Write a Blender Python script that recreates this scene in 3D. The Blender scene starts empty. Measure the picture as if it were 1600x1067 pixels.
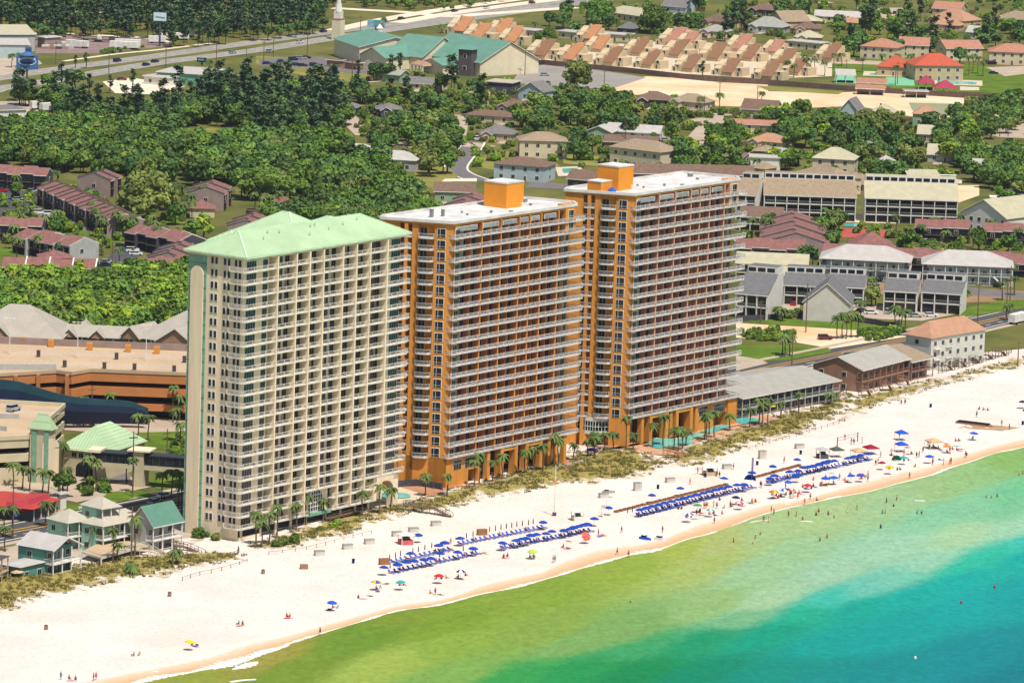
import bpy, math, random
from mathutils import Vector
random.seed(7)
D=bpy.data
SC=bpy.context.scene
COL=SC.collection
R=math.radians
# ---------------- camera model (photograph 1600x1067) -----------------
F=8000.;TH=R(9.013);RO=R(1.8468);HC=245.1
def G(px,py,z=0.):
    "point of height z seen at photograph pixel px,py"
    x,y=px-800,py-533.5
    cr,sr=math.cos(RO),math.sin(RO)
    X=x*cr+y*sr; Y=-x*sr+y*cr
    c,s=math.cos(TH),math.sin(TH)
    t=(z-HC)/(-F*s-Y*c)
    return Vector((X*t,(F*c-Y*s)*t))
def PX(x,y,z=0.):
    z-=HC;c,s=math.cos(TH),math.sin(TH)
    d=y*c-z*s;u=y*s+z*c
    X=F*x/d;Y=-F*u/d;cr,sr=math.cos(RO),math.sin(RO)
    return (800+X*cr-Y*sr,533.5+X*sr+Y*cr)
cam=D.cameras.new('camera'); co=D.objects.new('camera',cam); COL.objects.link(co)
co.location=(0,0,HC)
cam.lens=F/1600*36; cam.sensor_width=36; cam.clip_start=5; cam.clip_end=20000
from mathutils import Matrix
co.matrix_world=Matrix.Translation((0,0,HC))@Matrix.Rotation(math.pi/2-TH,4,'X')@Matrix.Rotation(RO,4,'Z')
SC.camera=co
SC.view_settings.view_transform='Standard'; SC.view_settings.look='None'
SC.view_settings.exposure=0.14; SC.view_settings.gamma=1
# ---------------- light -----------------
sv=Vector((.498,-.865))  # horizontal direction towards the sun
EL=R(63)
sd=Vector((sv.x*math.cos(EL),sv.y*math.cos(EL),math.sin(EL))).normalized()
sl=D.lights.new('sun','SUN'); sl.energy=4.7; sl.angle=R(.53); sl.color=(1,.945,.875)
so=D.objects.new('sun',sl); COL.objects.link(so); so.rotation_euler=(-sd).to_track_quat('-Z','Y').to_euler()
so.location=(300,-400,900)
w=D.worlds.new('World'); SC.world=w; w.use_nodes=True
nt=w.node_tree; bg=nt.nodes['Background']
sk=nt.nodes.new('ShaderNodeTexSky'); sk.sky_type='NISHITA'; sk.sun_disc=False
sk.sun_elevation=EL; sk.sun_rotation=math.atan2(sd.x,sd.y); sk.air_density=1; sk.dust_density=1.2
nt.links.new(sk.outputs[0],bg.inputs[0]); bg.inputs[1].default_value=.10
SC.cycles.max_bounces=5; SC.cycles.diffuse_bounces=2; SC.cycles.glossy_bounces=2; SC.cycles.transmission_bounces=2; SC.cycles.transparent_max_bounces=6
SC.cycles.use_denoising=True
# ---------------- materials -----------------
def s2l(c):
    return tuple(((v/255)/12.92 if v/255<=.04045 else ((v/255+.055)/1.055)**2.4) for v in c)
MT={}
def mat(k,rgb,rough=.8,var=.12,sc=.6,spec=.3,metal=0,rnd=0,rgb2=None,bump=0,coord='Object',stretch=None,stripe=None):
    """procedural material: base colour mottled by two noises, optional per-object shift and stripes"""
    if k in MT: return MT[k]
    m=D.materials.new(k); m.use_nodes=True; MT[k]=m
    n=m.node_tree; b=n.nodes['Principled BSDF']
    b.inputs['Roughness'].default_value=rough; b.inputs['Specular IOR Level'].default_value=spec; b.inputs['Metallic'].default_value=metal
    c1=s2l(rgb); c2=s2l(rgb2) if rgb2 else tuple(v*(1-var*2) for v in c1)
    if not rgb2: c1=tuple(min(1,v*(1+var*.6)) for v in c1)
    tc=n.nodes.new('ShaderNodeTexCoord'); vec=tc.outputs[coord]
    if coord=='World':
        pass
    if stretch:
        mp=n.nodes.new('ShaderNodeMapping'); mp.inputs['Scale'].default_value=stretch; n.links.new(vec,mp.inputs[0]); vec=mp.outputs[0]
    nz=n.nodes.new('ShaderNodeTexNoise'); nz.inputs['Scale'].default_value=sc; nz.inputs['Detail'].default_value=6; nz.inputs['Roughness'].default_value=.65
    n.links.new(vec,nz.inputs['Vector'])
    rp=n.nodes.new('ShaderNodeValToRGB'); rp.color_ramp.elements[0].position=.36; rp.color_ramp.elements[1].position=.64
    rp.color_ramp.elements[0].color=c2+(1,); rp.color_ramp.elements[1].color=c1+(1,)
    n.links.new(nz.outputs[0],rp.inputs[0]); out=rp.outputs[0]
    if stripe:   # (axis, period, width, rgb)
        ax,per,wd,srgb=stripe
        sx=n.nodes.new('ShaderNodeSeparateXYZ'); n.links.new(tc.outputs['Object'],sx.inputs[0])
        mm=n.nodes.new('ShaderNodeMath'); mm.operation='MULTIPLY'; mm.inputs[1].default_value=1/per; n.links.new(sx.outputs[ax],mm.inputs[0])
        fr=n.nodes.new('ShaderNodeMath'); fr.operation='FRACT'; n.links.new(mm.outputs[0],fr.inputs[0])
        lt=n.nodes.new('ShaderNodeMath'); lt.operation='LESS_THAN'; lt.inputs[1].default_value=wd/per; n.links.new(fr.outputs[0],lt.inputs[0])
        mx=n.nodes.new('ShaderNodeMix'); mx.data_type='RGBA'; n.links.new(lt.outputs[0],mx.inputs[0]); n.links.new(out,mx.inputs[6]); mx.inputs[7].default_value=s2l(srgb)+(1,); out=mx.outputs[2]
    if rnd:
        oi=n.nodes.new('ShaderNodeObjectInfo'); hs=n.nodes.new('ShaderNodeHueSaturation')
        mr=n.nodes.new('ShaderNodeMapRange'); mr.inputs[3].default_value=1-rnd; mr.inputs[4].default_value=1+rnd
        n.links.new(oi.outputs['Random'],mr.inputs[0]); n.links.new(mr.outputs[0],hs.inputs['Value'])
        mr2=n.nodes.new('ShaderNodeMapRange'); mr2.inputs[3].default_value=.5-rnd*.05; mr2.inputs[4].default_value=.5+rnd*.05
        ml=n.nodes.new('ShaderNodeMath'); ml.operation='MULTIPLY'; ml.inputs[1].default_value=7.13; n.links.new(oi.outputs['Random'],ml.inputs[0])
        fr=n.nodes.new('ShaderNodeMath'); fr.operation='FRACT'; n.links.new(ml.outputs[0],fr.inputs[0]); n.links.new(fr.outputs[0],mr2.inputs[0]); n.links.new(mr2.outputs[0],hs.inputs['Hue'])
        n.links.new(out,hs.inputs['Color']); out=hs.outputs[0]
    n.links.new(out,b.inputs['Base Color'])
    if bump:
        bp=n.nodes.new('ShaderNodeBump'); bp.inputs['Strength'].default_value=bump; bp.inputs['Distance'].default_value=.3
        n.links.new(nz.outputs[0],bp.inputs['Height']); n.links.new(bp.outputs[0],b.inputs['Normal'])
    return m
def gl(k,rgb,rough=.12,spec=.6): return mat(k,rgb,rough=rough,var=.25,sc=.35,spec=spec)
WHITE=mat('white_paint',(226,222,210)); CREAM=mat('cream_stucco',(236,216,180),sc=.5,var=.07,stretch=(1,1,.1)); RAILC=mat('cream_rail',(226,219,202))
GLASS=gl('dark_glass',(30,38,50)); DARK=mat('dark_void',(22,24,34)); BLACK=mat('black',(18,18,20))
ORANGE=mat('orange_stucco',(212,142,60),sc=.5,var=.1,stretch=(1,1,.1)); ORANGE_SHADED=mat('shaded_orange_stucco',(180,108,62),sc=.15,var=.08)  # second orange is darkened for the balcony recesses, shade put into the colour
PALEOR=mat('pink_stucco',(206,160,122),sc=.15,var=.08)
RAILW=mat('white_rail',(212,207,200)); ROOFG=mat('green_metal',(172,196,154),sc=.1,var=.08,stripe=(0,.9,.16,(138,166,124)))
ROOFG2=mat('green_metal_cross',(172,196,154),sc=.1,var=.08,stripe=(1,.9,.16,(138,166,124)))
TEALP=mat('seafoam_paint',(128,170,142)); ROOFW=mat('white_membrane',(214,210,203),sc=.16,var=.13)
CONC=mat('concrete',(205,188,160),sc=.3,var=.08); GREY=mat('grey_paint',(128,130,132)); WOOD=mat('weathered_wood',(112,92,74),sc=1.5)
TRUNK=mat('bark',(96,80,62),sc=2,rnd=.2); METAL=mat('galvanised',(150,152,150),rough=.4,metal=.6)
# ---------------- mesh builder -----------------
class MB:
    def __init__(s): s.v=[];s.f=[];s.m=[];s.mats=[]
    def mi(s,m):
        if m not in s.mats: s.mats.append(m)
        return s.mats.index(m)
    def poly(s,pts,m):
        k=len(s.v); s.v+= [tuple(p) for p in pts]; s.f.append(tuple(range(k,k+len(pts)))); s.m.append(s.mi(m)); return s
    def box(s,x0,x1,y0,y1,z0,z1,m,top=None):
        k=len(s.v); s.v+=[(x0,y0,z0),(x1,y0,z0),(x1,y1,z0),(x0,y1,z0),(x0,y0,z1),(x1,y0,z1),(x1,y1,z1),(x0,y1,z1)]
        for q in ((0,3,2,1),(0,1,5,4),(1,2,6,5),(2,3,7,6),(3,0,4,7)): s.f.append(tuple(k+i for i in q)); s.m.append(s.mi(m))
        s.f.append((k+4,k+5,k+6,k+7)); s.m.append(s.mi(top or m)); return s
    def prism(s,pts,z0,z1,m,top=None):
        "pts counter-clockwise in plan"
        n=len(pts);k=len(s.v); s.v+=[(p[0],p[1],z0) for p in pts]+[(p[0],p[1],z1) for p in pts]
        for i in range(n):
            j=(i+1)%n; s.f.append((k+i,k+j,k+n+j,k+n+i)); s.m.append(s.mi(m))
        s.f.append(tuple(k+n+i for i in range(n))); s.m.append(s.mi(top or m))
        s.f.append(tuple(k+n-1-i for i in range(n))); s.m.append(s.mi(m)); return s
    def bar(s,a,b,w,m,h=None):
        "square bar between two points"
        a=Vector(a);b=Vector(b);d=(b-a).normalized(); up=Vector((0,0,1)) if abs(d.z)<.9 else Vector((1,0,0))
        r=d.cross(up).normalized()*w/2; u=r.cross(d).normalized()*(h or w)/2; k=len(s.v)
        for p in (a,b):
            for q in (-r-u,r-u,r+u,-r+u): s.v.append(tuple(p+q))
        for q in ((0,1,2,3),(7,6,5,4),(0,4,5,1),(1,5,6,2),(2,6,7,3),(3,7,4,0)): s.f.append(tuple(k+i for i in q)); s.m.append(s.mi(m))
        return s
    def tube(s,pts,rad,m,n=6):
        k=len(s.v); rings=len(pts)
        for i,p in enumerate(pts):
            p=Vector(p); r=rad[i] if isinstance(rad,(list,tuple)) else rad
            d=(Vector(pts[min(i+1,rings-1)])-Vector(pts[max(i-1,0)])).normalized(); up=Vector((1,0,0)) if abs(d.z)>.7 else Vector((0,0,1))
            a=d.cross(up).normalized(); b=d.cross(a)
            for j in range(n):
                t=2*math.pi*j/n; s.v.append(tuple(p+(a*math.cos(t)+b*math.sin(t))*r))
        for i in range(rings-1):
            for j in range(n):
                s.f.append((k+i*n+j,k+i*n+(j+1)%n,k+(i+1)*n+(j+1)%n,k+(i+1)*n+j)); s.m.append(s.mi(m))
        s.f.append(tuple(k+j for j in range(n))); s.m.append(s.mi(m)); s.f.append(tuple(k+(rings-1)*n+n-1-j for j in range(n))); s.m.append(s.mi(m)); return s
    def cone(s,x,y,z0,r0,z1,r1,m,n=8):
        return s.tube([(x,y,z0),(x,y,z1)],[r0,max(r1,.001)],m,n)
    def mesh(s,name):
        me=D.meshes.new(name); me.from_pydata(s.v,[],s.f)
        for m in s.mats: me.materials.append(m)
        me.polygons.foreach_set('material_index',s.m); me.update(); return me
    def ob(s,name,parent=None,me=None):
        o=D.objects.new(name,me or s.mesh(name)); COL.objects.link(o)
        if parent: o.parent=parent
        return o
def tag(o,label=None,cat=None,group=None,kind=None):
    if label: o['label']=label
    if cat: o['category']=cat
    if group: o['group']=group
    if kind: o['kind']=kind
    return o
def thing(name,label,cat,p=(0,0),rz=0,z=0,group=None):
    o=D.objects.new(name,None); COL.objects.link(o); o.empty_display_size=.5
    o.location=(p[0],p[1],z); o.rotation_euler=(0,0,rz); return tag(o,label,cat,group)
def part(name,mb,parent,loc=None,rz=0,kind=None):
    o=mb.ob(name,parent) if isinstance(mb,MB) else D.objects.new(name,mb)
    if not isinstance(mb,MB): COL.objects.link(o); o.parent=parent
    if loc: o.location=loc
    if rz: o.rotation_euler=(0,0,rz)
    if kind: o['kind']=kind
    return o
def dup(o,parent=None):
    c=o.copy(); COL.objects.link(c); c.parent=parent
    for ch in o.children: dup(ch,c)
    return c
# ---- labels made unique at the end from landmarks ----
LM=[]     # (phrase, x, y world)
AUTO=[]   # (object, description, group-noun)
USED={}
def landmark(phrase,p): LM.append((phrase,p[0],p[1]))
def auto(o,desc,cat,group=None):
    tag(o,None,cat,group); AUTO.append((o,desc)); return o
ORD=['nearest','second nearest','third nearest','fourth nearest','fifth nearest','sixth nearest','seventh nearest','eighth nearest','ninth nearest','tenth nearest']
ORD+=[x+' nearest' for x in ('eleventh','twelfth','thirteenth','fourteenth','fifteenth','sixteenth','seventeenth','eighteenth','nineteenth','twentieth')]
NTH=['first','second','third','fourth','fifth','sixth','seventh','eighth','ninth','tenth','eleventh','twelfth','thirteenth','fourteenth','fifteenth','sixteenth','seventeenth','eighteenth','nineteenth','twentieth','twenty-first','twenty-second','twenty-third','twenty-fourth','twenty-fifth','twenty-sixth','twenty-seventh','twenty-eighth','twenty-ninth','thirtieth','thirty-first','thirty-second','thirty-third','thirty-fourth','thirty-fifth','thirty-sixth','thirty-seventh','thirty-eighth','thirty-ninth','fortieth']
TEN=('','','twenty','thirty','forty','fifty','sixty','seventy','eighty')
ORD+=[(TEN[i//10]+('-'+('','first','second','third','fourth','fifth','sixth','seventh','eighth','ninth')[i%10] if i%10 else 'th').replace('tyth','tieth'))+' nearest' for i in range(21,90)]
ORD=[q.replace('tyth ','tieth ') for q in ORD]
def solve_labels():
    keys={}
    lp=[(ph,)+PX(x,y,3) for ph,x,y in LM]
    for o,desc in AUTO:
        x,y=PX(o.location.x,o.location.y,o.location.z)
        best=min(lp,key=lambda l:((l[1]-x)**2+((l[2]-y)*1.6)**2))
        dx,dy=x-best[1],(y-best[2])*1.6
        rel=('right of' if dx>0 else 'left of') if abs(dx)>abs(dy) else ('in front of' if dy>0 else 'behind')
        keys.setdefault((desc,rel,best[0]),[]).append((dx*dx+dy*dy,o))
    for (desc,rel,ph),L in keys.items():
        L.sort(key=lambda t:t[0])
        for i,(d,o) in enumerate(L):
            o['label']=f"{desc} {rel} the {ph}" if len(L)==1 else f"{desc}, {ORD[i]} {rel} the {ph}"
# ---------------- ground sheets -----------------
ZC=[0]
def sheet(name,pxs,m,z,kind='structure',world=False,label=None,cat=None):
    if not world: ZC[0]+=1; z+=ZC[0]*.0015
    pts=[p if world else G(*p) for p in pxs]
    a=sum(pts[i][0]*pts[(i+1)%len(pts)][1]-pts[(i+1)%len(pts)][0]*pts[i][1] for i in range(len(pts)))
    if a<0: pts=pts[::-1]
    mb=MB(); mb.poly([(p[0],p[1],z) for p in pts],m)
    me=mb.mesh(name)
    o=D.objects.new(name,me); COL.objects.link(o); return tag(o,label,cat,None,kind)
def curve(pxs,n=6,world=False):
    "smooth a polyline of pixels on the ground"
    P=[Vector(p) if world else G(*p) for p in pxs]; out=[]
    for i in range(len(P)-1):
        p0=P[max(i-1,0)];p1=P[i];p2=P[i+1];p3=P[min(i+2,len(P)-1)]
        for k in range(n):
            t=k/n; out.append(.5*((2*p1)+(p2-p0)*t+(2*p0-5*p1+4*p2-p3)*t*t+(3*p1-p0-3*p2+p3)*t**3))
    out.append(P[-1]); return out
def ribbon(mb,pts,w,z,m,off=0.,dash=None,h=0):
    L=[]
    for i,p in enumerate(pts):
        d=(pts[min(i+1,len(pts)-1)]-pts[max(i-1,0)]).normalized(); nrm=Vector((-d.y,d.x))
        L.append((p+nrm*(off-w/2),p+nrm*(off+w/2)))
    for i in range(len(L)-1):
        if dash:
            a0,a1=L[i];b0,b1=L[i+1]; ln=(b0-a0).length; n=max(1,round(ln/dash))
            for k in range(n):
                t0=k/n;t1=(k+.4)/n
                mb.poly([(*(a0.lerp(b0,t0)),z),(*(a0.lerp(b0,t1)),z),(*(a1.lerp(b1,t1)),z),(*(a1.lerp(b1,t0)),z)],m)
        else:
            mb.poly([(*L[i][0],z),(*L[i+1][0],z),(*L[i+1][1],z),(*L[i][1],z)],m)
            if h:
                for s in (0,1):
                    mb.poly([(*L[i][s],z-h),(*L[i+1][s],z-h),(*L[i+1][s],z),(*L[i][s],z)],m)
    return mb
# ================= ground =================
GRASS=mat('dry_grass',(112,108,56),rgb2=(78,84,38),sc=.035,rough=.95,spec=.1,bump=.3)
LAWN=mat('lawn',(98,120,36),rgb2=(76,98,28),sc=.12,rough=.95,spec=.1)
LAWN2=mat('pale_lawn',(140,134,72),rgb2=(112,112,52),sc=.06,rough=.95,spec=.1)
ASPH=mat('asphalt',(112,106,104),sc=.2,var=.08,rough=.9)
ASPH2=mat('dark_asphalt',(78,76,78),sc=.2,var=.1,rough=.9)
CONCR=mat('pale_concrete',(178,160,138),sc=.08,var=.08,rough=.9)
HWY=mat('highway_concrete',(146,140,130),sc=.05,var=.07,rough=.9)
LINE=mat('white_line',(220,216,205),sc=1); YLINE=mat('yellow_line',(214,160,40),sc=1)
SANDM=mat('white_sand',(224,205,182),rgb2=(214,194,168),sc=.05,rough=1,spec=.05,bump=.25)
SAND2=mat('orange_sand',(208,172,130),rgb2=(222,200,168),sc=.04,rough=1,spec=.05,bump=.3)
WETS=mat('wet_sand',(196,146,98),rgb2=(186,132,84),sc=.06,rough=.6,spec=.2)
FOAM=mat('sea_foam',(236,228,212),sc=.5,var=.05)
PAVER=mat('paver_deck',(176,128,96),sc=.4); POOLW=mat('pool_water',(74,176,168),rgb2=(92,196,186),sc=.4,rough=.1)
sheet('ground',[(-9000,-200),(9000,-200),(9000,16000),(-9000,16000)],GRASS,-.02,world=True)
# shoreline, left to right
SH=[(-160,1140),(0,1105),(100,1088),(180,1073),(217,1066),(252,1058),(308,1049),(350,1042),(378,1034),(400,1022),(437,1011),(490,994),(560,973),(622,955),(685,946),(747,930),(788,922),(825,913),(872,900),(900,891),(950,877),(991,866),(1030,859),(1075,843),(1107,835),(1150,820),(1182,808),(1225,796),(1307,778),(1356,769),(1404,756),(1455,743),(1483,732),(1514,723),(1558,708),(1600,699),(1700,670),(1900,620),(2300,500)]
shore=curve(SH,4)
# beach sand reaches up under the dunes to the buildings
UP=[(2300,372),(1900,500),(1700,530),(1600,545),(1500,556),(1420,590),(1320,610),(1300,632),(1150,640),(1000,660),(700,740),(560,790),(430,830),(372,836),(300,838),(180,866),(60,885),(-20,905),(-160,930)]
mb=MB(); upw=curve(UP[::-1],4)
def nearest(p,L): return min(L,key=lambda q:(q-p).length_squared)
# sand as a strip mesh with low undulations
bm_n=150
def resample(L,n):
    d=[0]
    for i in range(1,len(L)): d.append(d[-1]+(L[i]-L[i-1]).length)
    out=[];j=0
    for k in range(n):
        t=d[-1]*k/(n-1)
        while j<len(L)-2 and d[j+1]<t: j+=1
        out.append(L[j].lerp(L[j+1],(t-d[j])/max(1e-6,d[j+1]-d[j])))
    return out
def inpoly(p,P):
    c=False;n=len(P)
    for i in range(n):
        a=P[i];b=P[(i+1)%n]
        if (a[1]>p[1])!=(b[1]>p[1]) and p[0]<(b[0]-a[0])*(p[1]-a[1])/(b[1]-a[1])+a[0]: c=not c
    return c
dz=[[(-60,905),(-20,900),(60,893),(180,872),(250,866),(300,864),(372,862),(384,868),(376,880),(300,890),(250,905),(190,912),(120,925),(70,938),(20,958),(-60,985)],
 [(385,852),(410,846),(480,820),(560,800),(600,795),(655,790),(665,800),(600,818),(570,830),(520,845),(480,852),(440,864),(400,862)],
 [(580,800),(630,786),(700,768),(790,742),(900,706),(960,700),(1020,712),(1045,728),(1020,742),(980,752),(930,758),(880,758),(820,772),(760,782),(700,800),(650,806)],
 [(1030,716),(1070,698),(1150,668),(1195,652),(1250,642),(1330,612),(1345,628),(1300,660),(1256,680),(1200,692),(1160,704),(1120,724),(1085,732),(1050,732)],
 [(1320,625),(1360,612),(1400,606),(1470,592),(1560,566),(1620,555),(1620,570),(1537,590),(1475,606),(1412,626),(1360,645),(1310,662)]]
DZW=[[tuple(G(*p)) for p in q] for q in dz]
def dist_poly(p,P):
    best=1e9
    for i in range(len(P)):
        a=Vector(P[i]);b=Vector(P[(i+1)%len(P)]);d=b-a;t=max(0,min(1,(p-a).dot(d)/max(1e-6,d.length_squared)))
        best=min(best,(p-a-d*t).length)
    return best
def cover(p):
    m=0
    for P in DZW:
        d=dist_poly(p,P); s=1 if inpoly(p,P) else -1
        m=max(m,min(1,max(0,.42+s*d/15)))
    return m
bm_n=460
A_=resample(upw,bm_n); B_=resample(shore,bm_n)
from mathutils import noise as NZ
def nz(x,y,s,o=0): return NZ.noise(Vector((x*s+o,y*s,o*.7)))
rows=80
vv=[];ff=[];cv=[]
def dune_h(p,c): return c*(.5+.9*max(0,nz(p.x,p.y,.09,9)+.3)+.35*nz(p.x,p.y,.4,4))
for i in range(bm_n):
    for j in range(rows):
        t=(j/(rows-1))**1.25; p=A_[i].lerp(B_[i],t)
        c=cover(p) if t<.75 else 0
        h=.07
        if t<.97: h+=max(0,nz(p.x,p.y,.09))*.22*(1-t)+max(0,nz(p.x,p.y,.45,5))*.16*(1-t*.6)
        h+=max(0,dune_h(p,c))
        if j==0: h=.03
        vv.append((p.x,p.y,max(.03,h))); cv.append(c)
for i in range(bm_n-1):
    for j in range(rows-1):
        a=i*rows+j; ff.append((a,a+1,a+rows+1,a+rows))
me=D.meshes.new('beach'); me.from_pydata(vv,[],ff); me.polygons.foreach_set('use_smooth',[True]*len(ff)); me.update()
if me.polygons[0].normal.z<0: me.flip_normals()
at=me.attributes.new('cover','FLOAT','POINT'); at.data.foreach_set('value',cv)
BM=D.materials.new('beach_sand'); BM.use_nodes=True; n=BM.node_tree; b=n.nodes['Principled BSDF']; b.inputs['Roughness'].default_value=1; b.inputs['Specular IOR Level'].default_value=.05
tc=n.nodes.new('ShaderNodeTexCoord')
def noi(sc,det=6,ro=.65):
    q=n.nodes.new('ShaderNodeTexNoise'); q.inputs['Scale'].default_value=sc; q.inputs['Detail'].default_value=det; q.inputs['Roughness'].default_value=ro; n.links.new(tc.outputs['Object'],q.inputs[0]); return q
def ramp(src,p0,p1,c0,c1):
    r=n.nodes.new('ShaderNodeValToRGB'); r.color_ramp.elements[0].position=p0; r.color_ramp.elements[1].position=p1; r.color_ramp.elements[0].color=s2l(c0)+(1,); r.color_ramp.elements[1].color=s2l(c1)+(1,); n.links.new(src,r.inputs[0]); return r
def mixc(f,a,b_):
    m=n.nodes.new('ShaderNodeMix'); m.data_type='RGBA'; n.links.new(f,m.inputs[0]); n.links.new(a,m.inputs[6]); n.links.new(b_,m.inputs[7]); return m.outputs[2]
big=noi(.05); fine=noi(.9,8,.75); mid=noi(.22,7,.7)
sand=ramp(big.outputs[0],.35,.65,(211,196,183),(222,209,198)); mark=ramp(fine.outputs[0],.30,.47,(190,166,142),(255,255,255))
mu=n.nodes.new('ShaderNodeMix'); mu.data_type='RGBA'; mu.blend_type='MULTIPLY'; mu.inputs[0].default_value=.6; n.links.new(sand.outputs[0],mu.inputs[6]); n.links.new(mark.outputs[0],mu.inputs[7])
grs=ramp(fine.outputs[0],.35,.62,(112,102,52),(166,150,86))
aa=n.nodes.new('ShaderNodeAttribute'); aa.attribute_name='cover'
su=n.nodes.new('ShaderNodeMath'); su.operation='MULTIPLY_ADD'; n.links.new(aa.outputs['Fac'],su.inputs[0]); su.inputs[1].default_value=.56; n.links.new(mid.outputs[0],su.inputs[2])
ad=n.nodes.new('ShaderNodeMath'); ad.operation='MULTIPLY_ADD'; n.links.new(fine.outputs[0],ad.inputs[0]); ad.inputs[1].default_value=.3; n.links.new(su.outputs[0],ad.inputs[2])
rr=n.nodes.new('ShaderNodeMapRange'); rr.inputs[1].default_value=.93; rr.inputs[2].default_value=1.05; n.links.new(ad.outputs[0],rr.inputs[0])
n.links.new(mixc(rr.outputs[0],mu.outputs[2],grs.outputs[0]),b.inputs['Base Color'])
bp=n.nodes.new('ShaderNodeBump'); bp.inputs['Strength'].default_value=.35; bp.inputs['Distance'].default_value=.3; n.links.new(fine.outputs[0],bp.inputs['Height']); n.links.new(bp.outputs[0],b.inputs['Normal'])
me.materials.append(BM)
bo=D.objects.new('beach_sand',me); COL.objects.link(bo); tag(bo,kind='structure')
# wet sand band
WU=[(-160,1120),(0,1084),(100,1070),(190,1052),(300,1032),(400,1002),(440,993),(520,972),(600,950),(640,942),(700,934),(760,912),(810,900),(850,892),(880,874),(940,856),(1000,848),(1040,840),(1070,826),(1130,806),(1200,786),(1250,780),(1330,758),(1400,738),(1450,728),(1500,710),(1560,694),(1600,684),(1700,655),(1900,600),(2300,478)]
wu=curve(WU,4); a=resample(wu,300); b=resample(shore,300)
vv=[];ff=[];wv=[]
for i in range(300):
    jt=.5*nz(i*.12,3,1.0)+.25*nz(i*.5,8,1.0)
    for j in range(7):
        t=j/6; p=(a[i]-(b[i]-a[i])*.25).lerp(b[i],t) ; vv.append((p.x,p.y,.112)); wv.append(min(1,max(0,(t-.18)*1.5+jt*.5*(1-t))))
for i in range(299):
    for j in range(6):
        k=i*7+j; ff.append((k,k+1,k+8,k+7))
me=D.meshes.new('wet_sand'); me.from_pydata(vv,[],ff); me.update()
if me.polygons[0].normal.z<0: me.flip_normals()
at=me.attributes.new('wet','FLOAT','POINT'); at.data.foreach_set('value',wv)
WM=D.materials.new('wet_sand_edge'); WM.use_nodes=True; n=WM.node_tree; b_=n.nodes['Principled BSDF']; b_.inputs['Roughness'].default_value=.7; b_.inputs['Specular IOR Level'].default_value=.15
aa=n.nodes.new('ShaderNodeAttribute'); aa.attribute_name='wet'; tc=n.nodes.new('ShaderNodeTexCoord'); q=n.nodes.new('ShaderNodeTexNoise'); q.inputs['Scale'].default_value=.5; q.inputs['Detail'].default_value=7; n.links.new(tc.outputs['Object'],q.inputs[0])
ma=n.nodes.new('ShaderNodeMath'); ma.operation='MULTIPLY_ADD'; n.links.new(q.outputs[0],ma.inputs[0]); ma.inputs[1].default_value=.5; ma.inputs[2].default_value=-.25
ad=n.nodes.new('ShaderNodeMath'); n.links.new(aa.outputs['Fac'],ad.inputs[0]); n.links.new(ma.outputs[0],ad.inputs[1])
r=n.nodes.new('ShaderNodeValToRGB'); e=r.color_ramp.elements; e[0].position=.08; e[0].color=s2l((221,208,194))+(1,); e[1].position=.95; e[1].color=s2l((198,162,122))+(1,); x=e.new(.35); x.color=s2l((215,186,156))+(1,); n.links.new(ad.outputs[0],r.inputs[0]); n.links.new(r.outputs[0],b_.inputs['Base Color'])
me.materials.append(WM); mb=MB(); mb.ob=lambda nm:(lambda o:(COL.objects.link(o),o)[1])(D.objects.new(nm,me))
o=mb.ob('wet_sand'); tag(o,kind='structure')
# ---- sea, with colour from the depth of the bottom ----
WC=[(180,1090,170,170,70),(300,1060,150,165,58),(450,1050,122,155,48),(400,1030,160,160,66),(560,1000,112,155,45),(700,975,128,166,48),(850,930,138,174,58),(1000,885,150,184,66),(1060,862,168,190,80),
(640,960,128,158,50),(800,930,138,170,60),(950,890,150,180,66),(1000,980,128,178,92),(850,990,138,176,70),(700,1010,142,180,66),(600,1040,160,190,78),(700,1060,130,180,80),(800,1062,80,162,86),(900,1050,52,155,88),(1000,1050,20,142,86),(900,1000,128,180,92),(1000,1010,90,170,98),
(1100,1050,0,142,112),(1100,1000,30,155,112),(1100,950,150,195,112),(1150,970,120,190,130),(1200,935,165,208,150),(1300,900,160,210,160),(1100,880,170,196,100),(1200,880,158,205,140),(1120,850,178,196,110),(1200,830,170,205,130),(1300,800,172,206,132),(1400,780,164,206,138),(1500,750,152,200,120),(1600,710,140,190,92),(1450,760,160,200,125),
(1600,770,120,205,140),(1500,800,138,208,150),(1600,795,130,205,145),(1400,860,160,214,165),(1500,840,172,216,155),(1600,820,160,215,165),(1400,905,120,205,165),(1450,880,150,212,165),(1500,882,60,190,170),(1550,868,60,190,170),(1600,850,90,200,168),(1300,935,90,195,160),(1350,920,110,200,165),(1250,960,40,175,148),(1340,950,0,168,158),(1430,930,0,170,168),(1500,905,0,172,172),(1600,870,0,175,172),
(1300,1000,0,160,158),(1400,980,0,160,165),(1500,950,0,165,172),(1600,920,0,160,170),(1600,1060,0,128,150),(1500,1030,0,140,158),(1400,1050,0,142,152),(1200,1050,0,145,135),(1200,990,0,160,135),(1300,1060,0,142,145),(1700,1000,0,130,150),(1700,850,30,180,172),(1750,760,120,200,150)]
WCL=[(x,y,s2l((r*(1.02 if r>100 else .7),g*(1.02 if r<90 else .99),b*(.93 if r<90 else 1.04)))) for x,y,r,g,b in WC]
def seacol(px,py):
    wsum=0;c=[0,0,0]
    for x,y,l in WCL:
        dx=(px-x)*.45+(py-y)*.18; dy=(py-y)*1.35+(px-x)*.3
        wq=1/((dx*dx+dy*dy)+60)**2.6
        wsum+=wq
        for k in range(3): c[k]+=l[k]*wq
    return [v/wsum for v in c]
NI,NJ=300,110
sa=resample(curve(SH,6),NI); vv=[];cols=[];ff=[]
off=Vector((.817,-.577))
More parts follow.
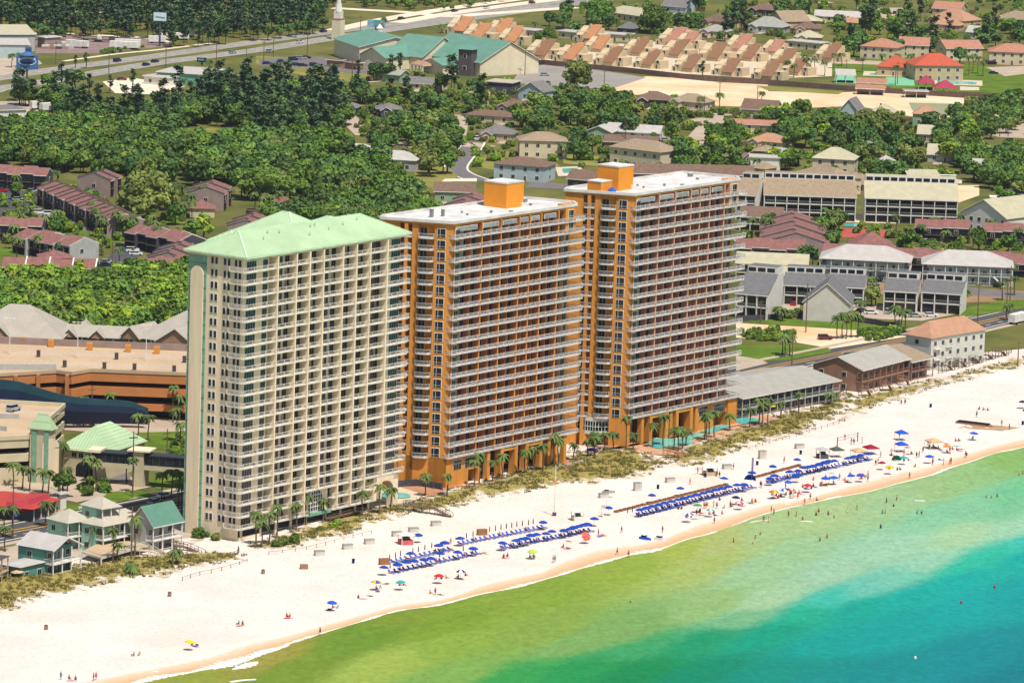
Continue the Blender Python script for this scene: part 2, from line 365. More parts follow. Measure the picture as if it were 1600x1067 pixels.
for i in range(NI):
    for j in range(NJ):
        t=(j/(NJ-1)); d=t*t*260*1.0
        p=sa[i]+off*d
        q=PX(p.x,p.y)
        wx=nz(p.x,p.y,.03)*10+nz(p.x,p.y,.25,3)*4; wy=nz(p.x,p.y,.03,7)*6+nz(p.x,p.y,.2,4)*3
        c=seacol(q[0]+wx,q[1]+wy)
        st=1+.05*nz((p.x*.577+p.y*.817)*.25,(p.x*.817-p.y*.577),.2,11)+.06*nz(p.x,p.y,.5,2)
        vv.append((p.x,p.y,.12 if j else .108)); cols.append([min(1,k*st/1.5) for k in c]+[1])
for i in range(NI-1):
    for j in range(NJ-1):
        a=i*NJ+j; ff.append((a,a+1,a+NJ+1,a+NJ))
me=D.meshes.new('sea'); me.from_pydata(vv,[],ff); me.update()
if me.polygons[0].normal.z<0: me.flip_normals()
ca=me.color_attributes.new('depth_colour','FLOAT_COLOR','POINT'); ca.data.foreach_set('color',[x for c in cols for x in c])
SEA=D.materials.new('sea_water'); SEA.use_nodes=True; n=SEA.node_tree; b=n.nodes['Principled BSDF']
at=n.nodes.new('ShaderNodeAttribute'); at.attribute_name='depth_colour'; tc=n.nodes.new('ShaderNodeTexCoord')
mp=n.nodes.new('ShaderNodeMapping'); mp.inputs['Rotation'].default_value=(0,0,R(-18)); mp.inputs['Scale'].default_value=(1.0,.62,1)
n.links.new(tc.outputs['Object'],mp.inputs[0])
n1=n.nodes.new('ShaderNodeTexNoise'); n1.inputs['Scale'].default_value=.55; n1.inputs['Detail'].default_value=4; n1.inputs['Roughness'].default_value=.72; n1.inputs['Distortion'].default_value=.6; n.links.new(mp.outputs[0],n1.inputs[0])
mr=n.nodes.new('ShaderNodeMapRange'); mr.inputs[1].default_value=.35; mr.inputs[2].default_value=.65; mr.inputs[3].default_value=.84; mr.inputs[4].default_value=1.13; n.links.new(n1.outputs[0],mr.inputs[0])
vm=n.nodes.new('ShaderNodeVectorMath'); vm.operation='SCALE'; n.links.new(at.outputs['Color'],vm.inputs[0]); n.links.new(mr.outputs[0],vm.inputs['Scale']); n.links.new(vm.outputs[0],b.inputs['Base Color'])
bp=n.nodes.new('ShaderNodeBump'); bp.inputs['Strength'].default_value=.8; bp.inputs['Distance'].default_value=.4; n.links.new(n1.outputs[0],bp.inputs['Height']); n.links.new(bp.outputs[0],b.inputs['Normal'])
b.inputs['Roughness'].default_value=.4; b.inputs['Specular IOR Level'].default_value=.04
me.materials.append(SEA); o=D.objects.new('sea',me); COL.objects.link(o); tag(o,kind='structure')
p0=sa[0]+off*240;p1=sa[-1]+off*240
SEAF=mat('deep_sea',(0,110,120),rgb2=(0,100,112),sc=.05,rough=.35)
sheet('open_sea',[tuple(p0-off*0),tuple(p1),tuple(p1+off*4000),tuple(p0+off*4000+Vector((-3000,-2500))),tuple(p0+Vector((-300,-400)))],SEAF,.02,world=True)
# foam lines
mb=MB(); rf=random.Random(3)
def foam(i0,i1,w,o=0):
    pts=shore[i0:i1]; n=len(pts)
    for i in range(n-1):
        w0=w*math.sin(math.pi*(i+.001)/n)*(.6+rf.random()*.8);w1=w*math.sin(math.pi*(i+1)/n)*(.6+.4*math.sin(i*1.7))
        a=pts[i]+off*o;b2=pts[i+1]+off*o
        mb.poly([(*(a-off*w0),.14),(*(a+off*w0*.5),.14),(*(b2+off*w1*.5),.14),(*(b2-off*w1),.14)],FOAM)
shore=curve(SH,12)
N=len(shore)
def idx(px): return min(range(N),key=lambda i:abs(PX(*shore[i])[0]-px))
for a0,a1,w,o in ((195,310,2.2,.2),(300,395,3.4,-.5),(345,385,2.6,3.2),(380,450,2.2,.8),(430,520,.9,0),(600,640,1,0),(640,745,1,0),(780,850,1.3,0),(860,905,1.0,0),(900,985,1.2,0),(975,1045,2.0,0),(1105,1120,.8,0),(1290,1315,1.2,-.4),(1440,1500,1.0,0),(1555,1600,.8,0),(560,604,1,0)):
    foam(idx(a0),idx(a1)+1,w,o)
for i in range(idx(205),idx(1640)-3,3):
    w_=max(0,.32+.5*nz(i*.07,2,1)+.25*nz(i*.6,5,1))
    if w_>.12:
        for k in range(i,i+3): mb.poly([(*(shore[k]-off*w_),.141),(*(shore[k]+off*w_*.3),.141),(*(shore[k+1]+off*w_*.3),.141),(*(shore[k+1]-off*w_),.141)],FOAM)
for x0,y0,x1,y1,w in ((360,1066,400,1062,1.2),(1172,817,1200,813,.5),(1255,815,1270,816,.6)):
    ribbon(mb,curve([(x0,y0),((x0+x1)/2,(y0+y1)/2-1),(x1,y1)],3),w,.15,FOAM)
tag(mb.ob('sea_foam'),kind='stuff',label='white foam of small waves breaking along the sand',cat='foam')
RNDD=random.Random(11)
def inpoly(p,P):
    c=False;n=len(P)
    for i in range(n):
        a=P[i];b=P[(i+1)%n]
        if (a[1]>p[1])!=(b[1]>p[1]) and p[0]<(b[0]-a[0])*(p[1]-a[1])/(b[1]-a[1])+a[0]: c=not c
    return c
def scatter(pxs,n,rnd,z=0):
    P=[tuple(G(x,y,z)) for x,y in pxs]; xs=[p[0] for p in P];ys=[p[1] for p in P];out=[];t=0
    while len(out)<n and t<n*60:
        t+=1;p=(rnd.uniform(min(xs),max(xs)),rnd.uniform(min(ys),max(ys)))
        if inpoly(p,P): out.append(p)
    return out
# ---- roads ----
mb=MB()
H1=curve([(-160,148),(-30,127),(0,122),(92,108),(200,94),(300,80),(400,66),(512,51),(575,43),(675,30),(800,13),(900,0),(1000,-14)],3)
H2=curve([(-160,168),(-30,146),(0,138),(60,130),(130,118),(250,98),(400,79),(512,61),(600,48),(662,39),(800,20),(932,1),(1050,-14)],3)
for Hc in (H1,H2):
    ribbon(mb,Hc,11.5,.03,HWY); ribbon(mb,Hc,.35,.045,LINE,dash=9)
    for s in (-5.2,5.2): ribbon(mb,Hc,.25,.045,LINE,off=s)
tag(mb.ob('highway'),kind='structure')
mb=MB()
BR=curve([(-160,866),(-40,842),(37,827),(120,811),(285,779),(450,746),(700,694),(900,643),(1160,583),(1312,552),(1450,523),(1600,489),(1760,455),(2200,350)],4)
ribbon(mb,BR,15,.03,ASPH2)
ribbon(mb,BR,.5,.045,YLINE,off=-.9);ribbon(mb,BR,.5,.045,YLINE,off=1.2);ribbon(mb,BR,.5,.045,LINE,off=-6.6);ribbon(mb,BR,.5,.045,LINE,off=6.6);ribbon(mb,BR,.3,.046,LINE,off=-3.8,dash=9)
tag(mb.ob('beach_road'),kind='structure')
mb=MB()
ribbon(mb,BR,2.2,.12,CONCR,off=9.5,h=.12);ribbon(mb,BR,2.2,.12,CONCR,off=-9.5,h=.12)
tag(mb.ob('pavement'),kind='structure')
def road(pxs,w,m=CONCR,z=.035,name='road',line=None,curb=False):
    ZC[0]+=1; z+=ZC[0]*.0015
    mb=MB(); c=curve(pxs,5); ribbon(mb,c,w,z,m)
    if line: ribbon(mb,c,.35,z+.012,line)
    if curb:
        ribbon(mb,c,.8,z+.012,LINE,off=w/2); ribbon(mb,c,.8,z+.012,LINE,off=-w/2)
    return tag(mb.ob(name),kind='structure')
def lot(pxs,m,z=.02,name='parking_ground',stalls=None):
    o=sheet(name,pxs,m,z)
    for st in stalls or ():
        (a,b,n,ln)=st; a=G(*a);b=G(*b); d=(b-a); nr=Vector((-d.y,d.x)).normalized()*ln; mb=MB()
        for i in range(n+1):
            p=a+d*i/n; q=p+nr; s=d.normalized()*.09
            mb.poly([(*(p-s),z+.014),(*(p+s),z+.014),(*(q+s),z+.014),(*(q-s),z+.014)],LINE)
        tag(mb.ob('parking_marking'),kind='structure')
    return o
ribm=[([(740,222),(735,232),(722,246),(712,262),(722,272),(752,283)],9,ASPH),([(722,226),(740,227),(760,226)],14,CONCR),([(627,229),(660,226)],20,CONCR),([(540,182),(555,195),(572,212)],9,CONCR),
 ([(1085,228),(1098,212),(1112,196),(1128,178)],11,CONCR),([(1020,212),(1060,224),(1098,226)],7,CONCR),([(1065,196),(1100,186),(1160,187)],6,CONCR),([(1385,14),(1398,26),(1402,44)],14,CONCR),([(1340,14),(1380,14),(1420,14)],9,CONCR),
 ([(720,180),(718,195),(715,212)],7,CONCR),([(1180,8),(1240,6),(1300,4)],6,CONCR),([(1545,118),(1580,112),(1650,108)],12,CONCR),([(1190,278),(1200,262),(1212,248)],8,CONCR)]
for q,w,m in ribm: road(q,w,m,curb=(m is ASPH))
for q in ([(520,13),(570,16),(640,20),(700,26),(760,22),(900,12)],[(520,48),(575,36),(620,27),(700,14),(790,2),(900,-14)],[(620,36),(700,22),(800,8),(900,-4)]):
    road(q,9,SANDM,z=.02,name='sand_track')
road([(90,17),(200,21),(300,26),(420,33)],6,SANDM,z=.02,name='sand_track')
road([(40,52),(120,54),(230,60),(262,68)],6,SANDM,z=.02,name='sand_track')
road([(100,96),(180,85),(250,78),(330,68)],3,SANDM,z=.02,name='sand_track')
lot([(55,55),(250,62),(270,72),(150,84),(55,84)],mat('gravel_yard',(140,118,112),sc=.2),name='gravel_yard')
lot([(-60,85),(50,84),(66,100),(10,118),(-60,126)],CONCR)
lot([(-60,160),(-60,188),(60,178),(90,170),(40,158)],CONCR)
lot([(160,128),(205,122),(290,135),(240,148),(180,146)],SANDM,name='sandy_yard')
lot([(400,100),(400,88),(500,92),(560,106),(620,118),(560,130),(470,118)],LAWN2,name='lawn')
lot([(405,93),(500,89),(560,100),(600,112),(560,116),(470,106),(405,104)],ASPH,.04)
lot([(815,108),(800,128),(860,140),(960,138),(1010,122),(900,104),(860,100)],HWY,.03,stalls=[((835,105),(985,121),26,6),((830,112),(960,129),24,6),((830,119),(940,136),20,6)])
lot([(950,136),(985,124),(1010,120),(1100,124),(1200,128),(1200,143),(1290,146),(1340,144),(1400,147),(1500,152),(1560,160),(1575,180),(1560,192),(1530,198),(1500,190),(1420,182),(1340,166),(1240,170),(1120,166),(1010,150),(960,146)],SAND2,.02,'sandy_lot')
lot([(1180,134),(1320,143),(1310,148),(1200,142)],LAWN2,.03,'lawn')
lot([(1420,161),(1535,164),(1541,182),(1440,182),(1425,172)],mat('pond_water',(150,150,100),sc=.05,var=.03,rough=.3),.05,'pond')
lot([(1545,193),(1600,190),(1640,218),(1560,215),(1530,206)],CONCR,.03)
lot([(640,252),(700,262),(716,275),(690,300),(655,290)],LAWN2,.01,'lawn')
lot([(765,235),(800,238),(830,246),(870,255),(880,268),(800,268),(740,262)],LAWN2,.012,'lawn')
lot([(695,280),(745,279),(745,284),(690,284)],SANDM,.03,'sandy_yard')
lot([(880,240),(960,246),(960,262),(880,256)],LAWN2,.012,'lawn')
lot([(830,284),(890,288),(880,296),(820,294)],ASPH,.03)
lot([(868,262),(908,260),(912,274),(872,276)],CONC,.03,'pool_deck')
lot([(878,264),(902,263),(904,269),(880,271)],POOLW,.05,'swimming_pool')
lot([(280,205),(330,200),(390,208),(385,222),(330,222)],LAWN2,.01,'lawn')
# townhouse estate
lot([(-60,302),(20,296),(60,303),(60,325),(40,338),(-60,335)],ASPH2,.03)
lot([(60,325),(90,340),(140,352),(150,362),(120,360),(60,346)],ASPH,.03)
lot([(-20,385),(30,388),(40,398),(-20,402)],LAWN,.02,'lawn')
lot([(155,362),(185,362),(190,380),(150,378)],LAWN,.02,'lawn')
lot([(180,384),(222,388),(205,425),(170,437),(160,420)],ASPH2,.03)
lot([(70,350),(135,352),(135,368),(80,366)],LAWN,.018,'lawn')
lot([(255,330),(280,332),(280,350),(250,352)],LAWN,.02,'lawn')
# below the towers, left
lot([(110,652),(215,650),(290,655),(290,680),(150,676),(100,672)],CONCR,.025,'driveway')
lot([(215,676),(290,674),(290,705),(215,700)],LAWN,.03,'lawn')
lot([(95,752),(110,730),(180,735),(240,760),(120,785),(95,780)],CONCR,.025,'driveway')
lot([(-60,752),(90,752),(90,780),(-20,800),(-60,800)],CONCR,.02,'driveway')
lot([(150,740),(200,735),(205,752),(160,758)],ASPH,.04,'driveway')
lot([(228,748),(290,744),(290,764),(245,764)],LAWN,.035,'lawn')
for q in ([(158,779),(172,768),(200,769),(210,778),(190,784),(165,784)],[(195,768),(215,766),(240,773),(222,778),(205,777)],[(98,792),(120,788),(124,797),(100,800)]): lot(q,LAWN,.05,'lawn')
lot([(-60,868),(40,850),(150,828),(290,800),(330,840),(300,850),(60,885),(-60,900)],CONCR,.015,'driveway')
# right, by the road
lot([(1150,505),(1200,508),(1345,516),(1420,526),(1300,545),(1240,535),(1150,528)],SAND2,.02,'sandy_lot')
lot([(1150,495),(1260,500),(1400,510),(1410,519),(1330,516),(1180,506)],LAWN,.03,'lawn')
lot([(1150,540),(1220,540),(1290,543),(1300,550),(1240,562),(1190,566),(1150,562)],LAWN,.03,'lawn')
lot([(1150,556),(1188,562),(1200,568),(1150,580)],CONCR,.035,'driveway')
lot([(1330,478),(1500,478),(1520,486),(1440,502),(1330,497)],CONCR,.025,stalls=[((1340,486),(1500,484),16,5)])
lot([(1200,468),(1250,472),(1250,486),(1205,484)],CONCR,.025)
lot([(1340,440),(1600,455),(1640,470),(1500,474),(1340,456)],mat('tan_ground',(150,118,80),sc=.1),.012,'verge')
lot([(1500,448),(1640,462),(1640,470),(1500,460)],ASPH,.02,'driveway')
lot([(1490,486),(1560,470),(1640,468),(1600,482),(1500,497)],LAWN,.03,'lawn')
lot([(1320,335),(1400,338),(1400,350),(1320,348)],CONC,.02,'pool_deck')
lot([(1319,350),(1346,350),(1346,355),(1319,354)],POOLW,.04,'swimming_pool')
lot([(1316,357),(1397,360),(1400,372),(1316,372)],mat('red_court',(178,84,74),sc=.2),.03,'tennis_court')
lot([(1290,345),(1315,346),(1315,372),(1288,370)],LAWN,.02,'lawn')
lot([(1185,300),(1195,270),(1205,270),(1196,305)],SAND2,.02,'sand_track')
lot([(1496,290),(1530,290),(1530,306),(1496,318)],SAND2,.02,'sand_track')
lot([(1560,296),(1640,296),(1640,330),(1560,330)],ASPH,.02)
# resort ground top right
lot([(1300,82),(1340,86),(1480,96),(1600,112),(1640,150),(1400,140),(1300,118)],LAWN,.02,'lawn')
lot([(1540,106),(1600,104),(1640,112),(1570,120)],CONCR,.03,'driveway')
lot([(1230,90),(1330,94),(1440,100),(1440,104),(1230,98)],CONCR,.03,'driveway')
COURT=mat('green_court',(120,180,140),sc=.3,var=.05)
for q in ([(1305,118),(1337,118),(1338,132),(1303,131)],[(1384,121),(1428,123),(1429,135),(1386,134)]): lot(q,COURT,.05,'tennis_court',stalls=[(q[0],q[1],2,16)])
lot([(1350,112),(1416,114),(1418,121),(1348,119)],CONC,.03,'pool_deck');lot([(1460,124),(1535,127),(1535,135),(1460,133)],CONC,.03,'pool_deck')
lot([(1360,115),(1408,116),(1408,119),(1358,118)],POOLW,.05,'swimming_pool');lot([(1464,126),(1526,129),(1526,133),(1464,131)],POOLW,.05,'swimming_pool')
lot([(1500,136),(1530,137),(1530,142),(1500,142)],CONC,.03,'pool_deck')
lot([(830,78),(1020,66),(1250,88),(1300,96),(1300,120),(1200,124),(1000,112),(840,96)],CONC,.012,'estate_ground')
# ================= the three tower blocks =================
def rail(mb,pts,z,h,m,sp=.45,w=.05,top=.09,post=None):
    w*=.75; top*=.8
    for a,b in zip(pts,pts[1:]):
        a=Vector(a);b=Vector(b);n=max(1,round((b-a).length/sp))
        mb.bar((*a,z+h),(*b,z+h),top,m,h=.08); mb.bar((*a,z+.12),(*b,z+.12),.05,m,h=.06)
        for i in range(n+1):
            p=a.lerp(b,i/n); k=w if not(post and i%post==0) else .12
            mb.bar((*p,z+.05),(*p,z+h),k,m)
    return mb
def arc(cx,cy,r,a0,a1,n=6): return [(cx+r*math.cos(R(a0+(a1-a0)*i/n)),cy+r*math.sin(R(a0+(a1-a0)*i/n))) for i in range(n+1)]
def window(w,h,panes,fm,deep=.12,sill=True):
    "framed window lying in the plane y=0, outside towards -y, origin bottom centre"
    mb=MB(); mb.box(-w/2,w/2,-deep,.05,0,h,fm)
    g=MB(); n=panes;ww=(w-.1*(n+1))/n
    for i in range(n):
        x=-w/2+.1+i*(ww+.1); g.box(x,x+ww,-deep-.03,-deep+.02,.1,h-.1,GLASS)
    if sill: mb.box(-w/2-.1,w/2+.1,-deep-.12,0,-.1,0,fm)
    return mb,g
def put(name,mb,me2,parent,loc,rz,n2='pane'):
    pass
class Rep:
    "repeats one part (with a sub-part) up to 100 times as its own object, the rest as one stuff part"
    def __init__(s,name,mb,sub=None,subname='pane',cap=100):
        s.name=name;s.mb=mb;s.sub=sub;s.subname=subname;s.cap=cap;s.L=[]
    def at(s,x,y,z,rz=0): s.L.append((x,y,z,rz))
    def flush(s,parent):
        me=s.mb.mesh(s.name); me2=s.sub.mesh(s.subname) if s.sub else None
        for x,y,z,rz in s.L[:s.cap]:
            o=part(s.name,me,parent,(x,y,z),rz)
            if me2: part(s.subname,me2,o)
        rest=s.L[s.cap:]
        if rest:
            M_=MB()
            for src in (s.mb,s.sub):
                if not src: continue
                for x,y,z,rz in rest:
                    k=len(M_.v);c,sn=math.cos(rz),math.sin(rz)
                    M_.v+=[(x+a*c-b*sn,y+a*sn+b*c,z+q) for a,b,q in src.v]
                    M_.f+=[tuple(k+i for i in f) for f in src.f]; M_.m+=[M_.mi(src.mats[i]) for i in src.m]
            part(s.name+'_row',M_,parent,kind='stuff')

CURT=mat('pale_curtain',(170,160,140),sc=2,var=.2)
FURN=[mat('towel_%d'%i,c) for i,c in enumerate(((200,60,60),(60,110,190),(230,220,200),(80,70,60),(70,150,150)))]
def balcony_bits(T,L,zs,y,rnd,n):
    for i in range(n):
        m=MB(); c=rnd.choice(FURN); m.box(-.3,.3,-.3,.3,.35,.42,c); m.box(-.3,.3,.25,.32,.42,.95,c); 
        for a in (-.25,.25): m.box(a-.03,a+.03,-.25,.25,0,.35,WL_D)
        part('balcony_chair',m,T,(rnd.uniform(3,L-8),y,rnd.choice(zs)),rnd.uniform(-.6,.6))
WL_D=mat('dark_frame',(60,56,54))
# ---------- cream tower ----------
T1=thing('apartment_tower','tall cream tower block with a pale green hipped roof, nearest the camera','apartment tower',(-64.0,1220.6),R(54.635))
landmark('cream tower with green roof',(-40,1248))
mb=MB(); W=CREAM
mb.box(-.3,52.6,2.1,18,0,69.6,W); mb.box(52.6,62.5,2.1,18,9.1,69.6,W); mb.box(52.6,54,13,18,0,9.1,W); mb.box(60.6,62.5,13,18,0,9.1,W)
mb.box(-.32,9.4,1.2,2.12,0,69.6,W); mb.box(57.5,62.52,1.2,2.12,9.3,69.6,W)
piers=[11.2,18.6,23.9,29.4,37.2,42.7,48.3,55.4]
for i,x in enumerate(piers):
    zlo=9.2 if i in (3,) else 3.2
    mb.box(x-.2,x+.2,-.42,2.1,zlo,69.1,W)
mb.box(9.0,62.5,-.1,2.1,69.0,69.6,W)      # lintel band under the eaves
for x in (.5,8,14,20,26,34,40,46,51.5): mb.box(x-.35,x+.35,.6,1.3,0,3.2,W)
mb.box(-.3,8.5,.6,1.4,0,1.1,W)
part('wall',mb,T1)
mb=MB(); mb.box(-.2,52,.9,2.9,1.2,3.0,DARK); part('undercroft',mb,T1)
# arched green panel on the end wall
mb=MB(); mb.box(-.48,-.3,12.6,18.15,0,68.8,TEALP)
for k in range(23): mb.box(-.53,-.46,12.55,18.2,3*k+.9,3*k+1.1,mat('dark_seafoam',(96,140,116)))
part('green_panel',mb,T1)
mb=MB(); pts=[(13.4,0),(17.3,0)]+[(15.35+1.95*math.cos(R(a)),64+2.3*math.sin(R(a))) for a in range(0,181,15)]
k=[(-.75,y,z) for y,z in pts]; mb.poly(k[::-1],W)
for i in range(len(pts)):
    a=pts[i];b=pts[(i+1)%len(pts)]; mb.poly([(-.75,*a),(-.75,*b),(-.4,*b),(-.4,*a)],W)
part('arched_infill',mb,T1)
# roof
mb=MB()
def hip(mb,x0,x1,y0,y1,z,r,m1,m2,inset=None,cap=WHITE,capw=.28):
    d=(y1-y0)/2 if (y1-y0)<=(x1-x0) else (x1-x0)/2
    ins=inset if inset is not None else d
    if (y1-y0)<=(x1-x0):
        a=(x0+ins,(y0+y1)/2,z+r);b=(x1-ins,(y0+y1)/2,z+r)
        mb.poly([(x0,y0,z),(x1,y0,z),b,a],m1).poly([(x1,y1,z),(x0,y1,z),a,b],m1).poly([(x1,y0,z),(x1,y1,z),b],m2).poly([(x0,y1,z),(x0,y0,z),a],m2)
        C4=((x0,y0,a),(x0,y1,a),(x1,y0,b),(x1,y1,b))
    else:
        a=((x0+x1)/2,y0+ins,z+r);b=((x0+x1)/2,y1-ins,z+r)
        mb.poly([(x0,y0,z),(x1,y0,z),a],m1).poly([(x1,y1,z),(x0,y1,z),b],m1).poly([(x1,y0,z),(x1,y1,z),b,a],m2).poly([(x0,y1,z),(x0,y0,z),a,b],m2)
        C4=((x0,y0,a),(x1,y0,a),(x0,y1,b),(x1,y1,b))
    mb.poly([(x0,y1,z-.02),(x1,y1,z-.02),(x1,y0,z-.02),(x0,y0,z-.02)],cap or m1)
    if cap:
        for x,y,q in C4: mb.bar((x,y,z+.05),(q[0],q[1],q[2]+.05),capw,cap,h=.12)
        if a!=b: mb.bar(a,b,capw,cap,h=.14)
    return mb
RIDGE=mat('pale_green_cap',(196,228,186),sc=1)
hip(mb,-1.4,65.0,-.6,19.2,69.95,4.6,ROOFG,ROOFG2,inset=9,cap=RIDGE,capw=.35)
mb.box(-1.4,65,-.6,19.2,69.55,69.93,RIDGE)
part('roof',mb,T1)
for (x0,x1,y0,y1,r) in ((13,22,15,24,2.6),(32,50,11,31,5.0),(53,63,15,26,2.4)):
    mb=MB(); mb.box(x0+1,x1-1,18.02,y1-1,0,69.6,W); o=part('rear_wing',mb,T1)
    mb=MB(); hip(mb,x0,x1,y0,y1,70.2,r,ROOFG,ROOFG2,cap=RIDGE,capw=.3); part('roof',mb,o)
# roof vents
for x,y in ((12,5),(20,6.5),(29,4),(33,7),(35,7.2),(38,5),(45,6),(52,7),(16,7)):
    mb=MB(); mb.cone(0,0,0,.22,.7,.22,RIDGE,6); part('roof_vent',mb,T1,(x,y,70.2+ (y+.6)*.46))
# balconies: slab + railing per floor
def t1bal(kind):
    out=arc(-.55,.75,1.05,180,270,4)
    if kind=='full': edge=[(-1.6,4.6)]+out+[(64.6,-.3),(64.6,3.4)]
    elif kind=='low': edge=[(-1.6,4.6)]+out+[(52.2,-.3)]
    elif kind=='lowL': edge=[(-1.6,4.6)]+out+[(25.8,-.3)]
    else: edge=[(35.2,-.3),(52.2,-.3)]
    s=MB(); inner=[(edge[-1][0],2.2)]+([] if edge[0][0]>0 else [(-.1,2.2),(-.1,4.6)])
    if edge[0][0]>0: inner=[(edge[-1][0],2.2),(edge[0][0],2.2)]
    if kind=='full': inner=[(62.3,3.4),(62.3,2.2),(-.1,2.2),(-.1,4.6)]
    s.prism(edge+inner,-.2,0,RAILC)
    r=MB(); rail(r,edge,0,1.08,RAILC,.42,.05,.09,post=6)
    return s.mesh('balcony'),r.mesh('railing')
cache={}
for k in range(-2,20):
    kinds=['full'] if k>=0 else (['lowL','lowR'])
    for kd in kinds:
        if kd not in cache: cache[kd]=t1bal(kd)
        o=part('balcony',cache[kd][0],T1,(0,0,9.25+3*k)); part('railing',cache[kd][1],o)
# end wall windows
fr,g=window(.95,1.75,1,WHITE,sill=False)
wb=MB();wb2=MB()
for sx in (-.62,.62):
    wb.box(sx-.52,sx+.52,-.10,.02,0,1.8,WHITE); wb2.box(sx-.36,sx+.36,-.13,-.06,.1,1.7,GLASS)
rw=Rep('window',wb,wb2)
for k in range(-2,20):
    for v in (2.9,6.3,10.2): rw.at(-.3,v,9.25+3*k+.95,R(-90))
rw.flush(T1)
# glazed balcony doors
db=MB();db2=MB(); db.box(-.98,.98,-.08,.02,0,2.35,WHITE)
for i in range(2): db2.box(-.9+i*.94,-.04+i*.94,-.12,-.03,.08,2.2,GLASS)
rd=Rep('balcony_door',db,db2)
d4=MB();d42=MB(); d4.box(-1.9,1.9,-.08,.02,0,2.4,WHITE)
for i in range(4): d42.box(-1.82+i*.93,-1.0+i*.93,-.12,-.03,.08,2.3,GLASS)
r4=Rep('corner_glazing',d4,d42,cap=60)
rn=random.Random(5)
dc2=MB()
for i in range(2): dc2.box(-.9+i*.94,-.04+i*.94,-.12,-.03,.08,2.2,(GLASS if i else CURT))
rdc=Rep('balcony_door',db,dc2,cap=40)
for k in range(19,-3,-1):
    z=9.25+3*k
    r4.at(2.6,1.2,z)
    rd.at(8.0,1.2,z)
    if k>=0: r4.at(60.6,1.2,z)
    for x in (14.9,17.7,22.6,28.2,33.4,36.3,41.6,47.2,52.4,54.3):
        if k<0 and (26<x<35.5 or x>51.5): continue
        (rdc if rn.random()<.3 else rd).at(x,2.1,z)
rd.cap=60; rdc.flush(T1); balcony_bits(T1,62,[9.25+3*k for k in range(20)],1.0,rn,60); rd.flush(T1); r4.flush(T1)
# great arched window low on the front
mb=MB(); pts=[(27.4,3.6),(33.0,3.6)]+[(30.2+2.8*math.cos(R(a)),6.9+2.1*math.sin(R(a))) for a in range(0,181,20)]
mb.poly([(x,1.2,z) for x,z in pts],GLASS)
mb.box(26,27.4,1.1,2.2,3.2,9.2,W);mb.box(33,35,1.1,2.2,3.2,9.2,W);mb.box(27.4,33,1.25,2.2,3.2,9.2,W)
for x in (28.3,29.3,30.2,31.1,32.1): mb.box(x-.08,x+.08,1.0,1.16,3.6,8.6,WHITE)
for z in (4.6,5.6,6.6,7.6): mb.box(27.5,32.9,1.02,1.14,z-.08,z+.08,WHITE)
for i in range(2,len(pts)-1):
    a,b=pts[i],pts[i+1]; mb.bar((a[0],1.05,a[1]),(b[0],1.05,b[1]),.3,WHITE)
part('arched_window',mb,T1)
mb=MB(); mb.box(25.5,35.5,.0,2.6,2.6,3.3,TEALP); part('entrance_canopy',mb,T1)
# pool portico at the right end: arch on a pier
mb=MB(); mb.box(60.6,62.6,-.2,1.8,0,9,W); mb.box(52.4,53.6,-.2,1.3,3,9,W); mb.box(52.4,62.6,-.2,1.3,7.6,9,W)
for i in range(8):
    a0=R(180-i*22.5);a1=R(180-(i+1)*22.5)
    p=(57.1+3.5*math.cos(a0),5.4+2.3*math.sin(a0));q=(57.1+3.5*math.cos(a1),5.4+2.3*math.sin(a1))
    mb.poly([(p[0],-.22,p[1]),(q[0],-.22,q[1]),(q[0],-.22,7.7),(p[0],-.22,7.7)],W); mb.poly([(p[0],-.2,p[1]),(q[0],-.2,q[1]),(q[0],1.3,q[1]),(p[0],1.3,p[1])],W)
part('pool_portico',mb,T1)
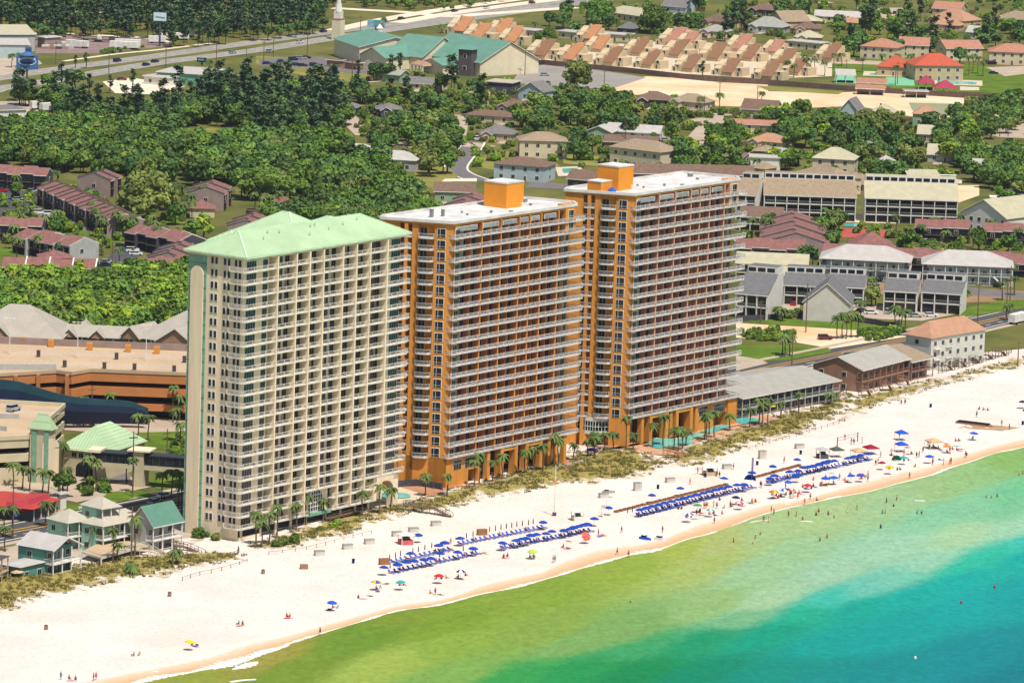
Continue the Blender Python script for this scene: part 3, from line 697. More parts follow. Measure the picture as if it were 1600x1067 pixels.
# ---------- two orange towers ----------
def orange_tower(O,L,hue,label,pent,base,seed):
    T=thing('condominium_tower',label,'apartment tower',O,R(53.6))
    W=ORANGE; P=ORANGE if hue==0 else PALEOR; IN=ORANGE_SHADED if hue==0 else mat('rose_stucco',(176,116,90),sc=.15,var=.08)
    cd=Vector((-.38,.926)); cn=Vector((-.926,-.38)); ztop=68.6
    def C(s,o=0): p=Vector((-.6,.6))+cd*s+cn*o; return (p.x,p.y)
    mb=MB()
    # body behind the front recess, and the splayed left wing
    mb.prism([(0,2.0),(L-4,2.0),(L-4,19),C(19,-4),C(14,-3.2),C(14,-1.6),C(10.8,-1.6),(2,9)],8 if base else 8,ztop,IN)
    def solid(s0,s1,dp=3.2,o=0,z0=0): mb.prism([C(s1,o),C(s0,o),C(s0,-dp),C(s1,-dp)][::1],z0,ztop,W)
    solid(0,4.9); solid(9.2,10.8); solid(14,19,4)
    solid(11.9,12.8,1.8,.35)      # projecting fin
    mb.prism([C(14.2,-1.9),C(4.7,-1.9),C(4.7,-3.4),C(14.2,-3.4)],0,ztop,W)   # recess back wall
    mb.box(.1,2.2,.55,2.1,8.2,ztop,W)  # front return of the corner pier
    piers=[11.2,19.4,27.4,32.0,37.0,44.6]; piers=[x*L/56 for x in piers]
    for x in piers: mb.box(x-.14,x+.14,.22,2.0,8.2,ztop,IN); mb.box(x-.17,x+.17,.0,.22,8.2,ztop,P)  # pier sides take the recess tone, with slab shade put into the colour
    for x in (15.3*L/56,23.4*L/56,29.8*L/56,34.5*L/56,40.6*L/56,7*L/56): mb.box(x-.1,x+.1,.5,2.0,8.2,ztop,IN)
    xb=L-8.2; mb.box(xb,xb+4.6,.2,3,62.2,69.9,W if hue==0 else P)   # upper corner block
    mb.box(L-4.6,L-3.9,1.8,19,8.2,ztop,W)
    part('wall',mb,T)
    # roof membrane with parapet
    mb=MB(); rp=[(0,.3),(L-3.2,.3),(L+.2,4),(L-3,19.5),(-4,20.5),C(19.4,.3),C(10,.4),C(-.4,.4)]
    mb.prism(rp[::-1] if False else rp,ztop,ztop+.55,W,top=ROOFW); part('roof',mb,T)
    mb=MB(); n=len(rp)
    for i in range(n):
        a=Vector(rp[i]);b=Vector(rp[(i+1)%n]); mb.bar((*a,ztop+.9),(*b,ztop+.9),.45,ROOFW,h=.75)
    part('parapet',mb,T)
    for (x,y,w,d,h) in ((5,12,.8,.8,2.2),(8.5,11,.7,.7,1.9),(15,8,.4,.4,.6),(18,12,.5,.4,.5),(24,7,.5,.5,.7),(30,5,1.2,.4,.4),(44,9,.6,.6,.6),(48,14,1.4,1,1)):
        mb=MB(); mb.box(-w/2,w/2,-d/2,d/2,0,h,METAL); mb.box(-w/2-.08,w/2+.08,-d/2-.08,d/2+.08,h,h+.12,ROOFW); part('roof_vent',mb,T,(x*L/56,y,ztop+.5))
    x0,x1,y0,y1,zt=pent
    mb=MB(); mb.box(x0,x1,y0,y1,ztop+.5,zt,mat('bright_orange_stucco',(232,146,44),sc=.15,var=.05)); mb.box(x0-.1,x1+.1,y0-.1,y1+.1,zt,zt+.35,ROOFW)
    mb.box(x1-1,x1-.4,y0-.35,y0,ztop+.5,ztop+1.7,WHITE); part('lift_house',mb,T)
    # louvre panels under the roof edge
    for a,b in ((.6,9.5),(12,18.8),(20.5,26.6),(28,31.5),(33,36.5),(38.5,43.8)):
        mb=MB(); mb.box(a*L/56,b*L/56,.45,.6,ztop-1.7,ztop-.4,WHITE); 
        for i in range(4): mb.box(a*L/56+.2,b*L/56-.2,.4,.46,ztop-1.6+i*.3,ztop-1.45+i*.3,GREY)
        part('louvre',mb,T)
    # front balconies
    edge=[(-1.0,2.6),(-1.0,-.2),(L,-.2),(L,9)]; s=MB(); s.prism([(-1.0,2.1),(-1.0,-.2),(L,-.2),(L,9),(L-4,9),(L-4,2.1)],-.18,0,RAILW)
    r=MB(); rail(r,edge,0,1.08,RAILW,.32,.075,.14,post=7); ms,mr=s.mesh('balcony'),r.mesh('railing')
    for k in range(20):
        o=part('balcony',ms,T,(0,0,8.25+3*k)); part('railing',mr,o)
    # side balconies
    s=MB();r=MB(); ed=[(-2.05,.0),(-1.9,-.95),(-1.2,-1.25),(1.2,-1.25),(1.9,-.95),(2.05,0)]; s.prism(ed+[(2.05,1.8),(-2.05,1.8)],-.3,0,RAILW); rail(r,ed,0,1.05,RAILW,.36,.06,.1)
    ms,mr=s.mesh('side_balcony'),r.mesh('railing'); s=MB();r=MB(); ed=[(-1.5,.1),(-1.3,-.5),(1.3,-.5),(1.5,.1)]; s.prism(ed+[(1.5,1.5),(-1.5,1.5)],-.3,0,RAILW); rail(r,ed,0,1.05,RAILW,.36,.06,.1)
    ms2,mr2=s.mesh('side_balcony'),r.mesh('railing'); ang=math.atan2(-cd.y,-cd.x)
    for k in range(0,20):
        z=8.25+3*k
        o=part('side_balcony',ms,T,(*C(7.05),z),ang); part('railing',mr,o)
        o=part('side_balcony',ms2,T,(*C(12.4,-.1),z),ang); part('railing',mr2,o)
    # tall windows on the splayed wall
    a=MB();b=MB(); a.box(-1.15,1.15,-.12,.02,0,2.35,WHITE)
    for x0_,x1_,z0_,z1_ in ((-1.02,-.42,.12,.6),(-.3,1.02,.12,.6),(-1.02,-.42,.75,2.22),(-.3,1.02,.75,2.22)): b.box(x0_,x1_,-.16,-.06,z0_,z1_,GLASS)
    rw=Rep('window',a,b)
    for k in range(20): rw.at(*C(3.0),8.4+3*k,ang)
    a2=MB();a2.box(-.95,.95,-.1,.02,0,2.3,WHITE);b2=MB();b2.box(-.87,-.04,-.14,-.05,.08,2.2,GLASS);b2.box(.04,.87,-.14,-.05,.08,2.2,GLASS)
    rd=Rep('balcony_door',a2,b2,cap=60); b3=MB();b3.box(-.87,-.04,-.14,-.05,.08,2.2,CURT);b3.box(.04,.87,-.14,-.05,.08,2.2,GLASS);rdc=Rep('balcony_door',a2,b3,cap=40);rn_=random.Random(seed)
    for k in range(19,-1,-1):
        z=8.25+3*k
        rd.at(*C(8.2,-1.9),z,ang)
        for x in (.95,): rd.at(x+.3,.54,z)
        for x in (5.6,9.8,13.7,17.9,22.0,26,29.0,31.2,33.6,36.2,39.6,43.4,47.4,50.6): 
            xx=x*L/56
            if xx>xb and k>=18: continue
            (rdc if rn_.random()<.3 else rd).at(xx,2.0,z)
    for z in (63.3,66.5): rw.at(xb+2.3,.2,z-.4)
    rd.flush(T); rdc.flush(T); rw.flush(T); balcony_bits(T,L,[8.25+3*k for k in range(20)],.9,rn_,60)
    return T,C
T2,C2=orange_tower((-15.1,1298.1),56,0,'orange tower block between the cream tower and the farther orange tower','x'and(33.4,41,9.2,16.5,75.6),1,1)
T3,C3=orange_tower((32.5,1366.2),52.6,1,'farthest tower block, orange side wall and rose balcony front','x'and(3.5,10.5,9.0,16.0,75.5),1,2)
landmark('middle orange tower',(0,1322)); landmark('farthest orange tower',(50,1385))
# left foot of the towers
def foot(T,C,L,lay):
    mb=MB(); W=ORANGE
    mb.prism([(.1,.6),(2.2,.6),(2.2,9),C(10.8,-1.6),C(10.8,0),C(0)][::-1][::-1],0,8.1,W) if lay=='a' else None
    if lay=='a':
        mb.prism([C(19),C(9),C(9,-5),C(19,-5)],0,8.3,W)
        mb.box(2.2,14.2,1.0,9,3.9,8.0,W); mb.box(2.2,9.5,1.0,9,0,3.9,W); mb.box(13.6,14.6,.9,9,0,3.9,W)
        frames=((22,29.5),(33,40.5)); cols=(17.2,43.8,47.2,51)
    else:
        mb.box(34,49,1.0,9,4.4,8.0,W); mb.box(34,42,1.0,9,0,4.4,W);mb.box(48,52.4,.4,9,0,8,W)
        mb.box(-.5,1.2,.6,2.5,0,8,W)
        frames=((9.5,18.5),(22,30.2)); cols=(6.6,20.2,32.4)
    for a,b in frames:
        mb.box(a,a+1.3,-.1,1.9,0,7.9,W);mb.box(b-1.3,b,-.1,1.9,0,7.9,W);mb.box(a+1.3,b-1.3,0,1.8,7.1,7.9,W)
    for x in cols: mb.box(x-.6,x+.6,.2,1.6,0,7.9,W); mb.box(x-.6,x+.6,4.2,5.2,0,7.9,W)
    mb.box(2,L-4,7.0,19,0,8.1,mat('colonnade_shade',(70,46,34)))  # back block coloured dark in place of shade inside the colonnade
    part('podium',mb,T)
    mb=MB(); mb.box(2,L-4,6.6,6.98,.3,3,GLASS); mb.box(14,L-5,6.6,6.98,4,6.6,GLASS); part('ground_floor_glazing',mb,T)
    for x,w in (((4.6,3.4),(10.4,5.2)) if lay=='a' else ((36.6,4.2),(44.5,5.6))):
        a=MB();a.box(-w/2,w/2,-.1,.02,0,2.7,WHITE);g=MB();n=int(w/.9)
        for i in range(n): g.box(-w/2+.1+i*(w-.1)/n,-w/2+(i+1)*(w-.1)/n,-.14,-.05,.1,1.5,GLASS); g.box(-w/2+.1+i*(w-.1)/n,-w/2+(i+1)*(w-.1)/n,-.14,-.05,1.65,2.55,GLASS)
        o=part('podium_window',a,T,(x,1.0,4.6)); part('pane',g,o)
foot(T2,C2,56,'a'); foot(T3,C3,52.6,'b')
# small plant room, blue tank on the farther tower
mb=MB(); mb.box(0,5,0,4.5,0,3.0,mat('bright_orange_stucco',(0,0,0))); mb.box(-.1,5.1,-.1,4.6,3,3.3,ROOFW); part('plant_room',mb,T3,(-4.5,9,69.1))
BLUE=mat('blue_tarp',(40,96,190),sc=1)
mb=MB(); mb.tube([(0,0,0),(0,0,.9),(0,0,1.6)],[1.1,1.1,.3],BLUE,10); tag(mb.ob('water_tank'),'small blue tank on the flat roof of the farthest tower','tank').location=(*(Vector((32.5,1366.2))+Vector((.593*-1.2-.805*7.6,.805*-1.2+.593*7.6))),69.15)
# glazed link lobby between the orange towers
def lobby():
    P=[G(x,y,4.4) for x,y in ((886,663),(898,668),(914,671.5),(930,673.5),(950,673.5),(971,670.5))]
    bk=[G(975,664,4.4),G(975,664,4.4)+Vector((-4,9)),P[0]+Vector((-3,9))]
    o=P[3].copy(); T=thing('link_lobby','low curved glass lobby with white bands between the two orange towers','lobby',o)
    q=[p-o for p in P]; b=[p-o for p in bk[1:]]
    full=[tuple(p) for p in q]+[tuple(p) for p in b]
    mb=MB(); mb.prism(full,3.4,4.3,WHITE); mb.prism(full,7.0,7.9,WHITE); part('fascia',mb,T)
    mb=MB(); inn=[tuple(Vector(p)*.985+Vector((0,.3))) for p in full]; mb.prism(inn,4.3,7.0,GLASS); part('glazing',mb,T)
    mb=MB()
    for a,c in zip(q,q[1:]):
        for i in range(4):
            p=a.lerp(c,i/4); mb.bar((*p,4.3),(*p,7),.14,WHITE)
        mb.bar((*a,5.6),(*c,5.6),.12,WHITE)
    part('mullions',mb,T)
    mb=MB(); rail(mb,[tuple(p) for p in q],7.9,1.0,RAILW,.4,.05); part('railing',mb,T)
    for p in (q[0],q[2],q[5]):
        mb=MB(); mb.bar((0,0,0),(0,0,3.4),1.0,ORANGE); part('column',mb,T,(p.x,p.y+.6,0))
    mb=MB(); mb.prism([tuple(Vector(p)*.8+Vector((0,2))) for p in full],0,3.4,GLASS); part('entrance_glazing',mb,T)
    landmark('curved glass lobby',o)
lobby()
# ================= buildings =================
def tone(k,rgb,**kw): return mat(k,rgb,**kw)
RF={'tan':tone('tan_shingle',(152,133,108),sc=.8,var=.1,rough=.95),'brown':tone('brown_shingle',(119,95,80),sc=.8,var=.12,rough=.95),'dark':tone('dark_shingle',(84,75,71),sc=.8,var=.12,rough=.95),
'grey':tone('grey_shingle',(119,115,111),sc=.8,var=.1,rough=.95),'white':tone('white_roof',(178,172,164),sc=.4,var=.06,rough=.9),'cream':tone('cream_roof',(178,170,141),sc=.4,var=.06,rough=.9),
'red':tone('maroon_shingle',(140,98,90),rgb2=(120,80,74),sc=.7,rough=.95),'red0':tone('maroon_old',(113,70,67),rgb2=(112,62,60),sc=.7,rough=.95),'salmon':tone('salmon_tile',(172,121,98),sc=.8,var=.1),'orange':tone('orange_tile',(186,132,92),rgb2=(168,112,74),sc=.8),'orange0':tone('orange_old',(171,114,71),rgb2=(184,104,54),sc=.8),'vermilion':tone('vermilion_tile',(181,85,58),sc=.8,var=.08),
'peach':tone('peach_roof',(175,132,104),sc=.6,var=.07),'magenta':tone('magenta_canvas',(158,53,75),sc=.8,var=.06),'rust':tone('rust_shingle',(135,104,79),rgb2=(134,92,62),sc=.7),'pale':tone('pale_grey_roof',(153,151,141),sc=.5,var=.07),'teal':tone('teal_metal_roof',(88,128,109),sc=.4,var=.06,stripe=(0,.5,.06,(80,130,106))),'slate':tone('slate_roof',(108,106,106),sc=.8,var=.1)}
WL={'cream':tone('house_cream',(204,188,156),sc=.4,var=.06),'white':tone('house_white',(214,210,198),sc=.4,var=.05),'grey':tone('house_grey',(172,172,166),sc=.4,var=.08),'green':tone('house_sage',(136,160,128),sc=.4,var=.06),'blue':tone('house_pale_blue',(168,184,184),sc=.4,var=.06),'brown':tone('house_brown',(150,112,90),sc=.4,var=.08),'dark':tone('house_dark',(74,72,78),sc=.4,var=.12),'teal':tone('house_teal',(96,152,126),sc=.4,var=.06),'mauve':tone('house_mauve',(150,130,120),sc=.4,var=.08),'tan':tone('house_tan',(190,164,128),sc=.4,var=.07)}
WBIG=MB().box(-.75,.75,-.08,.02,0,1.5,WHITE); WBIGg=MB().box(-.65,-.04,-.12,-.05,.1,1.4,GLASS).box(.04,.65,-.12,-.05,.1,1.4,GLASS)
DOOR=MB().box(-.6,.6,-.1,.02,0,2.15,WHITE); DOORg=MB().box(-.48,.48,-.14,-.05,.02,2.05,tone('door_panel',(92,80,74)))
GAR=MB().box(-2.5,2.5,-.08,.02,0,2.3,WHITE); GARg=MB().box(-2.35,2.35,-.12,-.05,.05,2.15,tone('garage_door',(188,188,184),stripe=(2,.55,.06,(120,120,120))))
SM={}
def shared(k,mb):
    if k not in SM: SM[k]=mb.mesh(k)
    return SM[k]
def winpart(p,x,y,z,rz=0,kind='window'):
    a,b,n2={'window':(WBIG,WBIGg,'pane'),'door':(DOOR,DOORg,'door_leaf'),'garage_door':(GAR,GARg,'door_leaf')}[kind]
    o=part(kind,shared(kind,a),p,(x,y,z),rz); part(n2,shared(kind+'_'+n2,b),o); o.children[0].name=n2; return o
FOOT=[]
def roofmesh(t,x0,x1,y0,y1,z,r,rm,wm,ov=.6,ridge=None):
    mb=MB(); X0,X1,Y0,Y1=x0-ov,x1+ov,y0-ov,y1+ov
    if t=='hip': hip(mb,X0,X1,Y0,Y1,z,r,rm,rm,cap=None)
    elif t=='gable':
        ym=(Y0+Y1)/2; zo=z-ov*r/((y1-y0)/2)*.0
        for a,b,c,d in (((X0,Y0,z),(X1,Y0,z),(X1,ym,z+r),(X0,ym,z+r)),((X1,Y1,z),(X0,Y1,z),(X0,ym,z+r),(X1,ym,z+r))): mb.poly([a,b,c,d],rm)
        for x in (X0,X1):
            q=[(x,Y0,z-.25),(x,ym,z+r-.25),(x,ym,z+r),(x,Y0,z)];mb.poly(q,WHITE); q=[(x,Y1,z-.25),(x,ym,z+r-.25),(x,ym,z+r),(x,Y1,z)];mb.poly(q,WHITE)
        mb.poly([(X0,Y0,z-.25),(X1,Y0,z-.25),(X1,Y0,z),(X0,Y0,z)],WHITE)
        mb.poly([(X0,Y0,z-.25),(X1,Y0,z-.25),(X1,ym,z+r-.25),(X0,ym,z+r-.25)],wm).poly([(X0,Y1,z-.25),(X1,Y1,z-.25),(X1,ym,z+r-.25),(X0,ym,z+r-.25)],wm)
    elif t=='gablef':
        xm=(X0+X1)/2
        for a,b,c,d in (((X0,Y1,z),(X0,Y0,z),(xm,Y0,z+r),(xm,Y1,z+r)),((X1,Y0,z),(X1,Y1,z),(xm,Y1,z+r),(xm,Y0,z+r))): mb.poly([a,b,c,d],rm)
        for y in (Y0,):
            mb.poly([(X0,y,z-.3),(xm,y,z+r-.3),(xm,y,z+r),(X0,y,z)],WHITE);mb.poly([(X1,y,z-.3),(xm,y,z+r-.3),(xm,y,z+r),(X1,y,z)],WHITE)
    elif t=='shed':
        mb.poly([(X0,Y0,z),(X1,Y0,z),(X1,Y1,z+r),(X0,Y1,z+r)],rm); mb.poly([(X0,Y0,z-.3),(X1,Y0,z-.3),(X1,Y1,z+r-.3),(X0,Y1,z+r-.3)],WHITE)
        mb.poly([(X0,Y0,z-.3),(X1,Y0,z-.3),(X1,Y0,z),(X0,Y0,z)],WHITE)
    else: mb.box(X0,X1,Y0,Y1,z,z+.35,WHITE,top=rm)
    return mb
def walls(t,x0,x1,y0,y1,z0,z,r,wm):
    mb=MB(); mb.box(x0,x1,y0,y1,z0,z,wm)
    if t=='gable':
        for x in (x0,x1): mb.poly([(x,y0,z),(x,y1,z),(x,(y0+y1)/2,z+r*.93)],wm)
    elif t=='gablef':
        for y in (y0,y1): mb.poly([(x0,y,z),(x1,y,z),((x0+x1)/2,y,z+r*.93)],wm)
    elif t=='shed':
        for x in (x0,x1): mb.poly([(x,y0,z),(x,y1,z),(x,y1,z+r-.3)],wm)
        mb.poly([(x0,y1,z),(x1,y1,z),(x1,y1,z+r-.3),(x0,y1,z+r-.3)],wm)
    return mb
def frame(a,b,h):
    A=G(*a,h);B=G(*b,h);d=B-A; return A,d.length,math.atan2(d.y,d.x)
def house(label,a,b,h=3.2,depth=10,roof='hip',r=2.2,wall='cream',rf='tan',lm=None,cat='house',name='house',floors=1,ov=.6,win=1,garage=0,z0=0,wing=None,autolab=False,porch=0):
    A,L,rz=frame(a,b,h)
    T=thing(name,None if autolab else label,cat,A,rz)
    if autolab: auto(T,label,cat)
    rm=RF[rf];wm=WL[wall]
    mb=walls(roof,ov,L-ov,ov,depth,z0,h,r,wm); mb.v=[(x,y,z) for x,y,z in mb.v]
    part('wall',mb,T); ro=part('roof',roofmesh(roof,ov,L-ov,ov,depth,h,r,rm,wm,ov),T)
    if win:
        for f in range(floors):
            n=max(1,int((L-2)/4.2)); fh=h/floors
            for i in range(n):
                x=1.2+(L-2.4)*(i+.5)/n
                if f==0 and i==n//2: winpart(T,x,ov,.05,0,'door')
                elif garage and f==0 and i==0 and L>9: winpart(T,x+.9,ov,.05,0,'garage_door')
                else: winpart(T,x,ov,f*fh+.95)
            winpart(T,ov,depth*.5,f*fh+.95,R(-90)); winpart(T,L-ov,depth*.5,f*fh+.95,R(90))
    if wing:
        x0,x1,dy,wr=wing
        mb=walls('gablef',x0,x1,-dy,ov+.1,z0,h-.15,wr,wm); part('porch_wing',mb,T); part('roof',roofmesh('gablef',x0,x1,-dy,depth/2,h-.15,wr,rm,wm,.4),T)
        winpart(T,(x0+x1)/2,-dy,.9)
    if porch:
        for i in range(int(L/3.5)+1):
            mb=MB(); mb.box(-.1,.1,-.1,.1,0,h,WHITE); part('porch_post',mb,T,(ov+(L-2*ov)*i/int(L/3.5),-porch,0))
    m=MB(); m.box(-.4,.4,-.4,.4,0,1.2,WL['brown']); 
    if roof in('hip','gable') and h<5 and L>9: part('chimney',m,T,(L*.35,depth*.55,h+r*.6))
    FOOT.append((A.x+math.cos(rz)*L/2-math.sin(rz)*depth/2,A.y+math.sin(rz)*L/2+math.cos(rz)*depth/2,max(L,depth)/2,rz,L/2,depth/2))
    if lm: landmark(lm,(A.x+math.cos(rz)*L/2,A.y+math.sin(rz)*L/2))
    if floors==1 and L>8 and cat=='house' and win:
        x0=1.5+(L-6)*((L*7.3)%1); q=[(A.x+math.cos(rz)*x-math.sin(rz)*y,A.y+math.sin(rz)*x+math.cos(rz)*y) for x,y in ((x0,-9),(x0+3.4,-9),(x0+3.4,ov),(x0,ov))]
        ZC[0]+=1; sheet('driveway',q,CONCR,.03+ZC[0]*.0015,world=True)
        if int(L*10)%2:
            m=MB(); w_=wm if int(L*10)%3 else WOOD
            for a_,b_ in (((-3,-1),(-3,depth+4)),((-3,depth+4),(L+3,depth+4))): m.bar((*a_,.8),(*b_,.8),.12,WOOD,h=1.6)
            o=m.ob('garden_fence'); o.location=(A.x,A.y,0); o.rotation_euler=(0,0,rz); auto(tag(o,None,'fence'),'brown garden fence','fence')
    return T,L
def rowhouse(label,ra,rb,w,h,rise,n,wall='mauve',rf='red',lm=None,stag=1.2,stripes=False,fins=False,rows=2):
    "terrace of townhouses; ra,rb are the ridge ends in the photograph"
    A=G(*ra,h+rise);B=G(*rb,h+rise)
    d=B-A;L=d.length;rz=math.atan2(d.y,d.x)
    T=thing('townhouse_row',label,'townhouses',A,rz,group=None)
    wm=WL[wall];rm=RF[rf];u=L/n
    mb=MB();steps=[]
    for i in range(n):
        o=(stag if i%2 else 0); dz=(.35 if (i%2 and not stripes) else 0)
        x0,x1=i*u,(i+1)*u; y0,y1=-w/2+o,w/2+o
        k=walls('gable',x0+.01,x1-.01,y0,y1,0,h+dz,rise,wm); 
        s=len(mb.v); mb.v+=k.v; mb.f+=[tuple(s+q for q in f) for f in k.f]; mb.m+=[mb.mi(k.mats[q]) for q in k.m]
        steps.append((x0,x1,y0,y1,dz))
    part('wall',mb,T)
    for x0,x1,y0,y1,dz in steps:
        part('roof',roofmesh('gable',x0+.45,x1-.45,y0,y1,h+dz+.1,rise,rm,wm,.45),T)
        m=MB(); 
        if stripes:
            ym=(y0+y1)/2
            for sgn in (-1,1):
                yy=y0-.3 if sgn<0 else y1+.3
                m.bar((x0+.3,yy,h+.35),(x0+.3,ym,h+rise+.35),.9,RF['dark'],h=.25)  # dark bar on each unit, painted stand-in for the shadow stripe
            part('roof_shadow_strip',m,T)
        if fins:
            ym=(y0+y1)/2
            m.bar((x1,y0-.5,h+.45),(x1,ym,h+rise+.45),.4,WHITE,h=.5); m.bar((x1,y1+.5,h+.45),(x1,ym,h+rise+.45),.4,WHITE,h=.5); part('party_parapet',m,T)
        # recessed dark balconies / carports under the eaves
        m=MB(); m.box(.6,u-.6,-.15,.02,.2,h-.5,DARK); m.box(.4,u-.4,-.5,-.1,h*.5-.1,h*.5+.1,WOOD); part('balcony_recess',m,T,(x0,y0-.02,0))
        if u>6: winpart(T,(x0+x1)/2,y0-.2,h*.6)
    winpart(T,0,0,h*.55,R(-90)); winpart(T,L,0,h*.55,R(90))
    c=A+d/2; FOOT.append((c.x,c.y,L/2,rz,L/2,w/2))
    if lm: landmark(lm,c)
    return T
# ---- red roofed townhouse estate, left ----
rowhouse('long maroon-roofed townhouse row at the left edge below the woods',(-25,258),(78,263),11,5.5,2.2,5,'dark','red','maroon row at the left edge')
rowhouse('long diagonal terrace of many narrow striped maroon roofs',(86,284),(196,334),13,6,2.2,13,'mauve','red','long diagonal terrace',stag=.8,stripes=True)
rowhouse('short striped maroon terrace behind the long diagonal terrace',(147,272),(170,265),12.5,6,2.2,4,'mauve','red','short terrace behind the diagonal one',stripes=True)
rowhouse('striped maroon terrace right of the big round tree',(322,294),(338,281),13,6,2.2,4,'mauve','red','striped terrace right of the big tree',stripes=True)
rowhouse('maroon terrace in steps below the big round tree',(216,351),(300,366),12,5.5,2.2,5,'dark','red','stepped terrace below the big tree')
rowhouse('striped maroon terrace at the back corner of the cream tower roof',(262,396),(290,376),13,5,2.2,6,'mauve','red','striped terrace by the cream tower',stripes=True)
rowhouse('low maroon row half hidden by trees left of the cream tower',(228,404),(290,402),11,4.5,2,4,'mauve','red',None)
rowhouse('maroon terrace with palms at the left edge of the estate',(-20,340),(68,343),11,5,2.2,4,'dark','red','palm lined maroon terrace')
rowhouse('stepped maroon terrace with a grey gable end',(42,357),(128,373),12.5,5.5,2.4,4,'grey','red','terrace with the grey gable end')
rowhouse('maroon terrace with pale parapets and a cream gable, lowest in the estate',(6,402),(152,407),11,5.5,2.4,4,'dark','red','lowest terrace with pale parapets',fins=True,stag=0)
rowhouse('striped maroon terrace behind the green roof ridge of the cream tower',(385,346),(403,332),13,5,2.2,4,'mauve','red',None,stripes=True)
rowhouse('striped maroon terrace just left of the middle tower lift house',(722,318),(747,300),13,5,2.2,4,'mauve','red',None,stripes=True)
house('small maroon pyramid-roofed clubhouse with posts beside the estate pool',(294,326),(338,327),3.2,9,'hip',2.6,'cream','red',lm='small maroon clubhouse',cat='clubhouse',name='clubhouse')
house('low maroon hipped roof tucked between two terraces on the left',(62,404),(116,404),3,9,'hip',2,'dark','red')
house('maroon hipped roof alone in the bright green woods',(440,327),(486,324),4,14,'hip',3,'dark','red',lm='lone maroon roof in the woods')
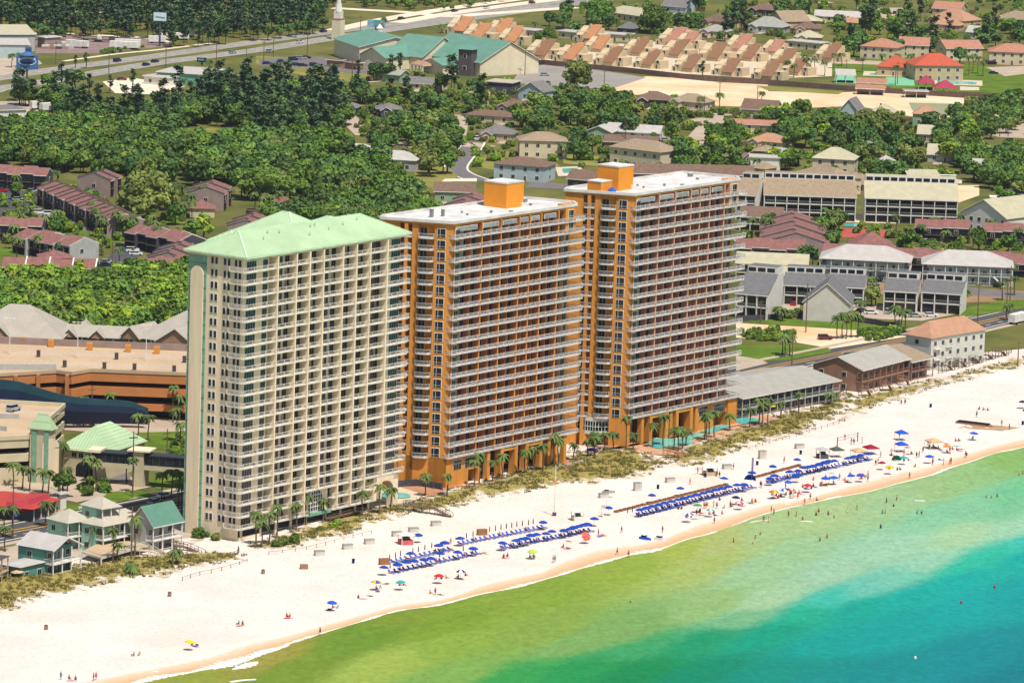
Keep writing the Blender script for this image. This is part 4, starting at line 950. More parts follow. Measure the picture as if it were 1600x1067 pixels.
# ---- houses behind the towers ----
HB=[
('white hip-roofed house half buried in trees, left of the raised white house',(523,238),(588,242),3,12,'hip',3.2,'white','white',None,1),
('raised white-roofed house with dark porch underneath',(584,248),(650,252),4.2,12,'hip',3,'grey','white','raised white-roofed house',1),
('dark grey-roofed house with small lantern roof and garage at the end of the concrete drive',(520,168),(557,170),3,12,'hip',2.2,'dark','grey','lantern-roofed house',1),
('grey-roofed house with lantern roof, right of the other lantern-roofed house',(587,171),(630,172),3,12,'hip',2.2,'dark','grey',None,1),
('tan hip-roofed house by the cul-de-sac trees',(724,179),(800,184),3,11,'hip',2,'cream','brown',None,1),
('domed grey-roofed house near the white car',(746,208),(802,211),3,12,'hip',3,'tan','grey','domed grey-roofed house',1),
('small brown hip roof left of the grey gabled house',(775,164),(812,167),3,12,'hip',2.4,'mauve','brown',None,1),
('small orange gabled hut near the church stair tower',(732,152),(766,153),4,9,'gable',2,'cream','orange',None,1),
('low beige gabled house in front of the church door',(626,129),(690,133),3,11,'gable',2.4,'cream','grey','beige gabled house by the church',1),
('pale green cottage below the church trees',(583,114),(625,118),3.5,9,'gable',2,'green','pale',None,1),
('dark pavilion with beige flat roof right of the church',(758,128),(801,131),5,12,'flat',1,'dark','cream','dark pavilion',1),
('grey gabled house with steep white-trimmed dormers',(807,141),(850,145),4,11,'gablef',4,'blue','grey','grey house with steep dormers',1),
('long two-storey cream apartment house with hip roof and dark stair bay',(810,220),(889,222),7,14,'hip',3,'cream','tan','cream apartment house with stair bay',2),
('two-storey cream apartment house right behind the farthest tower roof',(950,229),(1033,239),7,14,'hip',3.4,'cream','tan','cream apartment house behind the far tower',2),
('two-storey pale grey apartment house nearest the middle tower',(769,256),(853,262),6,14,'hip',2.6,'blue','brown','grey apartment house by the middle tower',2),
('small sage gabled cottage with white edged roof',(912,205),(957,208),3.2,9,'gablef',2.6,'green','white','sage gabled cottage',1),
('white-roofed house with grid of skylights',(942,204),(978,206),3,11,'shed',2.2,'grey','white',None,1),
('low white-roofed house among palms right of the skylights',(976,206),(1032,209),3,12,'gable',2.6,'white','white',None,1),
('low brown-roofed house in front of the white-roofed pair',(942,221),(1028,225),3,10,'gable',2.4,'brown','brown',None,1),
('brown hip-roofed house beside the orange sand lot',(990,155),(1048,158),3.4,13,'hip',3.2,'dark','brown','brown house by the sand lot',1),
('tan hip-roofed house left of the side street',(1044,157),(1100,162),3.4,12,'hip',3.2,'cream','tan',None,1),
('brown gambrel house with two white dormers',(1156,170),(1212,174),4,11,'gable',4,'cream','brown','gambrel house with white dormers',1),
('low salmon roof just below the gambrel house',(1138,193),(1222,197),3,10,'gable',1.6,'cream','salmon',None,1),
('stacked tan-roofed house right of the side street trees',(1166,219),(1222,224),3,12,'hip',3,'cream','peach',None,1),
('second tan roof below the stacked tan-roofed house',(1174,236),(1214,238),3,11,'hip',2,'mauve','tan',None,1),
('bright white stepped house among dark trees',(1170,246),(1222,248),5,9,'flat',.5,'white','white','white stepped house',1),
('low grey-brown roof hidden in dark trees',(1131,243),(1162,246),3,9,'gable',1.4,'mauve','brown',None,1),
('long low brown-roofed motel wing behind the farthest tower roof',(985,271),(1180,275),3.5,9,'gable',3.4,'mauve','brown','long brown motel roof',1),
('brown roofed block beside the small pool behind the towers',(884,279),(932,283),4,10,'gable',3.2,'dark','brown',None,1),
('long brown-gabled building on the tan field behind the cream tower',(677,299),(744,301),4,9,'gable',3,'green','brown','brown-gabled building on the field',1),
# top right houses
('beige low house with garage at the highway bend',(942,18),(1000,26),3.2,14,'hip',3.4,'cream','cream','beige house at the highway bend',1),
('grey-blue gabled house at the very top of the view',(1032,9),(1072,12),3.4,14,'gable',4,'blue','grey',None,1),
('steep brown-roofed house among pines',(1096,32),(1136,36),3.2,12,'hip',4,'tan','brown','steep brown-roofed house',1),
('pale sage-roofed low house with round-topped trees behind',(1090,48),(1134,51),3,13,'hip',3,'cream','pale',None,1),
('pale grey-roofed house right of the tall dark pine',(1165,40),(1222,44),3.2,14,'hip',4.6,'grey','pale',None,1),
('brown low house near the top edge, right of the pines',(1167,14),(1206,17),3,12,'hip',3,'dark','brown',None,1),
('small orange-roofed house left of the tall oak at the townhouses',(1042,50),(1066,53),3,11,'hip',2.6,'cream','peach',None,1),
('dark grey hip roof beneath the tall oak',(962,44),(990,46),3,11,'hip',3,'dark','slate',None,1),
('tan two-gabled house at the top right of the pines',(1198,30),(1224,35),4,16,'gablef',5,'tan','tan',None,1),
('long pale-roofed low house behind tan roofs',(1272,25),(1345,28),3,12,'gable',2.6,'cream','white','long pale-roofed house',1),
('tan hip-roofed house topmost of three stacked ones',(1233,32),(1285,34),3,12,'hip',2.6,'tan','cream',None,1),
('brown hip-roofed house, middle of three stacked ones',(1238,44),(1283,46),3,12,'hip',2.8,'tan','brown',None,1),
('cream hip-roofed house, lowest of three stacked ones',(1240,58),(1284,60),3,12,'hip',3,'tan','cream','lowest of three stacked houses',1),
('low peach roof left of the short street',(1304,34),(1342,37),3,11,'hip',2.4,'tan','peach',None,1),
('red-brown long house at the top edge right of the short street',(1455,13),(1502,16),3,14,'gable',3.4,'tan','salmon',None,1),
('large pinkish hip-roofed house with white ridge',(1450,28),(1506,34),3,16,'hip',5,'tan','peach','large pinkish hip-roofed house',1),
('smaller pinkish house in front of the large pinkish one',(1454,38),(1500,41),3,10,'hip',3.2,'tan','peach',None,1),
('pinkish-tan house at the top right corner',(1550,28),(1612,34),3,16,'hip',4,'tan','tan','house in the top right corner',1),
('small white-roofed cottage left of the dark tree clump',(1508,50),(1536,52),3,10,'gable',3,'grey','white',None,1),
('white and blue steep A-frame house at the edge of the sand',(1311,172),(1341,174),3.6,12,'gablef',5,'blue','grey','steep A-frame house',1),
('tan hip-roofed raised house right of the A-frame',(1360,175),(1398,177),4,11,'hip',3.4,'cream','cream',None,1),
('orange-tan hip-roofed raised house beside the pond',(1424,178),(1465,180),5,11,'hip',3.6,'green','peach','raised house beside the pond',1),
('wide tan gable house with dark fence below the pond house',(1432,209),(1474,211),3.4,12,'gable',3.2,'mauve','cream',None,1),
('cream house with white zigzag gable edge',(1447,241),(1507,244),3.2,13,'gable',3.6,'grey','cream','cream zigzag gable house',1),
('low grey-white roofed house in dark trees left of the zigzag gable',(1331,232),(1376,234),3.4,13,'hip',2.6,'grey','pale',None,1),
('large beige hip-roofed house with window above the wall',(1267,247),(1335,251),6,13,'hip',4,'cream','cream','large beige hip-roofed house',2),
('small white-roofed house below the dark trees',(1362,256),(1399,258),3,11,'hip',3,'white','white',None,1),
('small white gabled house at the lower right of the dark trees',(1512,262),(1550,265),3,11,'gable',3.2,'white','white',None,1),
('narrow pale roof at the edge of the right-hand woods',(1551,243),(1575,237),3,9,'gable',2,'grey','cream',None,1),
('white house with garage at the left of the beige hip house',(1198,240),(1221,243),3.4,9,'gable',2.4,'white','white',None,1),
('low red-roofed house at the left of the bright round trees',(1198,196),(1223,198),3,10,'gable',1.8,'cream','salmon',None,1),
('beige two-storey house with long tan roof behind the terraces',(1243,268),(1298,281),6,14,'hip',3.4,'cream','tan','beige two-storey house',2),
('tan hip roof in front of the beige two-storey house',(1298,284),(1356,290),3.2,12,'hip',3.6,'tan','tan',None,1),
('long cream boat shed with flat cream roof',(1419,277),(1470,278),4,9,'shed',2,'green','cream','cream boat shed',1),
('tan hip-roofed small house left of the large beige one',(1170,262),(1196,265),3,9,'hip',2.2,'tan','tan',None,1),
]
for q in HB:
    lab,a,b,h,dp,ro,r,wl,rf,lm,fl=q
    house(lab,a,b,h,dp,ro,r,wl,rf,lm=lm,floors=fl,garage=('garage' in lab),wing=((2,6.5,3,1.6) if (fl==1 and ro=='hip' and dp>11) else None))
# resort buildings
for lab,a,b,h,dp,ro,r,wl,rf,lm,fl,c in [
('long two-storey cream lodge with salmon zigzag roof beside the lawn',(1342,72),(1402,76),6,16,'hip',3.6,'cream','salmon','salmon-roofed cream lodge',2,'lodge'),
('right wing of the salmon-roofed lodge, white porch posts',(1404,70),(1453,72),6,16,'gable',3.2,'cream','salmon',None,2,'lodge'),
('cream lodge with salmon roof left of the shadowed gap',(1478,76),(1538,76),6,14,'gable',3.4,'cream','salmon',None,2,'lodge'),
('cream lodge with salmon roof at the right edge of the view',(1544,81),(1620,84),6,16,'hip',3.6,'cream','salmon','salmon lodge at the right edge',2,'lodge'),
('two-storey clubhouse with bright vermilion hip roof',(1429,103),(1508,104),7,18,'hip',5,'tan','vermilion','vermilion clubhouse',2,'clubhouse'),
('low pavilion with bright vermilion pyramid roof',(1368,104),(1424,107),4.2,16,'hip',5,'tan','vermilion','vermilion pavilion',1,'pavilion')]:
    house(lab,a,b,h,dp,ro,r,wl,rf,lm=lm,floors=fl,cat=c,name=c)
def canopy(label,a,b,h,dp,r,rf,ro='hip',cat='gazebo',name='gazebo'):
    A,L,rz=frame(a,b,h); T=thing(name,label,cat,A,rz)
    part('roof',roofmesh(ro,.3,L-.3,.3,dp,h,r,RF[rf],WL['white'],.3),T)
    for x in (.5,L/2,L-.5):
        for y in (.6,dp-.4): part('post',shared('post%.1f'%h,MB().box(-.12,.12,-.12,.12,0,h,WL['cream'])),T,(x,y,0)).name='post'
    part('counter',MB().box(1,L-1,dp*.4,dp*.6,0,1.1,WL['dark']),T)
canopy('upper magenta pyramid canopy beside the resort pools',(1434,130),(1461,131),3.4,9,3.2,'magenta'); canopy('lower magenta pyramid canopy nearest the boundary wall',(1460,138),(1499,139),3.4,10,3.2,'magenta')
canopy('blue fronted shade shelter above the green tennis court',(1306,117),(1338,118),4,7,2,'white','shed','shelter','shelter')
canopy('upper low red-brown shed roof beside the tennis court',(1338,129),(1386,131),3,8,1.4,'salmon','shed','shed','shed'); canopy('lower low red-brown shed roof nearest the boundary wall',(1336,138),(1383,140),3,6,1.2,'salmon','shed','shed','shed')
canopy('small grey open shed by the boundary wall',(1413,143),(1452,144),3,7,1.0,'pale','flat','shed','shed')
# ---- stucco townhouses with steep shed roofs ----
def wedge(label,px,py,rf,s=1.0,grp='stucco townhouses with steep shed roofs'):
    "unit: tall wall block, steep shed roof falling to the right front, low side wing"
    p=G(px,py,0); T=thing('stucco_townhouse',None,'townhouse',p,R(-25)); auto(T,label,'townhouse',grp)
    wm=tone('warm_stucco',(200,178,142),sc=.4,var=.07); rm=RF[rf]; k=s*(.84+.2*((px*.37)%1)); T.rotation_euler.z+=R(((px*1.7)%14)-7)
    T.rotation_euler.z=R(-34+((px*1.7)%8)-4)
    w_=5.6*k;y1=8.5*k;H=8.4*k
    mb=MB(); mb.poly([(0,0,0),(w_,0,0),(w_,0,1.8),(0,0,1.8)],wm); mb.poly([(w_,0,0),(w_,y1,0),(w_,y1,H),(w_,0,1.8)],wm); mb.poly([(0,y1,0),(0,0,0),(0,0,1.8),(0,y1,H)],wm); mb.poly([(w_,y1,0),(0,y1,0),(0,y1,H),(w_,y1,H)],wm)
    mb.box(-6.5*k,-.02,3.2*k,y1+3,0,5.2*k,wm); mb.box(-6.5*k,-3.4*k,.4*k,3.2*k,0,2.6*k,wm); mb.box(w_+.02,w_+4.2*k,3*k,y1+2,0,4.4*k,wm)
    part('wall',mb,T)
    m=MB(); m.bar((w_/2,-.3,1.75),(w_/2,y1+.2,H+.1),w_+.5,rm,h=.25); part('roof',m,T)
    m=MB(); m.bar((-3.3*k,.6*k,3.4*k),(-3.3*k,y1,H*.92),3.6*k,wm,h=.2); m.poly([(-1.5*k,.6*k,0),(-1.5*k,y1,0),(-1.5*k,y1,H*.9),(-1.5*k,.6*k,3.3*k)],wm); m.poly([(-5.1*k,.6*k,0),(-5.1*k,y1,0),(-5.1*k,y1,H*.9),(-5.1*k,.6*k,3.3*k)],wm); m.poly([(-5.1*k,.6*k,0),(-1.5*k,.6*k,0),(-1.5*k,.6*k,3.3*k),(-5.1*k,.6*k,3.3*k)],wm); part('steep_wing',m,T)
    hh=H*(.72+.2*((px*.61)%1)); m=MB().box(-2.5*k,w_*.8,y1+.1,y1+5*k,0,hh,wm); part('upper_block',m,T)
    m=MB(); m.bar((w_*.2,y1+.2,hh+.2),(w_*.2,y1+5*k,hh+1.6),4.2*k,rm,h=.22); part('rear_roof',m,T)
    part('chimney',MB().box(-1.2*k,-.2*k,y1-1.2*k,y1,H*.6,H+.5,wm),T)
    winpart(T,-5*k,.4*k,.05,0,'door'); winpart(T,w_+2*k,3*k,.05,0,'door'); winpart(T,w_+2.6*k,3*k,2.6); winpart(T,w_,y1*.62,2.2,R(90)); winpart(T,w_,y1*.62,.1,R(90),'door'); winpart(T,-3.3*k,.6*k,1.6)
    FOOT.append((p.x,p.y,7,0,8,6))
fr=[(880,98,'orange'),(942,103,'rust'),(1003,107,'rust'),(1066,113,'rust'),(1128,119,'rust'),(1190,125,'rust'),(1233,118,'rust'),(835,92,'rust')]
for i,(x,y,f) in enumerate(fr): wedge('steep %s-roofed stucco townhouse by the wall'%('orange' if f=='orange' else 'brown'),x,y,f)
for x,y,f in ((925,82,'orange'),(985,88,'rust'),(1045,91,'rust'),(1105,96,'rust'),(1160,96,'rust'),(1215,104,'rust')): wedge('steep %s-roofed stucco townhouse, middle row'%('orange' if f=='orange' else 'brown'),x,y,f)
for x,y,f in ((912,66,'orange'),(1040,72,'salmon'),(1065,76,'salmon'),(1145,82,'salmon'),(1200,86,'salmon'),(1285,96,'rust'),(710,54,'orange'),(770,60,'orange'),(735,66,'orange'),(790,70,'orange')): wedge('steep %s-roofed stucco townhouse, back row'%({'orange':'orange','salmon':'pink','rust':'brown'}[f]),x,y,f)
landmark('steep-roofed townhouses',G(1060,100))
for lab,a,b in (('flat white roof with skylights behind the orange-roofed townhouses',(800,46),(836,49)),('flat white carport roof right of the first one',(870,49),(902,52)),('flat white carport roof beside the dark tree',(936,53),(985,56)),('double flat white roof left of the salmon lodge',(1226,64),(1282,69))):
    house(lab,a,b,3.4,9,'flat',.3,'cream','white',cat='carport',name='carport')
# boundary wall
mb=MB(); q=curve([(808,96),(830,99),(870,104),(980,114),(1100,127),(1200,133),(1320,142),(1400,147),(1450,150),(1546,156)],3)
for a,b in zip(q,q[1:]): mb.bar((*a,1.2),(*b,1.2),.4,tone('brown_block_wall',(104,82,74),sc=.5),h=2.4)
tag(mb.ob('boundary_wall'),'long dark brown wall along the back of the orange sand lot','wall')
landmark('long boundary wall',G(1200,133))
# ================= larger individual buildings =================
def volume(T,E,ER,EL,h,roof,r,wm,rm,floors=2,porch=0,z0=0,win=True,rail_m=None,ov=.5,winrows=None,pz=0):
    "block given by its near eave corner E, right eave corner ER, back-left eave corner EL (pixels), eave height h"
    O=G(*E,h);q=G(*ER,h);d=q-O;w=d.length;rz=math.atan2(d.y,d.x);D_=(G(*EL,h)-O).length
    o0=T.location; c,s=math.cos(T.rotation_euler.z),math.sin(T.rotation_euler.z)
    dx,dy=O.x-o0.x,O.y-o0.y; lx,ly=dx*c+dy*s,-dx*s+dy*c; lr=rz-T.rotation_euler.z
    def pl(name,mb,parent=None):
        return part(name,mb,T,(lx,ly,0),lr)
    wk=walls(roof,ov,w-ov,ov+porch,D_-ov,z0,h,r if not porch else 0,wm)
    if porch and roof=='gable': wk=walls('gable',ov,w-ov,ov+porch,D_-ov,z0,h,0.001,wm); 
    W_=pl('wall',wk)
    if porch and roof=='gable':
        m=MB()
        for x in (ov+.02,w-ov-.02): m.poly([(x,ov,h-.05),(x,D_-ov,h-.05),(x,D_/2,h+r*.93)],wm)
        pl('gable_end',m)
    k=roofmesh(roof,ov,w-ov,ov,D_-ov,h,r,rm,wm,ov); pl('roof',k)
    fh=(h-z0)/floors
    def wp(x,y,z,a,kind='window'):
        cc,ss=math.cos(lr),math.sin(lr); winpart(T,lx+x*cc-y*ss,ly+x*ss+y*cc,z,lr+a,kind)
    if win:
        for f in range(floors):
            n=max(1,int(w/3.6))
            for i in range(n): wp(ov+(w-2*ov)*(i+.5)/n,ov+porch,z0+f*fh+(.05 if porch and i%2 else .8),0,'door' if porch and i%2 else 'window')
            for i in range(max(1,int(D_/6))): wp(ov,ov+porch+(D_-porch)*(i+.5)/max(1,int(D_/6)),z0+f*fh+.9,R(-90))
    if porch:
        n=max(2,int(w/3.4)); rm_=rail_m or WHITE
        for i in range(n+1):
            x=ov+(w-2*ov)*i/n; m=MB(); m.box(x-.12,x+.12,ov-.1,ov+.12,0,h,rm_); pl('porch_post',m)
        for f in range(floors):
            z=z0+f*fh
            if z>.3: m=MB(); m.box(ov-.1,w-ov+.1,ov-.2,ov+porch,z-.25,z,rm_); pl('porch_deck',m)
            if z>.3 or pz: m=MB(); rail(m,[(ov,ov+porch),(ov,ov),(w-ov,ov)],z,1,rm_,.4,.06); pl('railing',m)
    a=rz;cx=O+Vector((math.cos(a)*w/2-math.sin(a)*D_/2,math.sin(a)*w/2+math.cos(a)*D_/2)); FOOT.append((cx.x,cx.y,0,rz,w/2,D_/2))
    return O,w,D_,(lx,ly,lr)
def building(name,label,cat,E,h,lm=None,rz=R(54)):
    O=G(*E,h); T=thing(name,label,cat,O,rz)
    if lm: landmark(lm,O)
    return T
TEAL=tone('seafoam_siding',(146,192,168),sc=.4,var=.05)
# --- seaside houses at lower left ---
RF['shellw']=tone('shell_standing_seam',(178,170,152),sc=.4,var=.05)
T=building('beach_house','seafoam three-storey beach house with square tower and white porches','house',(160,796),10.5,'seafoam tower house')
volume(T,(160,796),(192,791),(122,788),10.5,'hip',2.2,TEAL,RF['shellw'],3,2.2,0,pz=1)
volume(T,(106,818),(146,812),(67,810),7.0,'hip',2.6,TEAL,RF['shellw'],2,2.0,0)
volume(T,(162,823),(232,809),(134,814),6.8,'hip',2.4,TEAL,RF['shellw'],2,2.4,0)
A=G(128,856);m=MB()
mb=MB(); P_=[G(127,862,2.2),G(158,872,2.2),G(236,850,2.2),G(225,842,2.2),G(150,850,2.2)]; O=Vector(T.location[:2])
c,s=math.cos(R(54)),math.sin(R(54))
loc=lambda p:((p.x-O.x)*c+(p.y-O.y)*s,-(p.x-O.x)*s+(p.y-O.y)*c)
dk=[loc(p) for p in P_]; mb.prism(dk,1.9,2.2,WHITE,top=WL['tan']); part('deck',mb,T)
mb=MB(); rail(mb,dk[:4],2.2,1,WHITE,.4,.06); part('deck_railing',mb,T)
for p in dk[:3]: part('deck_post',MB().box(-.15,.15,-.15,.15,0,1.9,WHITE),T,(p[0],p[1],0))
T=building('beach_house','grey beach house with big teal roof and two storeys of white porches','house',(240,824),6.8,'teal-roofed beach house')
volume(T,(240,824),(289,814),(209,815),6.8,'gable',4.6,WL['grey'],RF['teal'],2,2.4,0,pz=1)
T=building('beach_house','teal beach house with low grey gable roof and stacked white porches','house',(84,861),6.6,'grey-gabled teal house')
volume(T,(84,861),(131,850),(32,849),6.6,'gablef',2.6,tone('house_deep_teal',(84,134,122),sc=.4,var=.07),RF['white'],2,2.6,0,pz=1)
T=building('beach_house','low dark teal annex with flat pale roof beside the dune','house',(32,887),3.6,'low teal annex')
volume(T,(32,887),(76,877),(14,878),3.6,'hip',.7,tone('house_deep_teal',(0,0,0)),RF['white'],1,0,0)
T=building('beach_house','brown beach house with pale posts cut off by the left edge','house',(-4,878),6.5,'brown house at the left edge')
volume(T,(-14,882),(17,868),(-60,866),6.5,'hip',.8,WL['brown'],RF['dark'],2,2.2,0,rail_m=WL['tan'],pz=1)
# --- beachfront buildings at right ---
T=building('beach_motel','long two-storey dark motel with one grey shed roof facing the beach','motel',(1161,623),6.2,'grey-roofed beach motel')
volume(T,(1161,623),(1316,594),(1142,597),6.2,'gable',2.6,WL['dark'],tone('pale_slate_roof',(160,156,144),sc=.4,var=.06),2,2.6,0,rail_m=WL['grey'],pz=1)
T=building('beach_lodge','brown gabled beach lodge with pale roof, skylight and wooden stairs','lodge',(1349,579),7,'brown beach lodge')
volume(T,(1349,579),(1425,560),(1281,566),7,'gable',3.2,WL['brown'],tone('pale_slate_roof',(0,0,0)),2,2.2,0,rail_m=WL['brown'],pz=1)
T=building('beach_lodge','small brown beach annex with tan roof and dark porch','lodge',(1425,566),6,'tan-roofed beach annex')
volume(T,(1426,566),(1462,558),(1392,545),6,'gable',2.8,WL['dark'],RF['tan'],2,2,0,rail_m=WL['brown'],pz=1)
T=building('beach_hotel','pale three-storey beach hotel with orange hip roof and white balconies','hotel',(1456,529),10,'orange-roofed beach hotel')
O,w,D_,L_=volume(T,(1456,529),(1543,515),(1404,524),10,'hip',4.2,tone('pale_stucco',(196,196,182),sc=.4,var=.05),RF['peach'],3,0,0)
for f in (1,2):
    for i in range(4):
        m=MB(); m.box(0,3.2,-1.3,0,-.2,0,WHITE); rail(m,[(0,0),(0,-1.3),(3.2,-1.3),(3.2,0)],0,1,WHITE,.35,.06); part('balcony',m,T,(1.5+i*(w-3)/4,.5,f*3.33))
def stairs(label,p,q,z,wd=1.6,m=WOOD,cat='boardwalk',rails=True):
    "wooden boardwalk from p to q then steps down"
    A=G(*p,z);B=G(*q,0); d=B-A; rz=math.atan2(d.y,d.x); L=d.length; T=thing('boardwalk',label,cat,A,rz)
    mb=MB(); fl=L*.6; mb.box(0,fl,-wd/2,wd/2,z-.15,z,m); n=8
    for i in range(n): x=fl+(L-fl)*i/n; mb.box(x,x+(L-fl)/n,-wd/2,wd/2,max(0,z*(1-(i+1)/n)-.1),z*(1-(i+.5)/n),m)
    part('deck',mb,T)
    for s in (-1,1):
        r=MB(); y=s*wd/2; r.bar((0,y,z+1),(fl,y,z+1),.1,m); r.bar((0,y,z+.5),(fl,y,z+.5),.07,m); r.bar((fl,y,z+1),(L,y,1.0),.1,m)
        for i in range(int(L/2)+1):
            x=i*L/int(L/2+.01) if int(L/2) else 0; zt=z if x<fl else z*(1-(x-fl)/(L-fl)); r.bar((x,y,0),(x,y,zt+1),.12,m)
        part('handrail',r,T)
    return T
stairs('dark wooden boardwalk from the pool corner to the sand, two flights',(632,788),(706,808),2.2,2.0)
stairs('wooden boardwalk along the dune below the cream tower pool',(510,810),(585,800),1.4,1.8)
stairs('tan zigzag wooden steps below the glass lobby',(1040,702),(1072,722),2.4,2.0,tone('tan_wood',(170,124,84),sc=1.5))
stairs('white boardwalk steps below the seafoam house deck',(206,858),(262,874),1.8,1.6,WL['cream'])
stairs('weathered boardwalk right of the white steps on the dune',(250,848),(318,866),1.2,1.6)
for i,(x,y) in enumerate(((1352,618),(1385,610),(1412,601))): stairs('brown lodge staircase, %s from the left'%NTH[i],(x-8,y-9),(x+10,y+2),2.2,1.8,WL['brown'])
for i in range(5): x=1475+i*21;y=577-i*5.5; stairs('dark hotel staircase, %s from the left'%NTH[i],(x-6,y-6),(x+14,y+2),1.8,1.8,WOOD)
def fenceline(name,label,cat,pxs,h,m,sp=2.5,w=.1,rails=2,solid=False,z=0):
    q=curve(pxs,4); o=q[0]; T=thing(name,label,cat,o); mb=MB(); q=[p-o for p in q]
    for a,b in zip(q,q[1:]):
        if solid: mb.bar((*a,h/2),(*b,h/2),.25,m,h=h)
        else:
            for k in range(rails): mb.bar((*a,z+h*(k+1)/rails),(*b,z+h*(k+1)/rails),.07,m)
    mb2=MB(); L=sum((b-a).length for a,b in zip(q,q[1:])); q2=resample(q,int(L/sp)+2)
    if not solid: part('rails',mb,T)
    else: part('panel',mb,T)
    pm=MB().box(-w/2,w/2,-w/2,w/2,0,z+h+.1,m).mesh('post')
    if len(q2)<=100:
        for p in q2: part('post',pm,T,(p.x,p.y,0))
    return T
fenceline('pool_fence','white railing curving along the middle tower deck','fence',[(745,764),(800,752),(860,738),(905,726),(930,716),(942,704)],1.1,RAILW,2,.12,3)
fenceline('pool_fence','white railing along the pools of the farthest tower','fence',[(1058,712),(1085,700),(1115,690),(1150,680),(1190,668),(1215,655)],1.1,RAILW,2,.12,3)
fenceline('beach_fence','dark sagging dune fence left of the cream tower','fence',[(300,882),(330,876),(370,868),(372,860)],1.2,WOOD,1.5,.12,3)
fenceline('beach_fence','line of thin posts at the foot of the dune, left','fence',[(285,908),(310,900),(340,894),(372,885),(386,880)],1,WOOD,4,.16,1)
fenceline('beach_fence','line of thin posts at the foot of the dune, below the cream tower','fence',[(420,868),(470,862),(520,850),(580,835)],1,WOOD,4,.14,1)
fenceline('beach_fence','line of thin posts on the open sand at right','fence',[(1415,620),(1440,614),(1480,604),(1520,596)],1,WOOD,5,.16,1)
fenceline('beach_fence','line of thin posts along the dune below the grey motel','fence',[(1170,704),(1220,690),(1270,676),(1320,660)],1,WOOD,4,.14,1)
fenceline('pool_fence','dark wall with posts behind the cream tower pool','fence',[(622,764),(650,762),(690,768)],2.2,WL['dark'],3,.6,2,solid=True)
fenceline('boardwalk_fence','dark timber deck rail below the grey beach motel','fence',[(1185,650),(1240,641),(1300,627),(1322,620)],2.2,WOOD,2.4,.2,3)
fenceline('boardwalk_fence','dark timber deck below the orange-roofed hotel','fence',[(1466,585),(1510,575),(1560,560),(1580,552)],1.6,WOOD,2.4,.2,3)
# decks and pools at the towers
lot([(640,783),(625,776),(600,764),(740,760),(905,716),(935,700),(1010,690),(1000,700),(940,712),(925,720),(860,742),(745,768)],PAVER,.35,'pool_deck')
lot([(905,716),(960,700),(1100,672),(1195,650),(1222,655),(1180,672),(1090,702),(1062,714),(990,712),(935,706)],mat('tan_deck',(196,152,116),sc=.4),.38,'pool_deck')
lot([(575,796),(582,770),(625,764),(660,775),(650,786),(600,794)],CONC,.35,'pool_deck')
for q in ([(582,787),(585,777),(610,773),(636,775),(640,781),(610,783),(600,788)],[(1012,698),(1022,689),(1070,690),(1084,696),(1050,703),(1025,704)],[(1062,689),(1075,684),(1125,668),(1142,669),(1100,684),(1075,691)],[(1148,662),(1155,657),(1180,657),(1186,661),(1165,666)]): lot([PX(*v) for v in curve(q+[q[0]],3)[:-1]],POOLW,.5,'swimming_pool')
# --- striped-gable estate at right centre ---
rowhouse('striped maroon terrace seen end-on, right of the farthest tower',(1245,366),(1242,329),22,5,3.4,6,'mauve','red','end-on striped terrace',stripes=True)
rowhouse('maroon sawtooth row immediately right of the farthest tower',(1150,372),(1258,377),12,4.5,2.6,4,'mauve','red','sawtooth row by the tower')
rowhouse('long maroon sawtooth row behind the cream hip roofs',(1288,380),(1482,392),12,4.5,2.6,7,'mauve','red','long sawtooth row')
rowhouse('maroon sawtooth row at the right edge behind the second cream hip roof',(1515,392),(1640,400),12,4.5,2.6,4,'mauve','red','sawtooth row at the right edge')
rowhouse('low maroon row with dark front behind palms',(1430,342),(1517,346),9,5,2.4,2,'dark','red','dark-fronted maroon row',stag=0)
rowhouse('low maroon row with dark front at the right edge',(1536,348),(1630,352),9,5,2.4,3,'dark','red',None,stag=0)
house('large maroon hip roof in front of the red tennis court',(1330,386),(1400,388),4,16,'hip',4.5,'dark','red')
